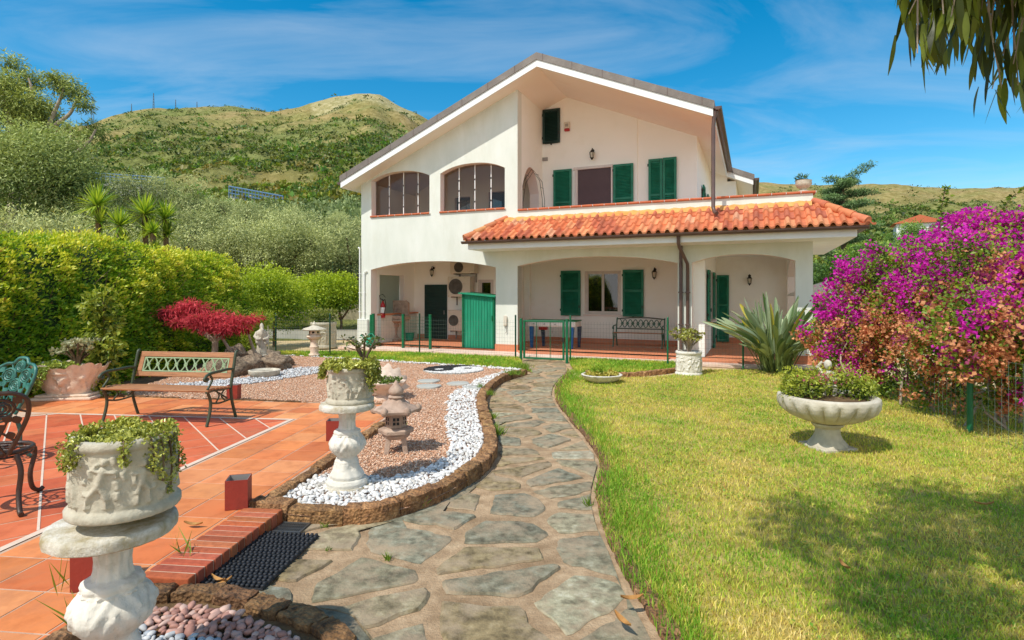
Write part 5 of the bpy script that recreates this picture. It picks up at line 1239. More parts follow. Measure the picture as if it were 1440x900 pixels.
# big shell trough by the hedge
p = G(100, 563, PZ); tr = empty('shell_trough', (p.x - .15, p.y + .2, .1), .12, 'large pinkish stone trough with a scalloped rim and carved face by the hedge', 'planter')
mb = MB(); nu, nv = 144, 24; vs = []
def trough(u, v, ins=0):
    t_ = 2 * PI * u; c, s_ = math.cos(t_), math.sin(t_); sc = (abs(c) ** 4 + abs(s_) ** 4) ** -.25
    w = (.29 + .19 * v ** 1.6 - ins, .20 + .12 * v ** 1.5 - ins); f = 1 + .07 * (abs(math.cos(t_ * 8)) - .5) * v ** 1.5
    z = .07 + .42 * v + (.045 * abs(math.cos(t_ * 8)) - .05 + .08 * abs(math.cos(2 * t_ + PI / 2))) * v ** 4
    return (c * sc * w[0] * f, s_ * sc * w[1] * f, z)
rl = [(4.5 + .08 * k, .78 - .0 * k, .035, .022) for k in range(6)] + [(3.75 + .07 * k, .2 + .1 * k, .05, .03) for k in range(5)] + [(5.67 - .07 * k, .2 + .1 * k, .05, .03) for k in range(5)] + [(4.71, .5, .12, .06), (4.55, .62, .06, .03), (4.87, .62, .06, .03), (4.71, .4, .05, .05), (4.71, .2, .1, .03), (4.2, .3, .2, .025), (5.2, .3, .2, .025), (3.95, .6, .12, .02), (5.45, .6, .12, .02), (4.45, .25, .08, .03), (4.97, .25, .08, .03)]
for i in range(nv + 1):
    for j in range(nu):
        x, y, z = trough(j / nu, i / nv); t_ = 2 * PI * j / nu
        d = sum(h * math.exp(-(((t_ - a) / r) ** 2 + ((i / nv - b) / r) ** 2)) for a, b, r, h in rl) + .008 * noise.noise(Vector((x * 14, y * 14, z * 14)))
        L = math.hypot(x, y); vs.append((x * (1 + d / L), y * (1 + d / L), z))
for i in (nv, nv - 3):
    for j in range(nu): x, y, z = trough(j / nu, i / nv, .04); vs.append((x, y, z - .01))
fs = [(r * nu + j, r * nu + (j + 1) % nu, (r + 1) * nu + (j + 1) % nu, (r + 1) * nu + j) for r in range(nv + 2) for j in range(nu)] + [tuple(range(nu - 1, -1, -1)), tuple((nv + 2) * nu + j for j in range(nu))]
mb.add(vs, fs); mb.build('basin', M['trough'], tr, smooth=55)
mb = MB(); mb.box(-.42, .42, -.27, .27, 0, .045); mb.box(-.37, .37, -.235, .235, .046, .085); mb.build('plinth', M['trough'], tr, bevel=.015)
tl = Vector((p.x - .15, p.y + .2, .1))
succulent('stonecrop', tl + Vector((-.14, -.08, .46)), .26, 'bright green stonecrop hanging over the rim of the shell trough', 150, [(-2.0, .2), (-1.8, .25), (-2.2, .18), (-1.6, .2), (-1.9, .3), (-1.4, .1)], '#5f8028', '#c2d060', .04, .08)
jade(tl + Vector((.05, .05, .44)), .42, .3, 'grey-leaved jade plant standing in the shell trough', '#868a64', '#d0cfa8', 11, .06, dens=22)

# white relief pot with crassula, on the lawn by the fence
p = G(968.5, 527, .0); planter_pot('relief_planter', (p.x, p.y, .0), .25, .5, 'tall white drum planter with carved figures on the lawn near the fence', 14, m='whitestone', rz=1.1, flare=.02)
jade((p.x, p.y, .46), .48, .36, 'crassula bush with yellow-green leaves in the white drum planter', '#6a7426', '#b9b558', 13, .05, 'barkgrey', 22)
p = G(455, 489, .0); planter_pot('relief_planter', (p.x, p.y, .0), .36, .8, 'white planter pot with green plant behind the wire fence at the left', 17, rz=.4, flare=-.1)
o = empty('potted_shrub', (p.x, p.y, .74), 0, 'small light green shrub in the white pot behind the fence', 'plant'); crown('foliage', [((0, 0, .22), (.45, .4, .25)), ((.2, 0, .3), (.25, .25, .2)), ((-.2, 0, .25), (.28, .25, .2))], 900, .09, .035, lin('#4e6420'), lin('#a9ad5a'), M['leaf'], o)
# low round bowl on the lawn
p = G(848.5, 541, .0); bl = empty('low_bowl', (p.x, p.y + .2, .0), .3, 'low wide white fluted bowl on the grass beside the path', 'planter')
mb = MB(); mb.lathe([(.16, 0), (.2, .02), (.31, .08), (.37, .14), (.385, .165), (.36, .175), (.33, .15), (.1, .13)], 80, None, lambda t_, z, r: .01 * math.cos(20 * t_) * (.03 < z < .15 and r > .22)); mb.build('bowl', M['whitestone'], bl, smooth=50)
mb = MB(); mb.lathe([(.335, .145), (.01, .15)], 24); mb.build('soil', M['soil'], bl)
succulent('stonecrop', (p.x, p.y + .2, .15), .3, 'yellowish stonecrop mat in the low white bowl', 110, [], '#8c8a2c', '#d0c25a', .045, .05)
o = empty('small_shrub', (p.x - .06, p.y + .25, .15), 0, 'small bright green cushion plant in the low white bowl', 'plant'); crown('foliage', [((0, 0, .1), (.14, .12, .1), .5)], 420, .06, .012, lin('#4c7a18'), lin('#9fbf3a'), M['leaf'], o)

# big fluted urn on the lawn
p = G(1172.5, 636, .0); U = Vector((p.x, p.y + .12, 0)); ug = empty('fluted_urn', U, .2, 'large stone urn with a gadrooned bowl and square foot on the lawn', 'urn')
mb = MB(); mb.box(-.19, .19, -.19, .19, 0, .05); mb.build('foot_slab', M['urnstone'], ug, bevel=.012)
mb = MB(); mb.lathe([(.185, .051), (.18, .068), (.14, .115), (.115, .17), (.112, .225), (.135, .25), (.15, .262), (.15, .278), (.12, .285)], 36); mb.build('stem', M['urnstone'], ug, smooth=45)
mb = MB(); pf = [(.1, .286), (.16, .29), (.24, .31), (.34, .355), (.42, .42), (.455, .48), (.465, .525), (.458, .56), (.435, .575), (.40, .57), (.38, .54), (.2, .5), (.02, .49)]
fine = []
for a, b in zip(pf, pf[1:]): fine += [(a[0] + (b[0] - a[0]) * k / 3, a[1] + (b[1] - a[1]) * k / 3) for k in range(3)]
mb.lathe(fine + [pf[-1]], 160, None, lambda t_, z, r: (.05 * (abs(math.cos(10 * t_)) ** .6 - .7) * math.sin(PI * min(1, max(0, (z - .29) / .24)))) * (r > .16 and z < .55 and r > .39 * 0 + .16) * (1 if r > .2 else .4)); mb.build('bowl', M['urnstone'], ug, smooth=50)
mb = MB(); mb.lathe([(.41, .535), (.01, .56)], 30); mb.build('soil', M['soil'], ug); ug.scale = (1.08, 1.08, 1.04)
fw = empty('flowering_shrub', U + Vector((0, 0, .57)), 0, 'low green azalea-like shrubs with few pink flowers filling the fluted urn', 'plant')
cl_ = [((-.28, -.05, .12), (.22, .22, .17), .4), ((-.14, -.02, .16), (.18, .2, .18), .45), ((.2, .0, .15), (.22, .24, .19), .35), ((.31, -.08, .12), (.16, .18, .15), .4), ((-.36, .05, .2), (.16, .16, .13), .55), ((.05, .2, .14), (.24, .16, .17), .3), ((-.42, -.02, .06), (.1, .16, .1), .5), ((.42, .0, .06), (.1, .16, .1), .4)]
crown('foliage', cl_, 4600, .04, .017, lin('#4a6a1c'), lin('#bcc248'), M['leaf'], fw, out=.4)
mb = MB(); rr = random.Random(4)
for k in range(40):
    c = rr.choice(cl_)[0]; mb.tube([(c[0] * .3, c[1] * .3, 0), (c[0] * .8, c[1] * .8, .06), (c[0] + rr.gauss(0, .08), c[1] + rr.gauss(0, .08), .1 + rr.uniform(0, .1))], .005, 5)
mb.build('twig', M['bark'], fw)
n = 60; P = np.array([[rr.gauss(-.12, .1), rr.gauss(-.05, .1), .22 + rr.gauss(0, .03)] for _ in range(n)]); leafmesh('flower', P, rndv(n), rndv(n), .035, .03, lerpc(lin('#c03a4a'), lin('#e58a9a'), RNG.uniform(0, 1, n)), M['petal'], fw)
# small seated putto in the urn
pt = empty('putto_statue', U + Vector((.06, .12, .60)), -.3, 'small pale seated child statue rising from the fluted urn', 'statue')
mb = MB(); mb.ico((0, .02, .1), (.1, .09, .12), 14, 10); mb.tube([(0, .02, .08), (0, .02, .2), (.005, .01, .3)], [.09, .085, .07], 12); mb.ico((.01, -.01, .385), (.058, .062, .068), 14, 10); mb.ico((.01, -.07, .375), (.012, .014, .014), 8, 6)
for s_ in (-1, 1): mb.tube([(s_ * .07, .0, .27), (s_ * .12, -.03, .2), (s_ * .06, -.1, .16)], [.034, .03, .022], 8); mb.tube([(s_ * .05, 0, .06), (s_ * .08, -.12, .09), (s_ * .07, -.15, -.04)], [.05, .045, .03], 8)
mb.tube([(-.07, .02, .28), (-.12, .05, .34), (-.06, .03, .42)], [.03, .03, .02], 8); mb.build('figure', M['stone'], pt, remesh=.01); pt.scale = (.72, .72, .8)

# ------------------------------------------------------------------ benches and chairs
def iron_side(mb, x, seat=.42):
    R_ = .019
    mb.tube(catmull([(x, -.27, 0), (x, -.235, .12), (x, -.21, .25), (x, -.235, .36), (x, -.27, seat)], 5), [.024, .022] * 10 + [.024], 8, flat=(.8, 1.2)) if False else mb.tube(catmull([(x, -.29, 0), (x, -.24, .14), (x, -.22, .27), (x, -.26, .38), (x, -.29, seat)], 5), R_, 8)
    mb.tube(catmull([(x, .27, 0), (x, .225, .12), (x, .185, .25), (x, .17, .38), (x, .19, .5), (x, .235, .68), (x, .27, .82), (x, .3, .84)], 5), R_, 8)
    mb.tube(catmull([(x, -.3, seat - .01), (x, -.15, seat - .005), (x, .0, seat - .02), (x, .17, seat - .02)], 5), R_ * .9, 8)
    mb.tube(catmull([(x, .215, .62), (x, .12, .635), (x, -.05, .63), (x, -.22, .625), (x, -.3, .6), (x, -.33, .565), (x, -.29, .545), (x, -.265, .575)], 5), R_ * .95, 8)
    mb.tube(catmull([(x, -.235, .615), (x, -.19, .55), (x, -.23, .49), (x, -.28, .44)], 5), R_ * .7, 8)
    mb.tube(catmull([(x, -.22, .27), (x, -.05, .24), (x, .185, .25)], 5), R_ * .6, 6)
    mb.tube(catmull([(x, -.12, seat - .02), (x, -.06, .33), (x, -.12, .26)], 5), R_ * .5, 6); mb.tube(catmull([(x, .04, seat - .03), (x, -.02, .33), (x, .04, .26)], 5), R_ * .5, 6)
p0, p1, q0, q1 = G(145, 592, .1), G(322, 600, .1), G(180, 584, .1), G(320, 587, .1)
bl_, br_ = (p0 + q0) / 2, (p1 + q1) / 2; bc = (bl_ + br_) / 2; BW = .70
ba = math.atan2(br_.y - bl_.y, br_.x - bl_.x)
bn = empty('garden_bench', (bc.x, bc.y, PZ + .003), ba, 'wooden slat garden bench with green cast iron ends and lattice back on the patio', 'bench')
for x in (-BW, BW): mb = MB(); iron_side(mb, x); mb.build('iron_end', M['iron'], bn, smooth=50)
def slat(mb, y, z, w=.062, th=.022, tilt=0, L=BW + .02, a0=None):
    mx = T(0, y, z) @ Matrix.Rotation(tilt, 4, 'X'); mb.box(-(L - .0), L, -w / 2, w / 2, -th / 2, th / 2, mx)
for y, z, tl_ in ((-.27, .425, .25), (-.195, .434, .06), (-.12, .43, 0), (-.045, .422, -.04), (.03, .414, -.06), (.105, .408, -.04)):
    mb = MB(); slat(mb, y, z, tilt=tl_); mb.build('seat_slat', M['wood'], bn, bevel=.006)
bt = math.radians(72)                                              # lean of the back
mxb = T(0, .20, .47) @ Matrix.Rotation(bt, 4, 'X')                 # local y runs up the back
mb = MB(); mb.box(-BW + .02, BW - .02, .30, .37, -.012, .012, mxb); mb.box(-BW + .02, BW - .02, .04, .10, -.012, .012, mxb); mb.box(-BW + .02, -BW + .09, .101, .299, -.012, .012, mxb); mb.box(BW - .09, BW - .02, .101, .299, -.012, .012, mxb); mb.build('back_frame', M['wood'], bn, bevel=.006)
mb = MB(); w = BW - .095; n = 9
mb.box(-w, w, .105, .118, -.008, .008, mxb); mb.box(-w, w, .282, .295, -.008, .008, mxb); mb.box(-w, -w + .014, .119, .281, -.008, .008, mxb); mb.box(w - .014, w, .119, .281, -.008, .008, mxb)
for i in range(n + 1):
    x = -w + 2 * w * i / n; dx = 2 * w / n
    if i < n:
        for s_ in (1, -1):
            pts = [(x + dx * k / 12, .2 + s_ * .088 * math.cos(PI * k / 12), 0) for k in range(13)]
            mb.tube([mxb @ Vector(q_) for q_ in pts], .009, 6)
        c_ = mxb @ Vector((x + dx / 2, .2, 0)); mb.tube([mxb @ Vector((x + dx / 2 + .02 * math.cos(a), .2 + .02 * math.sin(a), 0)) for a in np.linspace(0, 2 * PI, 13)], .007, 6, False)
mb.build('back_lattice', M['lattice'], bn, smooth=50)
mb = MB()
for s_ in (-1, 1): mb.tube([(s_ * BW, .1, .27), (s_ * (BW - .22), .08, .4)], .011, 6)
mb.build('brace', M['iron'], bn)
# porch bench
bx = F(898, 490, 2.2)[0]; pb = hthing('garden_bench', SF(898, 2.2), 2.25, .1, 'dark green iron bench with rose lattice back against the porch wall', 'bench'); w = (SF(932, 2.2) - SF(864, 2.2)) / 2
for x in (-w, w): mb = MB(); iron_side(mb, x); mb.build('iron_end', M['fence_green'], pb, smooth=50)
for y, z in ((-.25, .425), (-.17, .43), (-.09, .425), (-.01, .418), (.07, .41)): mb = MB(); mb.box(-w, w, y - .03, y + .03, z - .011, z + .011); mb.build('seat_slat', M['wood'], pb, bevel=.005)
mxb = T(0, .2, .45) @ Matrix.Rotation(bt, 4, 'X'); mb = MB()
mb.tube([mxb @ Vector(q_) for q_ in ((-w, .08, 0), (w, .08, 0))], .016, 6); mb.tube([mxb @ Vector((x, .38 + .05 * math.cos(x / w * PI / 2), 0)) for x in np.linspace(-w, w, 15)], .018, 6)
mb.build('back_frame', M['iron'], pb, smooth=50)
mb = MB(); n = 8
for i in range(n):
    x = -w + .08 + (2 * w - .16) * i / n; dx = (2 * w - .16) / n
    for s_ in (1, -1): mb.tube([mxb @ Vector((x + dx * k / 8, .24 + s_ * .12 * math.cos(PI * k / 8), 0)) for k in range(9)], .012, 5)
    mb.tube([mxb @ Vector((x + dx / 2 + .035 * math.cos(a), .24 + .035 * math.sin(a), 0)) for a in np.linspace(0, 2 * PI, 11)], .012, 5, False)
mb.build('back_lattice', M['fence_green'], pb)

def rose_chair(loc, rz, m, label):
    o = empty('garden_chair', loc, rz, label, 'chair', 'cast iron rose chairs on the patio')
    L = lambda y, z: (y, z)
    for sx in (-1, 1):
        mb = MB(); mb.tube(catmull([(sx * .17, .2, .42), (sx * .215, .235, .34), (sx * .19, .215, .18), (sx * .2, .23, .06), (sx * .235, .27, .015), (sx * .26, .29, .03)], 6), [.021] * 6 + [.017] * 25, 8); mb.build('leg', m, o, smooth=60)
        mb = MB(); mb.tube(catmull([(sx * .17, -.19, .42), (sx * .2, -.215, .3), (sx * .19, -.23, .14), (sx * .205, -.29, .03), (sx * .22, -.33, .015)], 6), .018, 8); mb.build('leg', m, o, smooth=60)
    mb = MB(); n = 36; ring = [(.225 * math.cos(a) * (1.05), .215 * math.sin(a), .43) for a in np.linspace(0, 2 * PI, n + 1)]
    mb.tube(ring, .017, 8, False)
    for k in range(8):
        a = k * PI / 4; mb.tube([(.02 * math.cos(a), .02 * math.sin(a), .43), (.12 * math.cos(a + .3), .12 * math.sin(a + .3), .428), (.22 * math.cos(a), .21 * math.sin(a), .43)], .008, 6)
    for r in (.07, .14): mb.tube([(r * math.cos(a), r * math.sin(a), .43) for a in np.linspace(0, 2 * PI, 25)], .007, 6, False)
    mb.tube([(x * 1.0, y * .97, .4) for x, y, _ in ring], .009, 6, False); mb.build('seat', m, o, smooth=60)
    def B(u, v): return Vector((u, -.2 - .16 * v - .03 * (1 - (u / .25) ** 2) , .43 + .52 * v))    # back surface, u across, v up 0..1
    mb = MB(); out = [B(u, v) for u, v in ((-.13, 0), (-.19, .25), (-.25, .55), (-.25, .78), (-.18, .88), (-.1, .9), (-.06, .98), (0, 1.0), (.06, .98), (.1, .9), (.18, .88), (.25, .78), (.25, .55), (.19, .25), (.13, 0))]
    cc = catmull(out, 5); mb.tube(cc, .016, 8); fr = mb.build('back_frame', m, o, smooth=60)
    mb = MB()
    for u, v, r in ((-.11, .68, .075), (.11, .68, .075), (0, .84, .06), (0, .5, .07)):
        mb.tube([B(u + r * (1 - k / 26) * math.cos(k * .75), v + r * 1.7 * (1 - k / 26) * math.sin(k * .75)) for k in range(24)], .009, 6)
        mb.tube([B(u + r * math.cos(a), v + r * 1.7 * math.sin(a)) for a in np.linspace(0, 2 * PI, 15)], .008, 6, False)
    for u, v, a in ((-.19, .5, 1.2), (.19, .5, 1.9), (-.1, .4, 2.4), (.1, .4, .7), (-.2, .78, .8), (.2, .78, 2.3), (-.05, .66, 1.5), (.05, .66, 1.6), (-.14, .52, .5), (.14, .52, 2.6), (-.15, .28, 1.2), (.15, .28, 1.9), (0, .32, 1.57)):
        pts = []; l, w_ = .07, .028
        for k in range(9): t_ = k / 8; x_ = (t_ - .5) * l; y_ = w_ * math.sin(PI * t_); pts.append((x_, y_))
        pts += [(x_, -y_) for x_, y_ in reversed(pts[1:-1])]; ca, sa = math.cos(a), math.sin(a)
        f = [B(u + x_ * ca - y_ * sa, v + (x_ * sa + y_ * ca) * 1.8) for x_, y_ in pts]; nrm = Vector((0, .007, .0))
        k = len(f); mb.add([q_ + nrm for q_ in f] + [q_ - nrm for q_ in f], [tuple(range(k)), tuple(range(2 * k - 1, k - 1, -1))] + [(j, (j + 1) % k, k + (j + 1) % k, k + j) for j in range(k)])
    for pts in (((-.12, 0), (-.08, .2), (-.12, .4), (-.15, .55)), ((.12, 0), (.08, .2), (.12, .4), (.15, .55)), ((-.04, 0), (-.03, .2), (0, .36), (0, .46)), ((.05, 0), (.06, .2), (.02, .34), (.0, .4)), ((-.17, .2), (-.1, .34), (-.04, .5)), ((.17, .2), (.1, .34), (.04, .5)), ((-.25, .6), (-.18, .66)), ((.25, .6), (.18, .66)), ((0, .9), (0, 1.0)), ((-.08, .78), (-.12, .9)), ((.08, .78), (.12, .9))): mb.tube(catmull([B(*q_) for q_ in pts], 5), .008, 6)
    mb.build('rose_lattice', m, fr, smooth=60)
    return o
rose_chair((-3.86, 4.22, PZ + .003), math.radians(32), M['chairbrown'], 'dark brown cast iron chair with rose back, nearest at the left edge')
rose_chair((-4.97, 5.3, PZ + .003), math.radians(165), M['chairgreen'], 'verdigris green cast iron chair with rose back at the left edge, behind the brown one')
# ------------------------------------------------------------------ fences and gate
def fence_run(name, pts, H, label, post_h, mesh_m, post_m, dx=.075, dz=.1, posts=True, r=.0016, pr=.022):
    o = empty(name, (pts[0][0], pts[0][1], 0), 0, label, 'fence'); b = Vector((pts[0][0], pts[0][1], 0)); P = [Vector((x, y, 0)) - b for x, y in pts]
    if posts:
        for p in P:
            mb = MB(); mb.tube([p + Vector((0, 0, -.03)), p + Vector((0, 0, post_h))], pr, 10); mb.tube([p + Vector((0, 0, post_h)), p + Vector((0, 0, post_h + .02))], [pr * 1.15, pr * .6], 10); mb.build('post', M[post_m], o, smooth=40)
    mb = MB()
    for a, c in zip(P, P[1:]):
        n = max(2, int((c - a).length / dx))
        for i in range(n + 1):
            p = a.lerp(c, i / n); mb.tube([p + Vector((0, 0, .03)), p + Vector((0, 0, H))], r, 3, False)
        for k in range(int(H / dz) + 1):
            z = .04 + k * dz
            if z <= H: mb.tube([a + Vector((0, 0, z)), c + Vector((0, 0, z))], r, 3, False)
    mb.build('wire_mesh', M[mesh_m], o); return o
f1, f2, f3 = G(464, 499.5), G(590, 498), G(725, 505)
fence_run('wire_fence', [(-8.0, 16.3), (-6.6, 15.9), f1.xy[:], f2.xy[:], f3.xy[:]], 1.0, 'green wire mesh fence between the gravel bed and the porch, left of the gate', 1.12, 'wire', 'postdk')
p = [G(802, 509), G(939, 516), G(1045, 518)]
fence_run('wire_fence', [q_.xy[:] for q_ in p] + [(6.45, 11.95)], 1.0, 'green wire mesh fence right of the gate in front of the porch bench', 1.13, 'wire', 'post')
fence_run('wire_fence', [(6.5, 11.6), (6.05, 9.3), (5.53, 6.87), (5.3, 5.0), (5.1, 3.0)], .95, 'wire fence with stout green posts running under the bougainvillea at the right', 1.3, 'wire', 'post', .1, .15, r=.002, pr=.034)
ga, gb = G(736, 510), G(795, 511); gb = Vector((1.27, 13.75, 0)); ga = Vector((.28, 14.15, 0)); gl = (gb - ga).length
gt = empty('garden_gate', ga, math.atan2(gb.y - ga.y, gb.x - ga.x), 'bright green tubular garden gate with wire infill across the stone path', 'gate')
for x in (-.06, gl + .06): mb = MB(); mb.box(x - .03, x + .03, -.03, .03, -.02, 1.07); mb.build('gate_post', M['post'], gt, bevel=.006)
mb = MB(); mb.box(.0, .05, -.02, .02, .07, 1.03); mb.box(gl - .05, gl, -.02, .02, .07, 1.03); mb.box(.05, gl - .05, -.02, .02, .07, .115); mb.box(.05, gl - .05, -.02, .02, .985, 1.03); mb.build('gate_frame', M['post'], gt, bevel=.006)
mb = MB(); mb.tube([(gl * .33, 0, .115), (gl * .33, 0, .985)], .009, 6); mb.tube([(gl * .66, 0, .115), (gl * .66, 0, .985)], .009, 6); mb.build('gate_bar', M['post'], gt)
mb = MB()
for i in range(18): mb.tube([(.05 + (gl - .1) * i / 17, .012, .115), (.05 + (gl - .1) * i / 17, .012, .985)], .0018, 3, False)
for k in range(9): mb.tube([(.05, .012, .12 + k * .107), (gl - .05, .012, .12 + k * .107)], .0018, 3, False)
mb.build('wire_infill', M['wire'], gt)
mb = MB(); mb.box(gl - .06, gl - .0, -.05, -.02, .52, .62); mb.build('latch', M['black'], gt)
# low fence of thick posts in front of the left porch
pf = hthing('porch_fence', SF(525, -.3), -.3, .055, 'thick bright green fence posts with wire grid in front of the left porch', 'fence')
s0 = SF(525, -.3); xs_ = [0, SF(567, -.3) - s0, SF(605, -.3) - s0]
for x in xs_: mb = MB(); mb.box(x - .035, x + .035, -.035, .035, 0, 1.0); mb.box(x - .04, x + .04, -.04, .04, 1.001, 1.015); mb.build('post', M['post'], pf, bevel=.005)
mb = MB(); mb.box(-.12, -.05, -.02, .02, .2, .98); mb.build('gate_leaf', M['post'], pf)
mb = MB()
for k in range(10): mb.tube([(xs_[1], 0, .08 + k * .095), (xs_[2], 0, .08 + k * .095)], .004, 4, False)
for i in range(12): mb.tube([(xs_[1] + (xs_[2] - xs_[1]) * i / 11, 0, .05), (xs_[1] + (xs_[2] - xs_[1]) * i / 11, 0, .95)], .0025, 4, False)
mb.build('wire_grid', M['fence_green'], pf)

# ------------------------------------------------------------------ terrain
CR = [(-2000, 190), (-400, 188), (0, 186), (130, 172), (160, 161), (205, 152), (270, 151), (330, 149), (375, 153), (410, 151), (440, 145), (475, 137), (500, 133), (520, 132), (535, 135), (555, 146), (580, 157), (610, 172), (700, 205), (800, 232), (950, 250), (1060, 255), (1150, 257), (1240, 257), (1300, 262), (1330, 266), (1360, 264), (1440, 261), (1800, 255), (3500, 258)]
def crest(px): return HY - np.interp(px, [c[0] for c in CR], [c[1] for c in CR])
LY = np.log([18, 24, 30, 40, 60, 90, 160, 260, 420, 560, 700])
FR = [-.37, -.13, .02, .22, .36, .47, .60, .70, .82, .92, 1.0]
def terr(X, Y):
    X = np.asarray(X, float); Y = np.asarray(Y, float); Yc = np.maximum(Y, 1); px = CX + FPX * X / Yc; A = crest(px)
    fr = np.interp(np.log(Yc), LY, FR); flat_ = -CAMH * FPX / Yc
    fr2 = np.where(px > 560, np.interp(np.log(Yc), LY, [-.9, -.55, -.30, -.13, .05, .22, .42, .58, .77, .9, 1.0]), fr)
    w = np.clip((px - 540) / 200, 0, 1); a = (fr * (1 - w) + fr2 * w) * A
    z = CAMH + a / FPX * Yc
    z = np.where(Yc > 700, z * (1 - np.clip((Yc - 700) / 500, 0, .4)), z)
    k = np.clip((Yc - 60) / 200, 0, 1) * np.clip((760 - Yc) / 200, .1, 1)
    P = np.stack([X, Y], -1).reshape(-1, 2); nz = (nfield(P, .018, 31) - .5) * 16 + (nfield(P, .06, 32) - .5) * 7 + (nfield(P, .2, 33) - .5) * 2
    z = z + nz.reshape(X.shape) * k
    return np.where(Y < 19, -.06, np.maximum(z, -.06))
pxs = np.concatenate([np.linspace(-1500, -100, 60), np.linspace(-90, 1540, 330), np.linspace(1560, 3000, 60)]); Ys = np.concatenate([[15, 17], np.geomspace(18, 1100, 190)])
YY, PX = np.meshgrid(Ys, pxs, indexing='ij'); XX = (PX - CX) / FPX * YY; ZZ = terr(XX, YY)
V = np.stack([XX, YY, ZZ], -1).reshape(-1, 3); m_, n_ = len(Ys), len(pxs)
i, j = np.meshgrid(np.arange(m_ - 1), np.arange(n_ - 1), indexing='ij'); q0_ = (i * n_ + j).ravel(); Fq = np.stack([q0_, q0_ + 1, q0_ + n_ + 1, q0_ + n_], 1)
P2 = np.stack([XX, YY], -1).reshape(-1, 2); Yf = YY.ravel(); pf_ = PX.ravel()
hf = np.interp(np.log(np.maximum(Yf, 18)), LY, np.linspace(0, 1, 11))
def green(P, Y, px):                           # how overgrown the hill is, 0 bare .. 1 scrub
    g_ = .5 * nfield(P, .02, 41) + .35 * nfield(P, .06, 42) + .3 * nfield(P, .15, 43)
    up = np.clip((np.log(Y) - math.log(380)) / math.log(700 / 380), 0, 1)
    g_ = g_ + .1 - .22 * np.clip((px - 1000) / 60, 0, 1) * np.clip((np.log(Y) - math.log(260)) / .3, 0, 1) - up * .25 - .5 * up * np.exp(-((px - 510) / 80) ** 2) + .25 * np.exp(-((np.log(Y) - math.log(240)) / .35) ** 2) - .12 * np.exp(-((np.log(Y) - math.log(150)) / .2) ** 2)
    return np.clip((g_ - .2) / .6, 0, 1)
gv = green(P2, np.maximum(Yf, 18), pf_)
tan_, grn, dry = np.array(lin('#b39866')), np.array(lin('#848a48')), np.array(lin('#bfb184'))
base = tan_ * (1 - nfield(P2, .05, 44)[:, None]) + np.array(lin('#9c9455')) * nfield(P2, .05, 44)[:, None]
base = np.where((np.exp(-((pf_ - 510) / 75) ** 2) * (Yf > 560))[:, None] > .4, dry, base)
col = base * (1 - gv[:, None]) + grn * gv[:, None]
M['hill'] = mat('hillside', ['#8f9070', '#ffffff', '#c8c8a8', '#ffffff', '#a0a080'], .09, 1, 1, .4, detail=10, attr=True, spread=(.25, .75))
M['hill'].node_tree.nodes['Bump'].inputs['Distance'].default_value = 1.5
tag(npmesh('hills', V, Fq, col, M['hill'], None, True), kind='structure')
def cards(name, P, R, H, n, dark, light, m, label=None, L=.5, jit=.25, cols=None):
    """scrub: every bush a dome of leaf clumps, all one mass of stuff"""
    k = len(P); d = rndv(k * n).reshape(k, n, 3); d[..., 2] = np.abs(d[..., 2]); rr_ = RNG.uniform(.55, 1.0, (k, n, 1))
    Q = P[:, None] + d * rr_ * np.stack([R, R, H], 1)[:, None]; t = np.clip(d[..., 2] * .6 + RNG.normal(.15, jit, (k, n)) + RNG.normal(0, .18, (k, 1)), 0, 1).ravel()  # shading put into the tone: bushes darker low, paler on top
    s = (np.broadcast_to(((R + H) / 2)[:, None], (k, n)) * L * RNG.uniform(.7, 1.3, (k, n))).ravel()
    c = lerpc(dark, light, t)
    if cols is not None: c = c * np.repeat(cols, n, 0)
    o = leafmesh(name, Q.reshape(-1, 3), d.reshape(-1, 3) + rndv(k * n) * .7, rndv(k * n), s, s * .8, c, m, None, .2, .5); o['kind'] = 'stuff'
    if label: o['label'] = label
    return o
def hillpts(n, y0, y1, pa=-150, pb=1600):
    Y = np.exp(RNG.uniform(math.log(y0), math.log(y1), n)); px = RNG.uniform(pa, pb, n); X = (px - CX) / FPX * Y
    P = np.stack([X, Y], 1); g_ = green(P, Y, px); k = RNG.uniform(size=n) < g_ ** 1.3 * .95 + .04
    P, px = P[k], px[k]; return np.concatenate([P, terr(P[:, 0], P[:, 1])[:, None]], 1), px
Hp, _ = hillpts(27000, 200, 705); k = len(Hp); R = RNG.uniform(.8, 2.5, k) * (1 + .7 * (RNG.uniform(size=k) > .92)); tone = np.stack([RNG.uniform(.7, 1.25, k), RNG.uniform(.75, 1.2, k), RNG.uniform(.6, 1.2, k)], 1)
cards('hill_scrub', Hp, R, R * .8, 14, lin('#2e4420'), lin('#86994a'), M['leaf'], 'green scrub dotted over the upper hillside', .62, cols=tone)
Hp, _ = hillpts(9000, 85, 240); k = len(Hp); R = RNG.uniform(.6, 1.9, k); tone = np.stack([RNG.uniform(.6, 1.3, k), RNG.uniform(.7, 1.25, k), RNG.uniform(.6, 1.1, k)], 1)
cards('hill_bushes', Hp, R, R * 1.0, 30, lin('#3f5626'), lin('#9ca64c'), M['leaf'], 'bushes and young pines on the lower hillside', .5, cols=tone)
def nearpts(n, y0, y1, pa, pb):
    Y = RNG.uniform(y0, y1, n); px = RNG.uniform(pa, pb, n); X = (px - CX) / FPX * Y; return np.stack([X, Y, terr(X, Y)], 1)
Hp = nearpts(360, 34, 90, -120, 640); R = RNG.uniform(1.0, 2.2, len(Hp)); cards('slope_scrub', Hp, R, R * .9, 110, lin('#506436'), lin('#a8b676'), M['olive'], 'dense undergrowth of the slope behind the olive grove', .22)
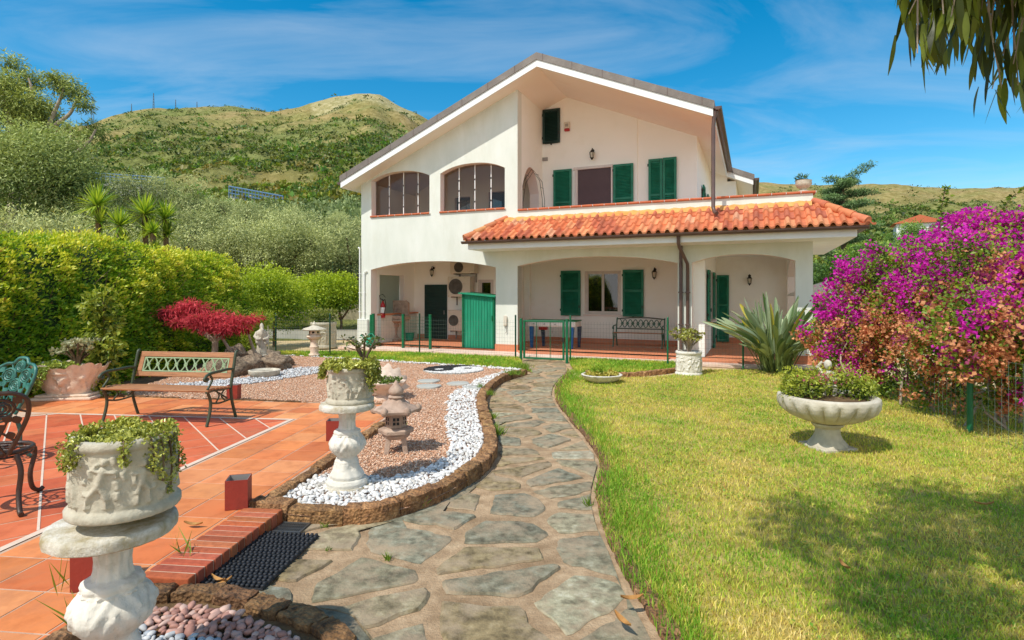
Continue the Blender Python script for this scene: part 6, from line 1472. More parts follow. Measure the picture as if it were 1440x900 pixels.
Hp = nearpts(300, 27, 80, 1080, 1600); R = RNG.uniform(1.0, 2.2, len(Hp)); cards('valley_scrub', Hp, R, R * 1.0, 120, lin('#3f5c26'), lin('#93ab50'), M['leaf'], 'green undergrowth beyond the villa at the right', .22)

# ------------------------------------------------------------------ trees
def trunk(mb, pts, r0, r1, n=8):
    cc = catmull(pts, 5); mb.tube(cc, [r0 + (r1 - r0) * i / (len(cc) - 1) for i in range(len(cc))], n)
def olive(seed, name='olive_tree'):
    rr = random.Random(seed); o = empty(name, (0, 0, 0)); mb = MB(); trunk(mb, [(0, 0, -.5), (.1, .05, .5), (-.05, .1, 1.1)], .22, .16); cl = []
    for k in range(7):
        a = 2 * PI * k / 7 + rr.uniform(-.3, .3); r = rr.uniform(.8, 1.7); z = rr.uniform(2.0, 3.6)
        trunk(mb, [(-.05, .1, 1.0), (math.cos(a) * r * .4, math.sin(a) * r * .4, z * .6), (math.cos(a) * r, math.sin(a) * r, z)], .1, .03, 6)
        cl.append(((math.cos(a) * r, math.sin(a) * r, z), (rr.uniform(.7, 1.1), rr.uniform(.7, 1.1), rr.uniform(.6, 1.0)), rr.uniform(.0, .7)))
    for k in range(9): a = rr.uniform(0, 6.3); r = rr.uniform(.2, 2.1); cl.append(((math.cos(a) * r, math.sin(a) * r, rr.uniform(1.3, 4.1) - r * .35), (rr.uniform(.5, .8),) * 2 + (rr.uniform(.45, .8),), rr.uniform(0, .8)))
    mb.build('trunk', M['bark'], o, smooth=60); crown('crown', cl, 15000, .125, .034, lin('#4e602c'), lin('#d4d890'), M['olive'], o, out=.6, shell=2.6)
    return o
def place(o, X, Y, s, rz, label, group=None, z=None):
    o.location = (X, Y, float(terr(X, Y)) if z is None else z); o.scale = (s, s, s * random.uniform(.9, 1.08)); o.rotation_euler.z = rz; tag(o, label, 'tree', group)
random.seed(4); OL = [olive(1), olive(2), olive(3)]; used = [0, 0, 0]
def put_olive(i, *a, **k):
    o = OL[i] if not used[i] else copy_tree(OL[i]); used[i] = 1; place(o, *a, **k)
for n_, (px, Y, top) in enumerate(((268, 24, 300), (330, 25, 296), (388, 24.5, 300), (446, 25, 300), (497, 26, 298), (300, 29, 282), (430, 30, 288), (170, 36, 246), (225, 38, 240), (285, 40, 258), (345, 39, 276), (405, 38, 284), (460, 40, 288), (520, 36, 296), (110, 22, 292), (15, 20, 288), (60, 26, 268))):
    X = (px - CX) / FPX * Y; z0 = float(terr(X, Y)); zt_ = CAMH + (HY - top) / FPX * Y; s = (zt_ - z0 + .3) / 4.6
    put_olive(n_ % 3, X, Y, s, n_ * 1.7, 'silvery grey-green olive tree in the grove behind the hedge', 'olive trees behind the hedge')
def leafy(name, loc, clumps, n, L, W, dark, light, m, label, trunk_pts=None, tr=(.15, .08), cat='tree', group=None, bark='bark', branches=(), **kw):
    o = empty(name, loc, 0, label, cat, group); mb = MB()
    if trunk_pts: trunk(mb, trunk_pts, *tr)
    for b in branches: trunk(mb, b, tr[1], tr[1] * .3, 6)
    if mb.v: mb.build('trunk', M[bark], o, smooth=60)
    crown('crown', clumps, n, L, W, lin(dark), lin(light), m, o, **kw); return o
def pc(px, py, Y, o): v = at(px, py, Y) - Vector(o); return (v.x, v.y, v.z)
# dark round tree and the loose eucalyptus at the far left
B = Vector((-23, 27, float(terr(-23, 27)))); B = at(60, 412, 27); B.z = float(terr(B.x, B.y))
leafy('broadleaf_tree', B, [(pc(px, py, Y, B), (r, r, r * .8), b) for px, py, Y, r, b in ((40, 215, 26, 1.9, .4), (85, 220, 27, 1.6, .25), (10, 225, 26, 1.6, .35), (60, 245, 25.5, 1.8, .2), (105, 245, 27, 1.2, .3), (30, 262, 25, 1.6, .1), (90, 262, 26, 1.4, .1), (-20, 235, 26, 2, .3), (125, 262, 28, .8, .3))], 30000, .17, .06, '#5c7032', '#c2cc76', M['olive'], 'big round dark green tree at the left edge below the eucalyptus', [(0, 0, -.3), (.2, 0, 2), (-.2, 0, 4)], (.35, .2))
B = at(15, 412, 32); B.z = float(terr(B.x, B.y)); ecl = [(25, 118, 1.1, .4), (45, 110, .8, .5), (10, 140, 1.5, .4), (45, 145, 1.2, .5), (20, 170, 1.6, .35), (55, 165, 1.2, .4), (70, 170, .9, .5), (60, 150, .9, .5), (5, 115, 1.0, .4), (82, 115, .8, .3), (95, 122, .9, .25), (108, 132, .8, .2), (118, 148, .6, .2), (75, 108, .5, .3), (98, 180, .55, .5), (130, 178, .6, .25), (142, 190, .5, .2), (120, 188, .4, .4), (50, 185, 1.3, .3), (-15, 150, 1.6, .4), (15, 88, .8, .4), (-30, 120, 1.5, .4)]
bp = lambda *q_: [pc(a, b, 32, B) for a, b in q_]
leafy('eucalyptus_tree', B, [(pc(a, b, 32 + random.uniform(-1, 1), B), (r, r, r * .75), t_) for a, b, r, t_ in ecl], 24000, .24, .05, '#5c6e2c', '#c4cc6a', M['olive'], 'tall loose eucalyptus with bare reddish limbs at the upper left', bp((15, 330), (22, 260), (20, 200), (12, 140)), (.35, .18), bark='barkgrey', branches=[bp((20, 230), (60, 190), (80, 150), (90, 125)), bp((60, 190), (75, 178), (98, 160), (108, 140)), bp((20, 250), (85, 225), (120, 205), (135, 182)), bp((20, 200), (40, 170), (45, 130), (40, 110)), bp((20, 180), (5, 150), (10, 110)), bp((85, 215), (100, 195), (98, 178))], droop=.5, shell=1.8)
# citrus trees behind the drive
for n_, (px, py, Y, w, lb) in enumerate(((387, 466, 21.5, .92, 'round bright green citrus tree at the wall, leftmost of the three'), (447, 462, 21.5, 1.05, 'bright green citrus tree in the middle of the row by the wall'), (479, 460, 22, .8, 'bright green citrus tree nearest the house corner'))):
    X = (px - CX) / FPX * Y; z0 = .25
    leafy('citrus_tree', (X, Y, z0), [((0, 0, 1.45), (w, w, .62), .4), ((-w * .55, 0, 1.2), (w * .55, w * .5, .5), .3), ((w * .55, .1, 1.25), (w * .55, w * .5, .5), .4), ((0, -.35, 1.15), (w * .7, w * .5, .5), .25), ((.2, 0, 1.85), (w * .6, w * .6, .45), .55), ((-.3, 0, 1.7), (w * .6, w * .5, .45), .5)], 9000, .085, .042, '#4a7a14', '#bfd038', M['leaf'], lb, [(0, 0, -.1), (.03, 0, .3), (0, 0, .6)], (.05, .045), group='citrus trees in a row by the wall', branches=[[(0, 0, .4), (-.25, .1, .8), (-.45, .1, 1.2)], [(0, 0, .4), (.3, 0, .8), (.4, .1, 1.2)], [(0, 0, .5), (0, -.2, .9), (.05, -.2, 1.2)]])
B = Vector((-7.6, 18.2, 0)); leafy('citrus_tree', B, [((0, 0, 1.5), (1.0, 1, .9), .4), ((-.6, -.4, 1.9), (.8, .8, .7), .5), ((.5, .2, 1.3), (.7, .7, .8), .35), ((-.5, -.8, 1.1), (.8, .8, .8), .3), ((.1, -.5, 2.05), (.7, .7, .6), .5)], 13000, .085, .042, '#4f7f18', '#c3d23c', M['leaf'], 'big bushy light green citrus tree closing the far end of the hedge', [(0, 0, -.1), (0, 0, .8)], (.06, .05))
# yuccas beyond the hedge
def rosette(name, n, L, W, droop=.0, up=.35, seed=0, dark='#4f7f22', light='#c9d850'):
    rr = random.Random(seed); P, D, Nn, c = [], [], [], []; V, Fq, K = [], [], []
    for i in range(n):
        a = rr.uniform(0, 2 * PI); e = rr.uniform(-.25, 1.35); d = Vector((math.cos(a) * math.cos(e), math.sin(a) * math.cos(e), math.sin(e))); l = L * rr.uniform(.75, 1.1); s = d.cross(Vector((0, 0, 1))).normalized() if abs(d.z) < .98 else Vector((1, 0, 0)); t_ = rr.random(); b = len(V)
        for k in range(5):
            u = k / 4; w = W * (1 - u) ** .6 * (.6 + .8 * u if u < .4 else 1) / 2; q_ = d * l * u - Vector((0, 0, 1)) * droop * l * u * u * (1 - max(0, d.z)); V += [q_ - s * w, q_ + s * w]; cc = [x + (y - x) * t_ for x, y in zip(lin(dark), lin(light))]; K += [cc, cc]
        Fq += [(b + 2 * k, b + 2 * k + 1, b + 2 * k + 3, b + 2 * k + 2) for k in range(4)]
    return np.array(V), np.array(Fq), np.array(K)
for n_, (px, py, Y, L, lb) in enumerate(((137, 290, 17, .78, 'tall spiky yucca head, leftmost and highest above the hedge'), (168, 318, 16.5, .62, 'low spiky yucca between two taller heads above the hedge'), (203, 302, 17, .75, 'spiky yucca head in the middle of the group above the hedge'), (232, 308, 17.5, .66, 'spiky yucca head at the right of the group above the hedge'), (215, 328, 16.5, .4, 'smallest spiky yucca low behind the hedge'))):
    c_ = at(px, py, Y); o = empty('yucca', (c_.x, c_.y, .0), 0, lb, 'yucca', 'yuccas above the hedge')
    V, Fq, K = rosette('leaves', 130, L, .07, .25, seed=n_); npmesh('leaf_rosette', V + np.array([0, 0, c_.z]), Fq, K, M['leaf'], o)
    V, Fq, K = rosette('leaves', 90, L * .85, .065, .35, seed=n_ + 20); npmesh('leaf_rosette', V + np.array([.12, -.05, c_.z - .5]), Fq, K * .85, M['leaf'], o)
    mb = MB(); trunk(mb, [(.1, 0, -.2), (.05, .05, c_.z * .5), (0, 0, c_.z)], .1, .07); mb.build('trunk', M['bark'], o, smooth=60)

# clipped hedge: dense core added to block light, leaves standing off it in sprays
hd = empty('hedge', (-8.1, 11, 0), 0, 'long tall clipped green hedge with feathery yellow-green tips along the left side', 'hedge')
mb = MB()
prof = [(-.95, 0), (-.95, 2.2), (-.8, 2.55), (-.5, 2.66), (-.15, 2.34), (.22, 1.6), (.5, .75), (.5, 0)]
n = 40; vs = []
for i in range(n + 1):
    y = -8 + 13.6 * i / n
    for x, z in prof: vs.append((x + .12 * noise.noise(Vector((x * 2, y * 1.1, z * 1.3))), y, z * (1 + .03 * math.sin(y * 1.3)) if z else 0))
k = len(prof); mb.add(vs, [(i * k + j, i * k + j + 1, (i + 1) * k + j + 1, (i + 1) * k + j) for i in range(n) for j in range(k - 1)] + [tuple(range(k)), tuple(n * k + j for j in reversed(range(k)))]); mb.build('light_block_core', M['core'], hd)
n = 135000
pr_ = np.array(prof); sl = np.r_[0, np.cumsum(np.linalg.norm(np.diff(pr_, axis=0), axis=1))]
u = RNG.uniform(sl[1] * .8, sl[-1], n); px_ = np.interp(u, sl, pr_[:, 0]); pz_ = np.interp(u, sl, pr_[:, 1])
y = RNG.uniform(-8, 5.6, n); w_ = RNG.uniform(size=n) < np.clip((y + 8) / 5, .25, 1); px_, pz_, y, u = px_[w_], pz_[w_], y[w_], u[w_]; hol = nfield(np.stack([y * .9, u * 1.6], 1), 2.4, 57) * .6 + nfield(np.stack([y, u], 1), 8, 58) * .4; k_ = RNG.uniform(size=len(y)) < np.clip((hol - .28) * 6, .3, 1); px_, pz_, y, u = px_[k_], pz_[k_], y[k_], u[k_]; n = len(y)
e = .05; nx = np.interp(u + e, sl, pr_[:, 1]) - np.interp(u - e, sl, pr_[:, 1]); nz_ = -(np.interp(u + e, sl, pr_[:, 0]) - np.interp(u - e, sl, pr_[:, 0])); nv = unit(np.stack([-nx, np.zeros(n), -nz_], 1)); nv[nv[:, 2] < -.1] *= 1
nv = np.where((nv[:, :1] * 0 + nv[:, 2:3] < 0) & (pz_[:, None] > 2.2), -nv, nv); nv = np.where((pz_[:, None] <= 2.2) & (px_[:, None] > 0) & (nv[:, :1] < 0), -nv, nv)
sp = nfield(np.stack([y * 1.3, u * 2.6], 1), 2.6, 51); sp2 = nfield(np.stack([y, u], 1), 11, 52)
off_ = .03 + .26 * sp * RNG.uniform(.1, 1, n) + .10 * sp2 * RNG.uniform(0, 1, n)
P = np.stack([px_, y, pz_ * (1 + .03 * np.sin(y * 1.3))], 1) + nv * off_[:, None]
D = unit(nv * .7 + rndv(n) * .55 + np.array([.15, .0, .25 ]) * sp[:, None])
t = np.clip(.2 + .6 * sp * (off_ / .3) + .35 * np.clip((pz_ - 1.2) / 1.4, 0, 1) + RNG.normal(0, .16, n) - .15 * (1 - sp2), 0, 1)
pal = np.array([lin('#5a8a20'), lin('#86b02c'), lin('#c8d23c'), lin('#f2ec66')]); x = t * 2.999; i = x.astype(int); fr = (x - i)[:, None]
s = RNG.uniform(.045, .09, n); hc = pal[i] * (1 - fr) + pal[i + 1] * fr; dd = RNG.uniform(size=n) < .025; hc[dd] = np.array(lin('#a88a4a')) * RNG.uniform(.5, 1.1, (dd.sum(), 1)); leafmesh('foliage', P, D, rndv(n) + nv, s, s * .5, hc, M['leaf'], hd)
mb = MB(); rr = random.Random(6)
for k in range(70):
    yy_ = rr.uniform(-4, 5.3); zz_ = rr.uniform(.3, 1.9); x0 = .42 - zz_ * .12; mb.tube([(x0 - .2, yy_, zz_ - .2), (x0 + .08, yy_ + rr.uniform(-.1, .1), zz_), (x0 + .22, yy_ + rr.uniform(-.25, .25), zz_ + rr.uniform(.05, .35))], [.009, .006, .003], 5)
o_ = mb.build('twig', M['bark'], hd)
# spindly climber in front
B = at(145, 540, 8.9); B.z = .02
leafy('column_shrub', B, [((random.uniform(-.12, .12), random.uniform(-.1, .1), z), (.24 - .03 * abs(z - .9), .2, .22), random.uniform(.3, .6)) for z in np.arange(.1, 1.72, .15)], 2600, .085, .04, '#3c5a14', '#b6c24c', M['leaf'], 'narrow upright shrub with paler leaves before the hedge', [(0, 0, -.05), (.02, 0, .8), (0, 0, 1.6)], (.02, .012), cat='shrub', droop=.3)
# red dwarf maple
B = Vector((*G(302, 518, .07).xy, .06)); mp = [(245, 440, 12.2, .36, .35), (272, 432, 12.3, .38, .4), (303, 447, 12.2, .42, .45), (337, 450, 12.1, .36, .4), (357, 447, 12.3, .2, .5), (290, 458, 11.9, .36, .3), (318, 461, 11.9, .34, .25), (252, 453, 12.0, .26, .2), (275, 448, 11.8, .34, .35), (262, 427, 12.5, .22, .6), (234, 438, 12.3, .18, .4), (342, 462, 12, .2, .2)]
leafy('red_maple', B, [(pc(a, b, Y, B), (r * .85, r * .85, r * .36), t_) for a, b, Y, r, t_ in mp], 5200, .11, .02, '#8a1c2a', '#ee6066', M['petal'], 'small weeping red Japanese maple with a flat crimson crown', [(0, 0, -.05), (.0, 0, .35), (.02, 0, .75)], (.07, .06), cat='maple', wiggle=.5, bark='barkgrey', branches=[[(.5, .1, 0), (.3, .05, .4), (.1, 0, .75)], [(0, 0, .6), (-.5, 0, .95), (-.9, 0, 1.05)], [(0, 0, .6), (.4, 0, .9), (.7, 0, .9)], [(.9, .3, 0), (.75, .2, .4), (.7, 0, .85)]], droop=.7, out=.7)
B = at(350, 500, 14.6); B.z = .05; leafy('conifer_shrub', B, [((x, y, z), (.35, .35, .3), .5) for x, y, z in ((0, 0, .3), (.25, 0, .5), (-.2, .1, .55), (.1, .1, .8), (.35, 0, .95), (-.3, .2, .9), (-.55, .1, 1.15))], 6000, .08, .016, '#3f5e14', '#a9b836', M['leaf'], 'yellow-green feathery conifer shrub behind the red maple', [(0, 0, 0), (0, 0, .6)], (.03, .02), cat='shrub')

# bougainvillea
BG = [(1160, 470, 9.7, .36), (1185, 435, 9.7, .42), (1215, 405, 9.6, .5), (1240, 388, 9.4, .48), (1200, 470, 9.4, .5), (1245, 445, 9.1, .55), (1285, 388, 9.0, .5), (1290, 440, 8.6, .6), (1330, 360, 8.7, .48), (1345, 410, 8.2, .6), (1370, 345, 8.5, .48), (1405, 350, 8.3, .5), (1400, 430, 7.7, .6), (1440, 400, 7.6, .6), (1340, 485, 7.9, .5), (1395, 505, 7.3, .45), (1285, 500, 8.6, .42), (1225, 505, 9.2, .36), (1440, 480, 7.1, .45), (1480, 410, 7.4, .7), (1530, 450, 6.8, .7), (1420, 548, 6.9, .25), (1350, 325, 8.8, .3), (1300, 530, 8.2, .28), (1385, 560, 7.0, .16), (1170, 505, 9.4, .22), (1480, 500, 6.7, .4), (1364, 440, 6.6, .42), (1364, 360, 7.2, .45), (1364, 500, 6.6, .3), (1364, 470, 6.5, .3), (1310, 480, 7.6, .4), (1420, 470, 6.7, .4), (1250, 540, 8.9, .28), (1345, 545, 7.6, .26), (1440, 535, 6.6, .28), (1200, 525, 9.3, .25), (1300, 555, 7.9, .2), (1365, 322, 8.6, .25), (1425, 330, 8.2, .3)]
B = Vector((5.75, 7.6, 0)); bo = empty('bougainvillea', B, 0, 'huge bougainvillea with magenta and faded orange bracts growing over the right-hand fence', 'bougainvillea')
cen = np.array([list(at(a, b, Y) - B) for a, b, Y, r in BG]); rad = np.array([g_[3] for g_ in BG]); bpx = np.array([(g_[0], g_[1]) for g_ in BG], float)
def bougpts(n, shell):
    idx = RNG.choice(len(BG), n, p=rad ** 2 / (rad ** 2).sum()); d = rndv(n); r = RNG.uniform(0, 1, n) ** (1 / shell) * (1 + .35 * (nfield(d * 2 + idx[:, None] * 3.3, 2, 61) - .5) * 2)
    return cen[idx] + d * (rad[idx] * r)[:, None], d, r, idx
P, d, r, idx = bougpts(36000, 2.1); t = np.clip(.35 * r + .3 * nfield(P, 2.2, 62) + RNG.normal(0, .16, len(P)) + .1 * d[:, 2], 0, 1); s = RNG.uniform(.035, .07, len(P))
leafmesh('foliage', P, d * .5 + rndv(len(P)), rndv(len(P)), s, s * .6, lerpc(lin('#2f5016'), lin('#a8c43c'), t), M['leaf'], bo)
nc = 2700; Pc, d, r, idx = bougpts(nc, 3.2)
Hh = Pc[:, 2] - .0; q_ = nfield(Pc, 2.3, 63) * .75 + nfield(Pc, 6, 64) * .35; keep = nfield(Pc, 2.6, 65) * .6 + nfield(Pc, 7, 66) * .5 > .45
Pc, d, q_, Hh, idx = Pc[keep], d[keep], q_[keep], Hh[keep], idx[keep]; nc = len(Pc)
top = np.clip((Hh - 1.75) * .42, -.3, .34) + np.where(bpx[idx, 0] < 1225, .2, 0)
mg = q_ + top + RNG.normal(0, .05, nc) > .51
k = 24; per = lambda v: np.repeat(v, k, 0)
P = per(Pc) + RNG.normal(0, .06, (nc * k, 3)) * (1, 1, .75) + per(d) * .04
jit = RNG.normal(0, .16, nc * k) + per(RNG.normal(0, .14, nc)); n = nc * k
c_m = lerpc(lin('#b8148e'), lin('#f646da'), np.clip(.42 + jit, 0, 1)); c_o = lerpc(lin('#b0623a'), lin('#ffc58e'), np.clip(.45 + jit, 0, 1)); c_p = lerpc(lin('#8a3058'), lin('#c8688e'), np.clip(.45 + jit, 0, 1))
mauve_shade = per(RNG.uniform(size=nc) < np.where(bpx[idx, 0] > 1370, .4, .12))  # mauve bracts, mostly at the right: shade put into their colour
c = np.where(per(mg)[:, None], c_m, np.where(mauve_shade[:, None], c_p, c_o)); s = RNG.uniform(.04, .064, n)
leafmesh('bracts', P, rndv(n) + per(d) * .4, rndv(n), s, s * .85, c, M['petal'], bo, .25, .5)
mb = MB(); rr = random.Random(9)
for k in range(26):
    e_ = Vector(cen[k % len(cen)]); b_ = Vector((e_.x * .75 + rr.uniform(-.3, .3) + .1, e_.y * .9 + rr.uniform(-.3, .3), -.02)); trunk(mb, [b_, b_.lerp(e_, .4) + Vector((rr.gauss(0, .15), rr.gauss(0, .1), .2)), e_], .022, .008, 6)
mb.build('stem', M['barkgrey'], bo, smooth=60)
mb = MB(); P, D, Cc = [], [], []
for a, b, Y, dx, hh in ((1322, 330, 8.8, .1, .75), (1400, 330, 8.2, .55, .75), (1345, 400, 8.3, -.5, .5), (1425, 350, 8, .3, .6), (1250, 380, 9.2, -.25, .35)):
    p = at(a, b, Y) - B; q2 = p + Vector((dx, 0, hh)); cc = catmull([p, p.lerp(q2, .5) + Vector((-dx * .2, 0, .08)), q2], 8); mb.tube(cc, [.008 * (1 - .6 * i / len(cc)) for i in range(len(cc))], 5)
    for v in cc[3:]:
        for _ in range(5): P.append(v + Vector((rr.gauss(0, .02), rr.gauss(0, .02), 0))); D.append((rr.gauss(0, 1), rr.gauss(0, 1), rr.gauss(.3, .5))); Cc.append(rr.random())
mb.build('shoot', M['bark'], bo); leafmesh('shoot_leaves', np.array(P), np.array(D), rndv(len(P)), .075, .04, lerpc(lin('#3c5a1c'), lin('#93ad3a'), np.array(Cc)), M['leaf'], bo)
# bird of paradise clump: long paddle leaves on stalks
B = Vector((5.62, 12.1, .0)); bpz = empty('bird_of_paradise', B, 0, 'fan of long grey-green strelitzia leaves in front of the right porch', 'plant'); rr = random.Random(12); V, Fq, K, mb = [], [], [], MB()
for i in range(230):
    a = rr.uniform(0, 2 * PI); sp_ = rr.betavariate(1.4, 1.3) * 1.1; h = rr.uniform(.8, 1.78) * (1 - .22 * sp_); d = Vector((math.cos(a), math.sin(a), 0)); b0 = d * rr.uniform(.02, .28)
    mid = b0 + d * sp_ * h * .35 + Vector((0, 0, h * .55)); tip = b0 + d * sp_ * h * 1.0 + Vector((0, 0, h * (1.0 - .18 * sp_ * sp_))); cc = catmull([b0 + Vector((0, 0, -.02)), mid, tip], 8); mb.col = (1, 1, 1); mb.tube(cc[:10], .008, 5)
    ax = (cc[-1] - cc[8]).normalized(); s = ax.cross(Vector((rr.gauss(0, .6), rr.gauss(0, .6), 1))).normalized(); nrm = s.cross(ax); t_ = rr.random(); bse = len(V); lp = cc[7:]; w0 = rr.uniform(.055, .095); m_ = len(lp); yel = rr.random() < .05
    for k, q_ in enumerate(lp):
        u = k / (m_ - 1); w = w0 * math.sin(PI * min(1, .08 + u * .9)) ** .8 / 1.5
        if u > .98: w = .003
        V += [q_ - s * w + nrm * w * .45, q_, q_ + s * w + nrm * w * .45]; c = [x_ + (y_ - x_) * t_ for x_, y_ in zip(lin('#4f6c38'), lin('#b5c29c'))] if not yel else list(lin('#b5a83a')); K += [c, c, c]
    Fq += [(bse + 3 * k + j, bse + 3 * k + j + 1, bse + 3 * k + j + 4, bse + 3 * k + j + 3) for k in range(m_ - 1) for j in (0, 1)]
npmesh('leaf_blades', np.array(V), np.array(Fq), np.array(K), M['waxy'], bpz, True)
M['stalk'] = mat('stalk', ['#5d7038', '#7d8c4e'], 6, .5); mb.build('stalk', M['stalk'], bpz, smooth=60)
# cedar and companions right of the house
B = at(1185, 412, 30); B.z = float(terr(B.x, B.y)); cl = []; brs = []; rr = random.Random(31)
zt_ = CAMH + (HY - 250) / FPX * 30 - B.z
for k in range(30):
    z = 1.0 + (zt_ - 1.0) * k / 30; L = (3.5 * (1 - (z / zt_) ** 1.5) + .5) * rr.uniform(.6, 1.15); a = k * 2.4
    for u in (.35, .6, .8, 1.0): cl.append(((math.cos(a) * L * u, math.sin(a) * L * u, z + .25 * u * L * .3), (.45, .45, .14), rr.uniform(.1, .6)))
    brs.append([(0, 0, z - .2), (math.cos(a) * L * .5, math.sin(a) * L * .5, z), (math.cos(a) * L, math.sin(a) * L, z + .08 * L)])
cl += [((.15 + .22 * k, 0, zt_ - .1 + .14 * k), (.3, .3, .13), .4) for k in range(7)] + [((-.12 - .2 * k, 0, zt_ - .15 + .03 * k), (.28, .28, .12), .3) for k in range(4)]
leafy('cedar_tree', B, cl, 34000, .16, .035, '#2f4c26', '#8aa868', M['olive'], 'dark layered cedar with a tilted top rising right of the house', [(0, 0, -.2), (.05, 0, zt_ * .5), (0, 0, zt_)], (.22, .05), branches=brs, out=.9)
for n_, (px, py, Y, r, dk, lt, lb) in enumerate(((1225, 385, 24, 1.3, '#35601f', '#a4c04c', 'bright green bushy tree between the porch eave and the bougainvillea'), (1255, 370, 34, 1.6, '#44682a', '#aec25a', 'rounded mid green tree left of the small far house'), (1185, 385, 25, 1.2, '#26461a', '#6c9040', 'dark green tree just beyond the porch corner'), (1330, 350, 60, 2.8, '#44682a', '#a0b65a', 'broad green tree in the valley above the bougainvillea'), (1425, 330, 55, 2.6, '#44682a', '#93ad58', 'green tree at the right edge beyond the bougainvillea'), (1288, 350, 48, 1.7, '#3c6026', '#9ab855', 'green tree crown just below the small far house'), (1268, 345, 62, 1.5, '#3c6026', '#8fae50', 'smaller green tree left below the far house'), (1270, 400, 22, 1.0, '#35581f', '#90b048', 'low green tree hidden behind the bougainvillea'))):
    B = at(px, 412, Y); zc = CAMH + (HY - py) / FPX * Y; B.z = min(float(terr(B.x, B.y)), zc - r); h = zc - B.z; rr = random.Random(n_)
    leafy('broadleaf_tree', B, [((rr.gauss(0, .5) * r, rr.gauss(0, .5) * r, h + rr.gauss(0, .35) * r), (r * .6, r * .6, r * .5), rr.uniform(.1, .55)) for _ in range(9)], 9000, .1 * r, .05 * r, dk, lt, M['leaf'], lb, [(0, 0, -.3), (.1, 0, h * .5), (0, 0, h)], (.15 * r, .06 * r))
# small things at the porch's right side: canopy, far house
p = at(1150, 412, 15.5); cn = empty('parasol', (p.x + .25, p.y, 0), .2, 'white garden parasol seen between the porch corner and the bougainvillea', 'parasol')
mb = MB(); mb.lathe([(1.0, 1.62), (.98, 1.66), (.6, 1.84), (.05, 2.02), (.01, 2.04)], 8); mb.build('canopy', M['canvas'], cn)
mb = MB(); mb.tube([(0, 0, 0), (0, 0, 2.1)], .022, 8); mb.lathe([(.22, 0), (.22, .06), (.04, .09)], 16); mb.build('pole', M['white'], cn)
B = at(1290, 412, 115); zr = CAMH + (HY - 315) / FPX * 115; fh = empty('far_house', (B.x, B.y, zr - 1.5), -.5, 'small white house with a low orange roof on the slope at the right', 'house')
mb = MB(); mb.box(-3.8, 3.8, -3, 3, -2.5, 1.4); mb.build('wall', M['white'], fh)
mb = MB(); mb.prism([(-4.4, 1.401), (4.4, 1.401), (0, 3.0)], -3.6, 3.6, Matrix.Rotation(PI / 2, 4, 'X')); mb.build('roof', M['coping'], fh)
for x in (-2, 1.6): mb = MB(); mb.box(x, x + 1, -3.04, -3.003, -.4, .8); mb.build('window', M['screen'], fh)
# retaining wall and raised bed behind the citrus
mb = MB(); a, b, c = Vector((-12.5, 19.5, 0)), Vector((-8.2, 21.0, 0)), Vector((-4.9, 22.2, 0))
def wallrun(mb, pts, w, h):
    for p, q_ in zip(pts, pts[1:]):
        d = (q_ - p).normalized(); n = Vector((-d.y, d.x, 0)) * w / 2
        mb.add([p - n, p + n, q_ + n, q_ - n] + [v + Vector((0, 0, h)) for v in (p - n, p + n, q_ + n, q_ - n)], [(3, 2, 1, 0), (4, 5, 6, 7), (0, 3, 7, 4), (1, 5, 6, 2), (0, 4, 5, 1), (2, 6, 7, 3)])
wallrun(mb, [Vector((-14, 19.6, 0)), Vector((-9.5, 21.0, 0)), Vector((-5.2, 20.9, 0))], .18, .34); tag(mb.build('kerb_wall', M['concrete'], None, bevel=.01), 'low grey concrete kerb in front of the citrus trees', 'wall')
mb = MB(); wallrun(mb, [Vector((-15, 23.0, 0)), Vector((-8.5, 24.0, 0)), Vector((-4.0, 24.0, 0))], .3, 1.35); tag(mb.build('retaining_wall', M['retain'], None, bevel=.02), 'beige retaining wall behind the citrus trees', 'wall')
mb = MB(); mb.add([(-14, 19.7, .26), (-9.5, 21.08, .26), (-5.2, 21.0, .26), (-4, 23.9, .26), (-8.5, 23.9, .26), (-15, 22.9, .26)], [tuple(range(6))]); tag(mb.build('planting_bed', M['soil']), kind='structure')
mb = MB(); wallrun(mb, [Vector((-9.2, 17.6, 0)), Vector((-9.0, 4, 0))], .2, .3)
fence_run('wire_fence', [(-9.3, 24.1), (-7.6, 24.1), (-5.6, 24.1), (-4.2, 24.1)], 2.9, 'tall green wire fence on the retaining wall behind the citrus trees', 3.0, 'fence_green', 'post', .1, .1, r=.003)
# soil strip along the hedge foot
mb = MB(); mb.add([(-9, 3, .012), (-6.9, 3, .012), (-6.6, 8.2, .012), (-6.2, 9.0, .012), (-6.6, 12, .012), (-7.2, 15.9, .012), (-9, 16.4, .012)], [tuple(range(7))]); tag(mb.build('hedge_soil', M['soil']), kind='structure')
# hillside railing and masts
for (xa, ya, xb, yb, Y, lb) in ((322, 262, 398, 276, 95, 'pale blue road railing on the hillside above the olive trees'), (130, 243, 232, 250, 110, 'thin blue railing on the hillside at the left')):
    A, Bq = at(xa, ya, Y), at(xb, yb, Y * .97); o = empty('road_railing', A, 0, lb, 'railing'); d = Bq - A; n = 16
    for k in range(3): mb = MB(); mb.tube([Vector((0, 0, -.55 * k)), d + Vector((0, 0, -.55 * k))], .09 if k else .13, 6); mb.build('rail', M['rail'], o)
    for i in range(n + 1): mb = MB(); q_ = d * i / n; mb.tube([q_ + Vector((0, 0, .1)), q_ + Vector((0, 0, -2.0))], .09, 6); mb.build('post', M['rail'], o)
    mb = MB(); mb.add([Vector((0, .4, -1.5)), d + Vector((0, .4, -1.5)), d + Vector((0, .4, -4)), Vector((0, .4, -4))], [(0, 1, 2, 3)]); mb.build('parapet_slab', M['concrete'], o)
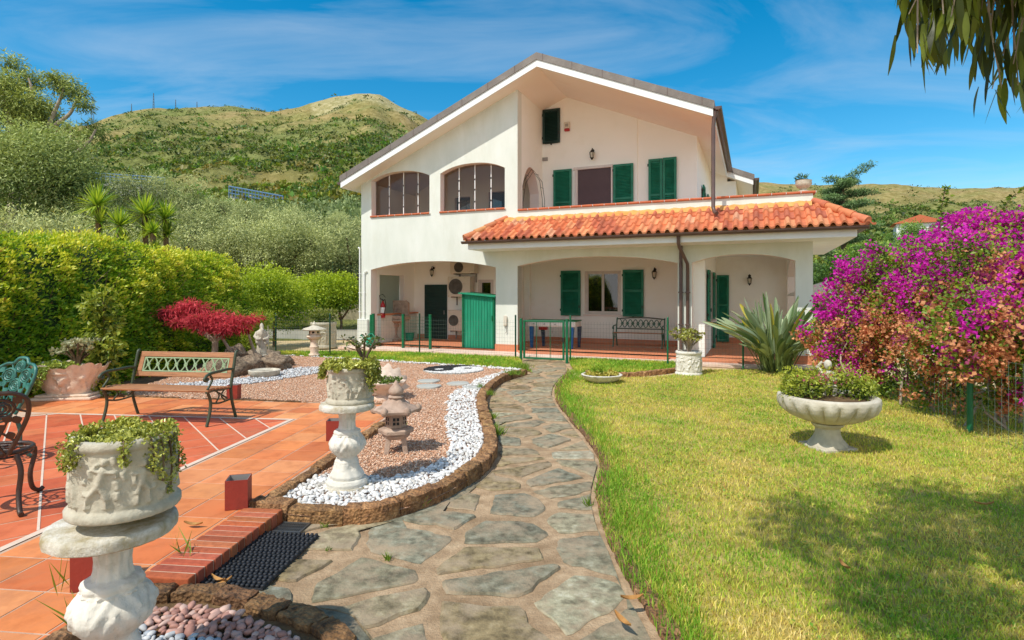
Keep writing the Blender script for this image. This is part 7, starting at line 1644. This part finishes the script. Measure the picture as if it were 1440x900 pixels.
for px, y0, y1, w, lb in ((130, 136, 172, 3.2, 'lattice pylon on the left ridge beside the eucalyptus'), (216, 131, 153, 1.8, 'tallest mast on the hill ridge'), (247, 140, 153, 1.2, 'short thin mast on the ridge right of the tallest mast'), (277, 143, 153, 1.4, 'mast at the right of the ridge group'), (185, 146, 158, 1.0, 'faint thin mast left of the tallest mast')):
    p = at(px, y1 + 4, 690); h = (y1 + 4 - y0) / FPX * 690; o = empty('radio_mast', p, .3, lb, 'mast', 'masts on the hill ridge'); mb = MB()
    for sx, sy in ((-1, -1), (1, -1), (1, 1), (-1, 1)): mb.tube([(sx * w / 2, sy * w / 2, -2), (sx * w * .12, sy * w * .12, h)], .16, 4)
    for k in range(7):
        z = h * k / 7; u = 1 - .76 * k / 7; v = 1 - .76 * (k + 1) / 7
        for a, b in (((-1, -1), (1, -1)), ((1, -1), (1, 1)), ((1, 1), (-1, 1)), ((-1, 1), (-1, -1))): mb.tube([(a[0] * w * u / 2, a[1] * w * u / 2, z), (b[0] * w * v / 2, b[1] * w * v / 2, h * (k + 1) / 7)], .1, 3)
    mb.build('lattice', M['mast'], o)

# eucalyptus overhead: trunk behind the viewer, crown above, twigs hanging into view
B = Vector((2.6, -2.4, 0)); eu = empty('eucalyptus_tree', B, 0, 'overhanging eucalyptus with long sickle leaves hanging in the upper right corner', 'tree'); mb = MB()
trunk(mb, [(0, 0, -.2), (.1, .2, 2), (-.1, .8, 4), (-.5, 2.2, 5.4)], .26, .12, 12); brs = []
rr = random.Random(77); LV, LF, LC = [], [], []
def sickle(p, L, W, a, tone):
    d = Vector((0, 0, -1)); s = Vector((math.cos(a), math.sin(a), 0)); b = len(LV); bend = rr.uniform(-.35, .35); q_ = Vector(p); n = 5; dr = (d + s * rr.uniform(-.5, .5)).normalized(); tw = s.cross(d)
    for k in range(n + 1):
        u = k / n; w = W * math.sin(PI * min(1, .1 + u * .88)) / 2 if k < n else .001
        LV.extend([tuple(q_ - tw * w), tuple(q_ + tw * w)]); LC.extend([tone, tone]); dr = (dr + s * bend * .35 + Vector((0, 0, -.06))).normalized(); q_ = q_ + dr * L / n
    LF.extend([(b + 2 * k, b + 2 * k + 1, b + 2 * k + 3, b + 2 * k + 2) for k in range(n)])
def twig(px0, y0, px1, y1, Y, dens=14, Y1=None):
    p0 = at(px0, y0, Y) - B; p1 = at(px1, y1, Y1 or Y) - B; cc = catmull([p0, p0.lerp(p1, .5) + Vector((rr.gauss(0, .04), rr.gauss(0, .05), .03)), p1], 8); mb.tube(cc, [.006 * (1 - .7 * i / len(cc)) for i in range(len(cc))], 5)
    for i in range(dens):
        v = cc[int(rr.uniform(.15, 1) * (len(cc) - 1))] + Vector((rr.gauss(0, .02), rr.gauss(0, .04), 0)); t_ = rr.random(); c = [x_ + (y_ - x_) * t_ for x_, y_ in zip(lin('#333d17'), lin('#7d8a2c'))]
        sickle(v, rr.uniform(.10, .19), rr.uniform(.018, .028), rr.uniform(0, 6.3), c)
for k in range(105):
    x = rr.uniform(1280, 1500); lim = np.interp(x, [1270, 1290, 1340, 1375, 1400, 1440, 1500], [20, 85, 75, 65, 120, 130, 160]); y1 = rr.uniform(-120, lim); twig(x + rr.uniform(-30, 60), -220, x, y1, rr.uniform(2.0, 2.9), 21)
for x, y1 in ((1278, 20), (1290, 75), (1300, 60), (1320, 70), (1385, 100), (1395, 125), (1410, 130), (1432, 120), (1425, 90)): twig(x + 30, -150, x, y1, rr.uniform(2.1, 2.5), 12)
cl = []
for k in range(34):
    x, y, z = rr.uniform(-.6, 3.0), rr.uniform(-.6, 2.4), 0; z = rr.uniform(4.3, 6.2); cl.append(((x - B.x, y - B.y, z), (rr.uniform(.25, .5),) * 2 + (.3,), rr.uniform(.2, .6)))
    if k % 2 == 0: trunk(mb, [(-.4, 2.0, 5.2), ((x - B.x) * .5 - .2, (y - B.y) * .5 + 1, 5.1), (x - B.x, y - B.y, z)], .05, .015, 6)
for x, y in ((1.7, 2.1), (2.1, 2.4), (2.5, 2.3)): trunk(mb, [(-.5, 2.2, 5.4), (x - B.x - .2, y - B.y - .3, 4.6), (x - B.x, y - B.y, 3.45)], .05, .015, 6)
for a_, b_, c_ in (((1.3, 1.9, 3.7), (1.9, 2.3, 3.62), (3.0, 2.6, 3.55)), ((1.5, 2.3, 3.75), (2.2, 2.7, 3.7), (3.2, 3.0, 3.7)), ((1.4, 2.0, 3.5), (2.0, 2.1, 3.45), (2.7, 2.2, 3.4))): trunk(mb, [Vector(v_) - Vector((B.x, B.y, 0)) for v_ in ((1.9, 1.6, 4.5), a_, b_, c_)], .03, .01, 6)
mb.build('trunk', M['barkgrey'], eu, smooth=60)
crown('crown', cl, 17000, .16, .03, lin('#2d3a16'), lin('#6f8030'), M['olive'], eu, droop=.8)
npmesh('hanging_leaves', np.array(LV), np.array(LF), np.array(LC), M['leaf'], eu)

# ------------------------------------------------------------------ light, sky, camera
SUN_EL = math.radians(54); hd_ = Vector((.73, .68, 0)).normalized(); travel = Vector((hd_.x * math.cos(SUN_EL), hd_.y * math.cos(SUN_EL), -math.sin(SUN_EL)))
ld = bpy.data.lights.new('sun', 'SUN'); ld.energy = 4.2; ld.angle = math.radians(.53); ld.color = (1.0, .95, .86)
lo = bpy.data.objects.new('sun', ld); C.objects.link(lo); lo.rotation_euler = travel.to_track_quat('-Z', 'Y').to_euler(); lo.location = (-20, -20, 30)
w = bpy.data.worlds.new('World'); bpy.context.scene.world = w; w.use_nodes = True; nt = w.node_tree; bg = nt.nodes['Background']
sk = nt.nodes.new('ShaderNodeTexSky'); sk.sky_type = 'NISHITA'; sk.sun_disc = False; sk.sun_elevation = SUN_EL; sk.sun_rotation = math.atan2(-travel.x, -travel.y); sk.altitude = 200; sk.air_density = 1.0; sk.dust_density = .4; sk.ozone_density = 2.0
hs = nt.nodes.new('ShaderNodeHueSaturation'); hs.inputs['Saturation'].default_value = 1.5; hs.inputs['Hue'].default_value = .485; hs.inputs['Value'].default_value = 1.12; nt.links.new(sk.outputs[0], hs.inputs['Color'])
tc = nt.nodes.new('ShaderNodeTexCoord'); sx = nt.nodes.new('ShaderNodeSeparateXYZ'); nt.links.new(tc.outputs['Generated'], sx.inputs[0])
def M2(op, a, b=None):
    n = nt.nodes.new('ShaderNodeMath'); n.operation = op
    for s_, v in ((0, a), (1, b)):
        if v is None: continue
        if isinstance(v, (int, float)): n.inputs[s_].default_value = v
        else: nt.links.new(v, n.inputs[s_])
    return n.outputs[0]
zz = M2('MAXIMUM', sx.outputs['Z'], .05); zz = M2('ADD', zz, .12); cb = nt.nodes.new('ShaderNodeCombineXYZ'); nt.links.new(M2('DIVIDE', sx.outputs['X'], zz), cb.inputs[0]); nt.links.new(M2('DIVIDE', sx.outputs['Y'], zz), cb.inputs[1])
mp = nt.nodes.new('ShaderNodeMapping'); mp.inputs['Rotation'].default_value = (0, 0, math.radians(-33)); mp.inputs['Scale'].default_value = (.6, 1.5, 1); nt.links.new(cb.outputs[0], mp.inputs[0])
nz = nt.nodes.new('ShaderNodeTexNoise'); nz.inputs['Scale'].default_value = 1.3; nz.inputs['Detail'].default_value = 9; nz.inputs['Roughness'].default_value = .58; nz.inputs['Distortion'].default_value = 1.1; nt.links.new(mp.outputs[0], nz.inputs['Vector'])
rp = nt.nodes.new('ShaderNodeValToRGB'); rp.color_ramp.elements[0].position = .43; rp.color_ramp.elements[1].position = .85; rp.color_ramp.elements[1].color = (.44, .44, .44, 1); nt.links.new(nz.outputs['Fac'], rp.inputs['Fac'])
mx = nt.nodes.new('ShaderNodeMix'); mx.data_type = 'RGBA'; nt.links.new(rp.outputs['Color'], mx.inputs[0]); nt.links.new(hs.outputs[0], mx.inputs[6]); mx.inputs[7].default_value = (4.6, 5.2, 5.9, 1)
nz2 = nt.nodes.new('ShaderNodeTexNoise'); nz2.inputs['Scale'].default_value = 1.7; nz2.inputs['Detail'].default_value = 8; nt.links.new(cb.outputs[0], nz2.inputs['Vector'])   # bright cloud bank added unseen behind the viewer to lift the shade
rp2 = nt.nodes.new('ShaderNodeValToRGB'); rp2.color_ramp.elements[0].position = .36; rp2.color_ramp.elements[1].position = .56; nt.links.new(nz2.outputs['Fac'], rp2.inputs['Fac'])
rear_fill = M2('MINIMUM', M2('MULTIPLY', M2('MAXIMUM', M2('SUBTRACT', M2('MULTIPLY', sx.outputs['Y'], -1.0), .05), 0.0), 1.8), 1.0)
mx2 = nt.nodes.new('ShaderNodeMix'); mx2.data_type = 'RGBA'; nt.links.new(M2('MULTIPLY', rear_fill, rp2.outputs['Color']), mx2.inputs[0]); nt.links.new(mx.outputs[2], mx2.inputs[6]); mx2.inputs[7].default_value = (7.5, 7.5, 7.4, 1)
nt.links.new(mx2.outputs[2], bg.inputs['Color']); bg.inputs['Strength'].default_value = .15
cam = bpy.data.cameras.new('camera'); co = bpy.data.objects.new('camera', cam); C.objects.link(co); co.location = (0, 0, CAMH); co.rotation_euler = (PI / 2, 0, 0)
cam.sensor_width = 36; cam.lens = 36 * FPX / 1440; cam.shift_y = -(450 - HY) / 1440; cam.clip_start = .05; cam.clip_end = 5000
sc = bpy.context.scene; sc.camera = co; sc.render.engine = 'CYCLES'; sc.view_settings.view_transform = 'Standard'; sc.view_settings.look = 'None'; sc.view_settings.exposure = 0
sc.cycles.max_bounces = 14; sc.cycles.diffuse_bounces = 10; sc.cycles.transparent_max_bounces = 12
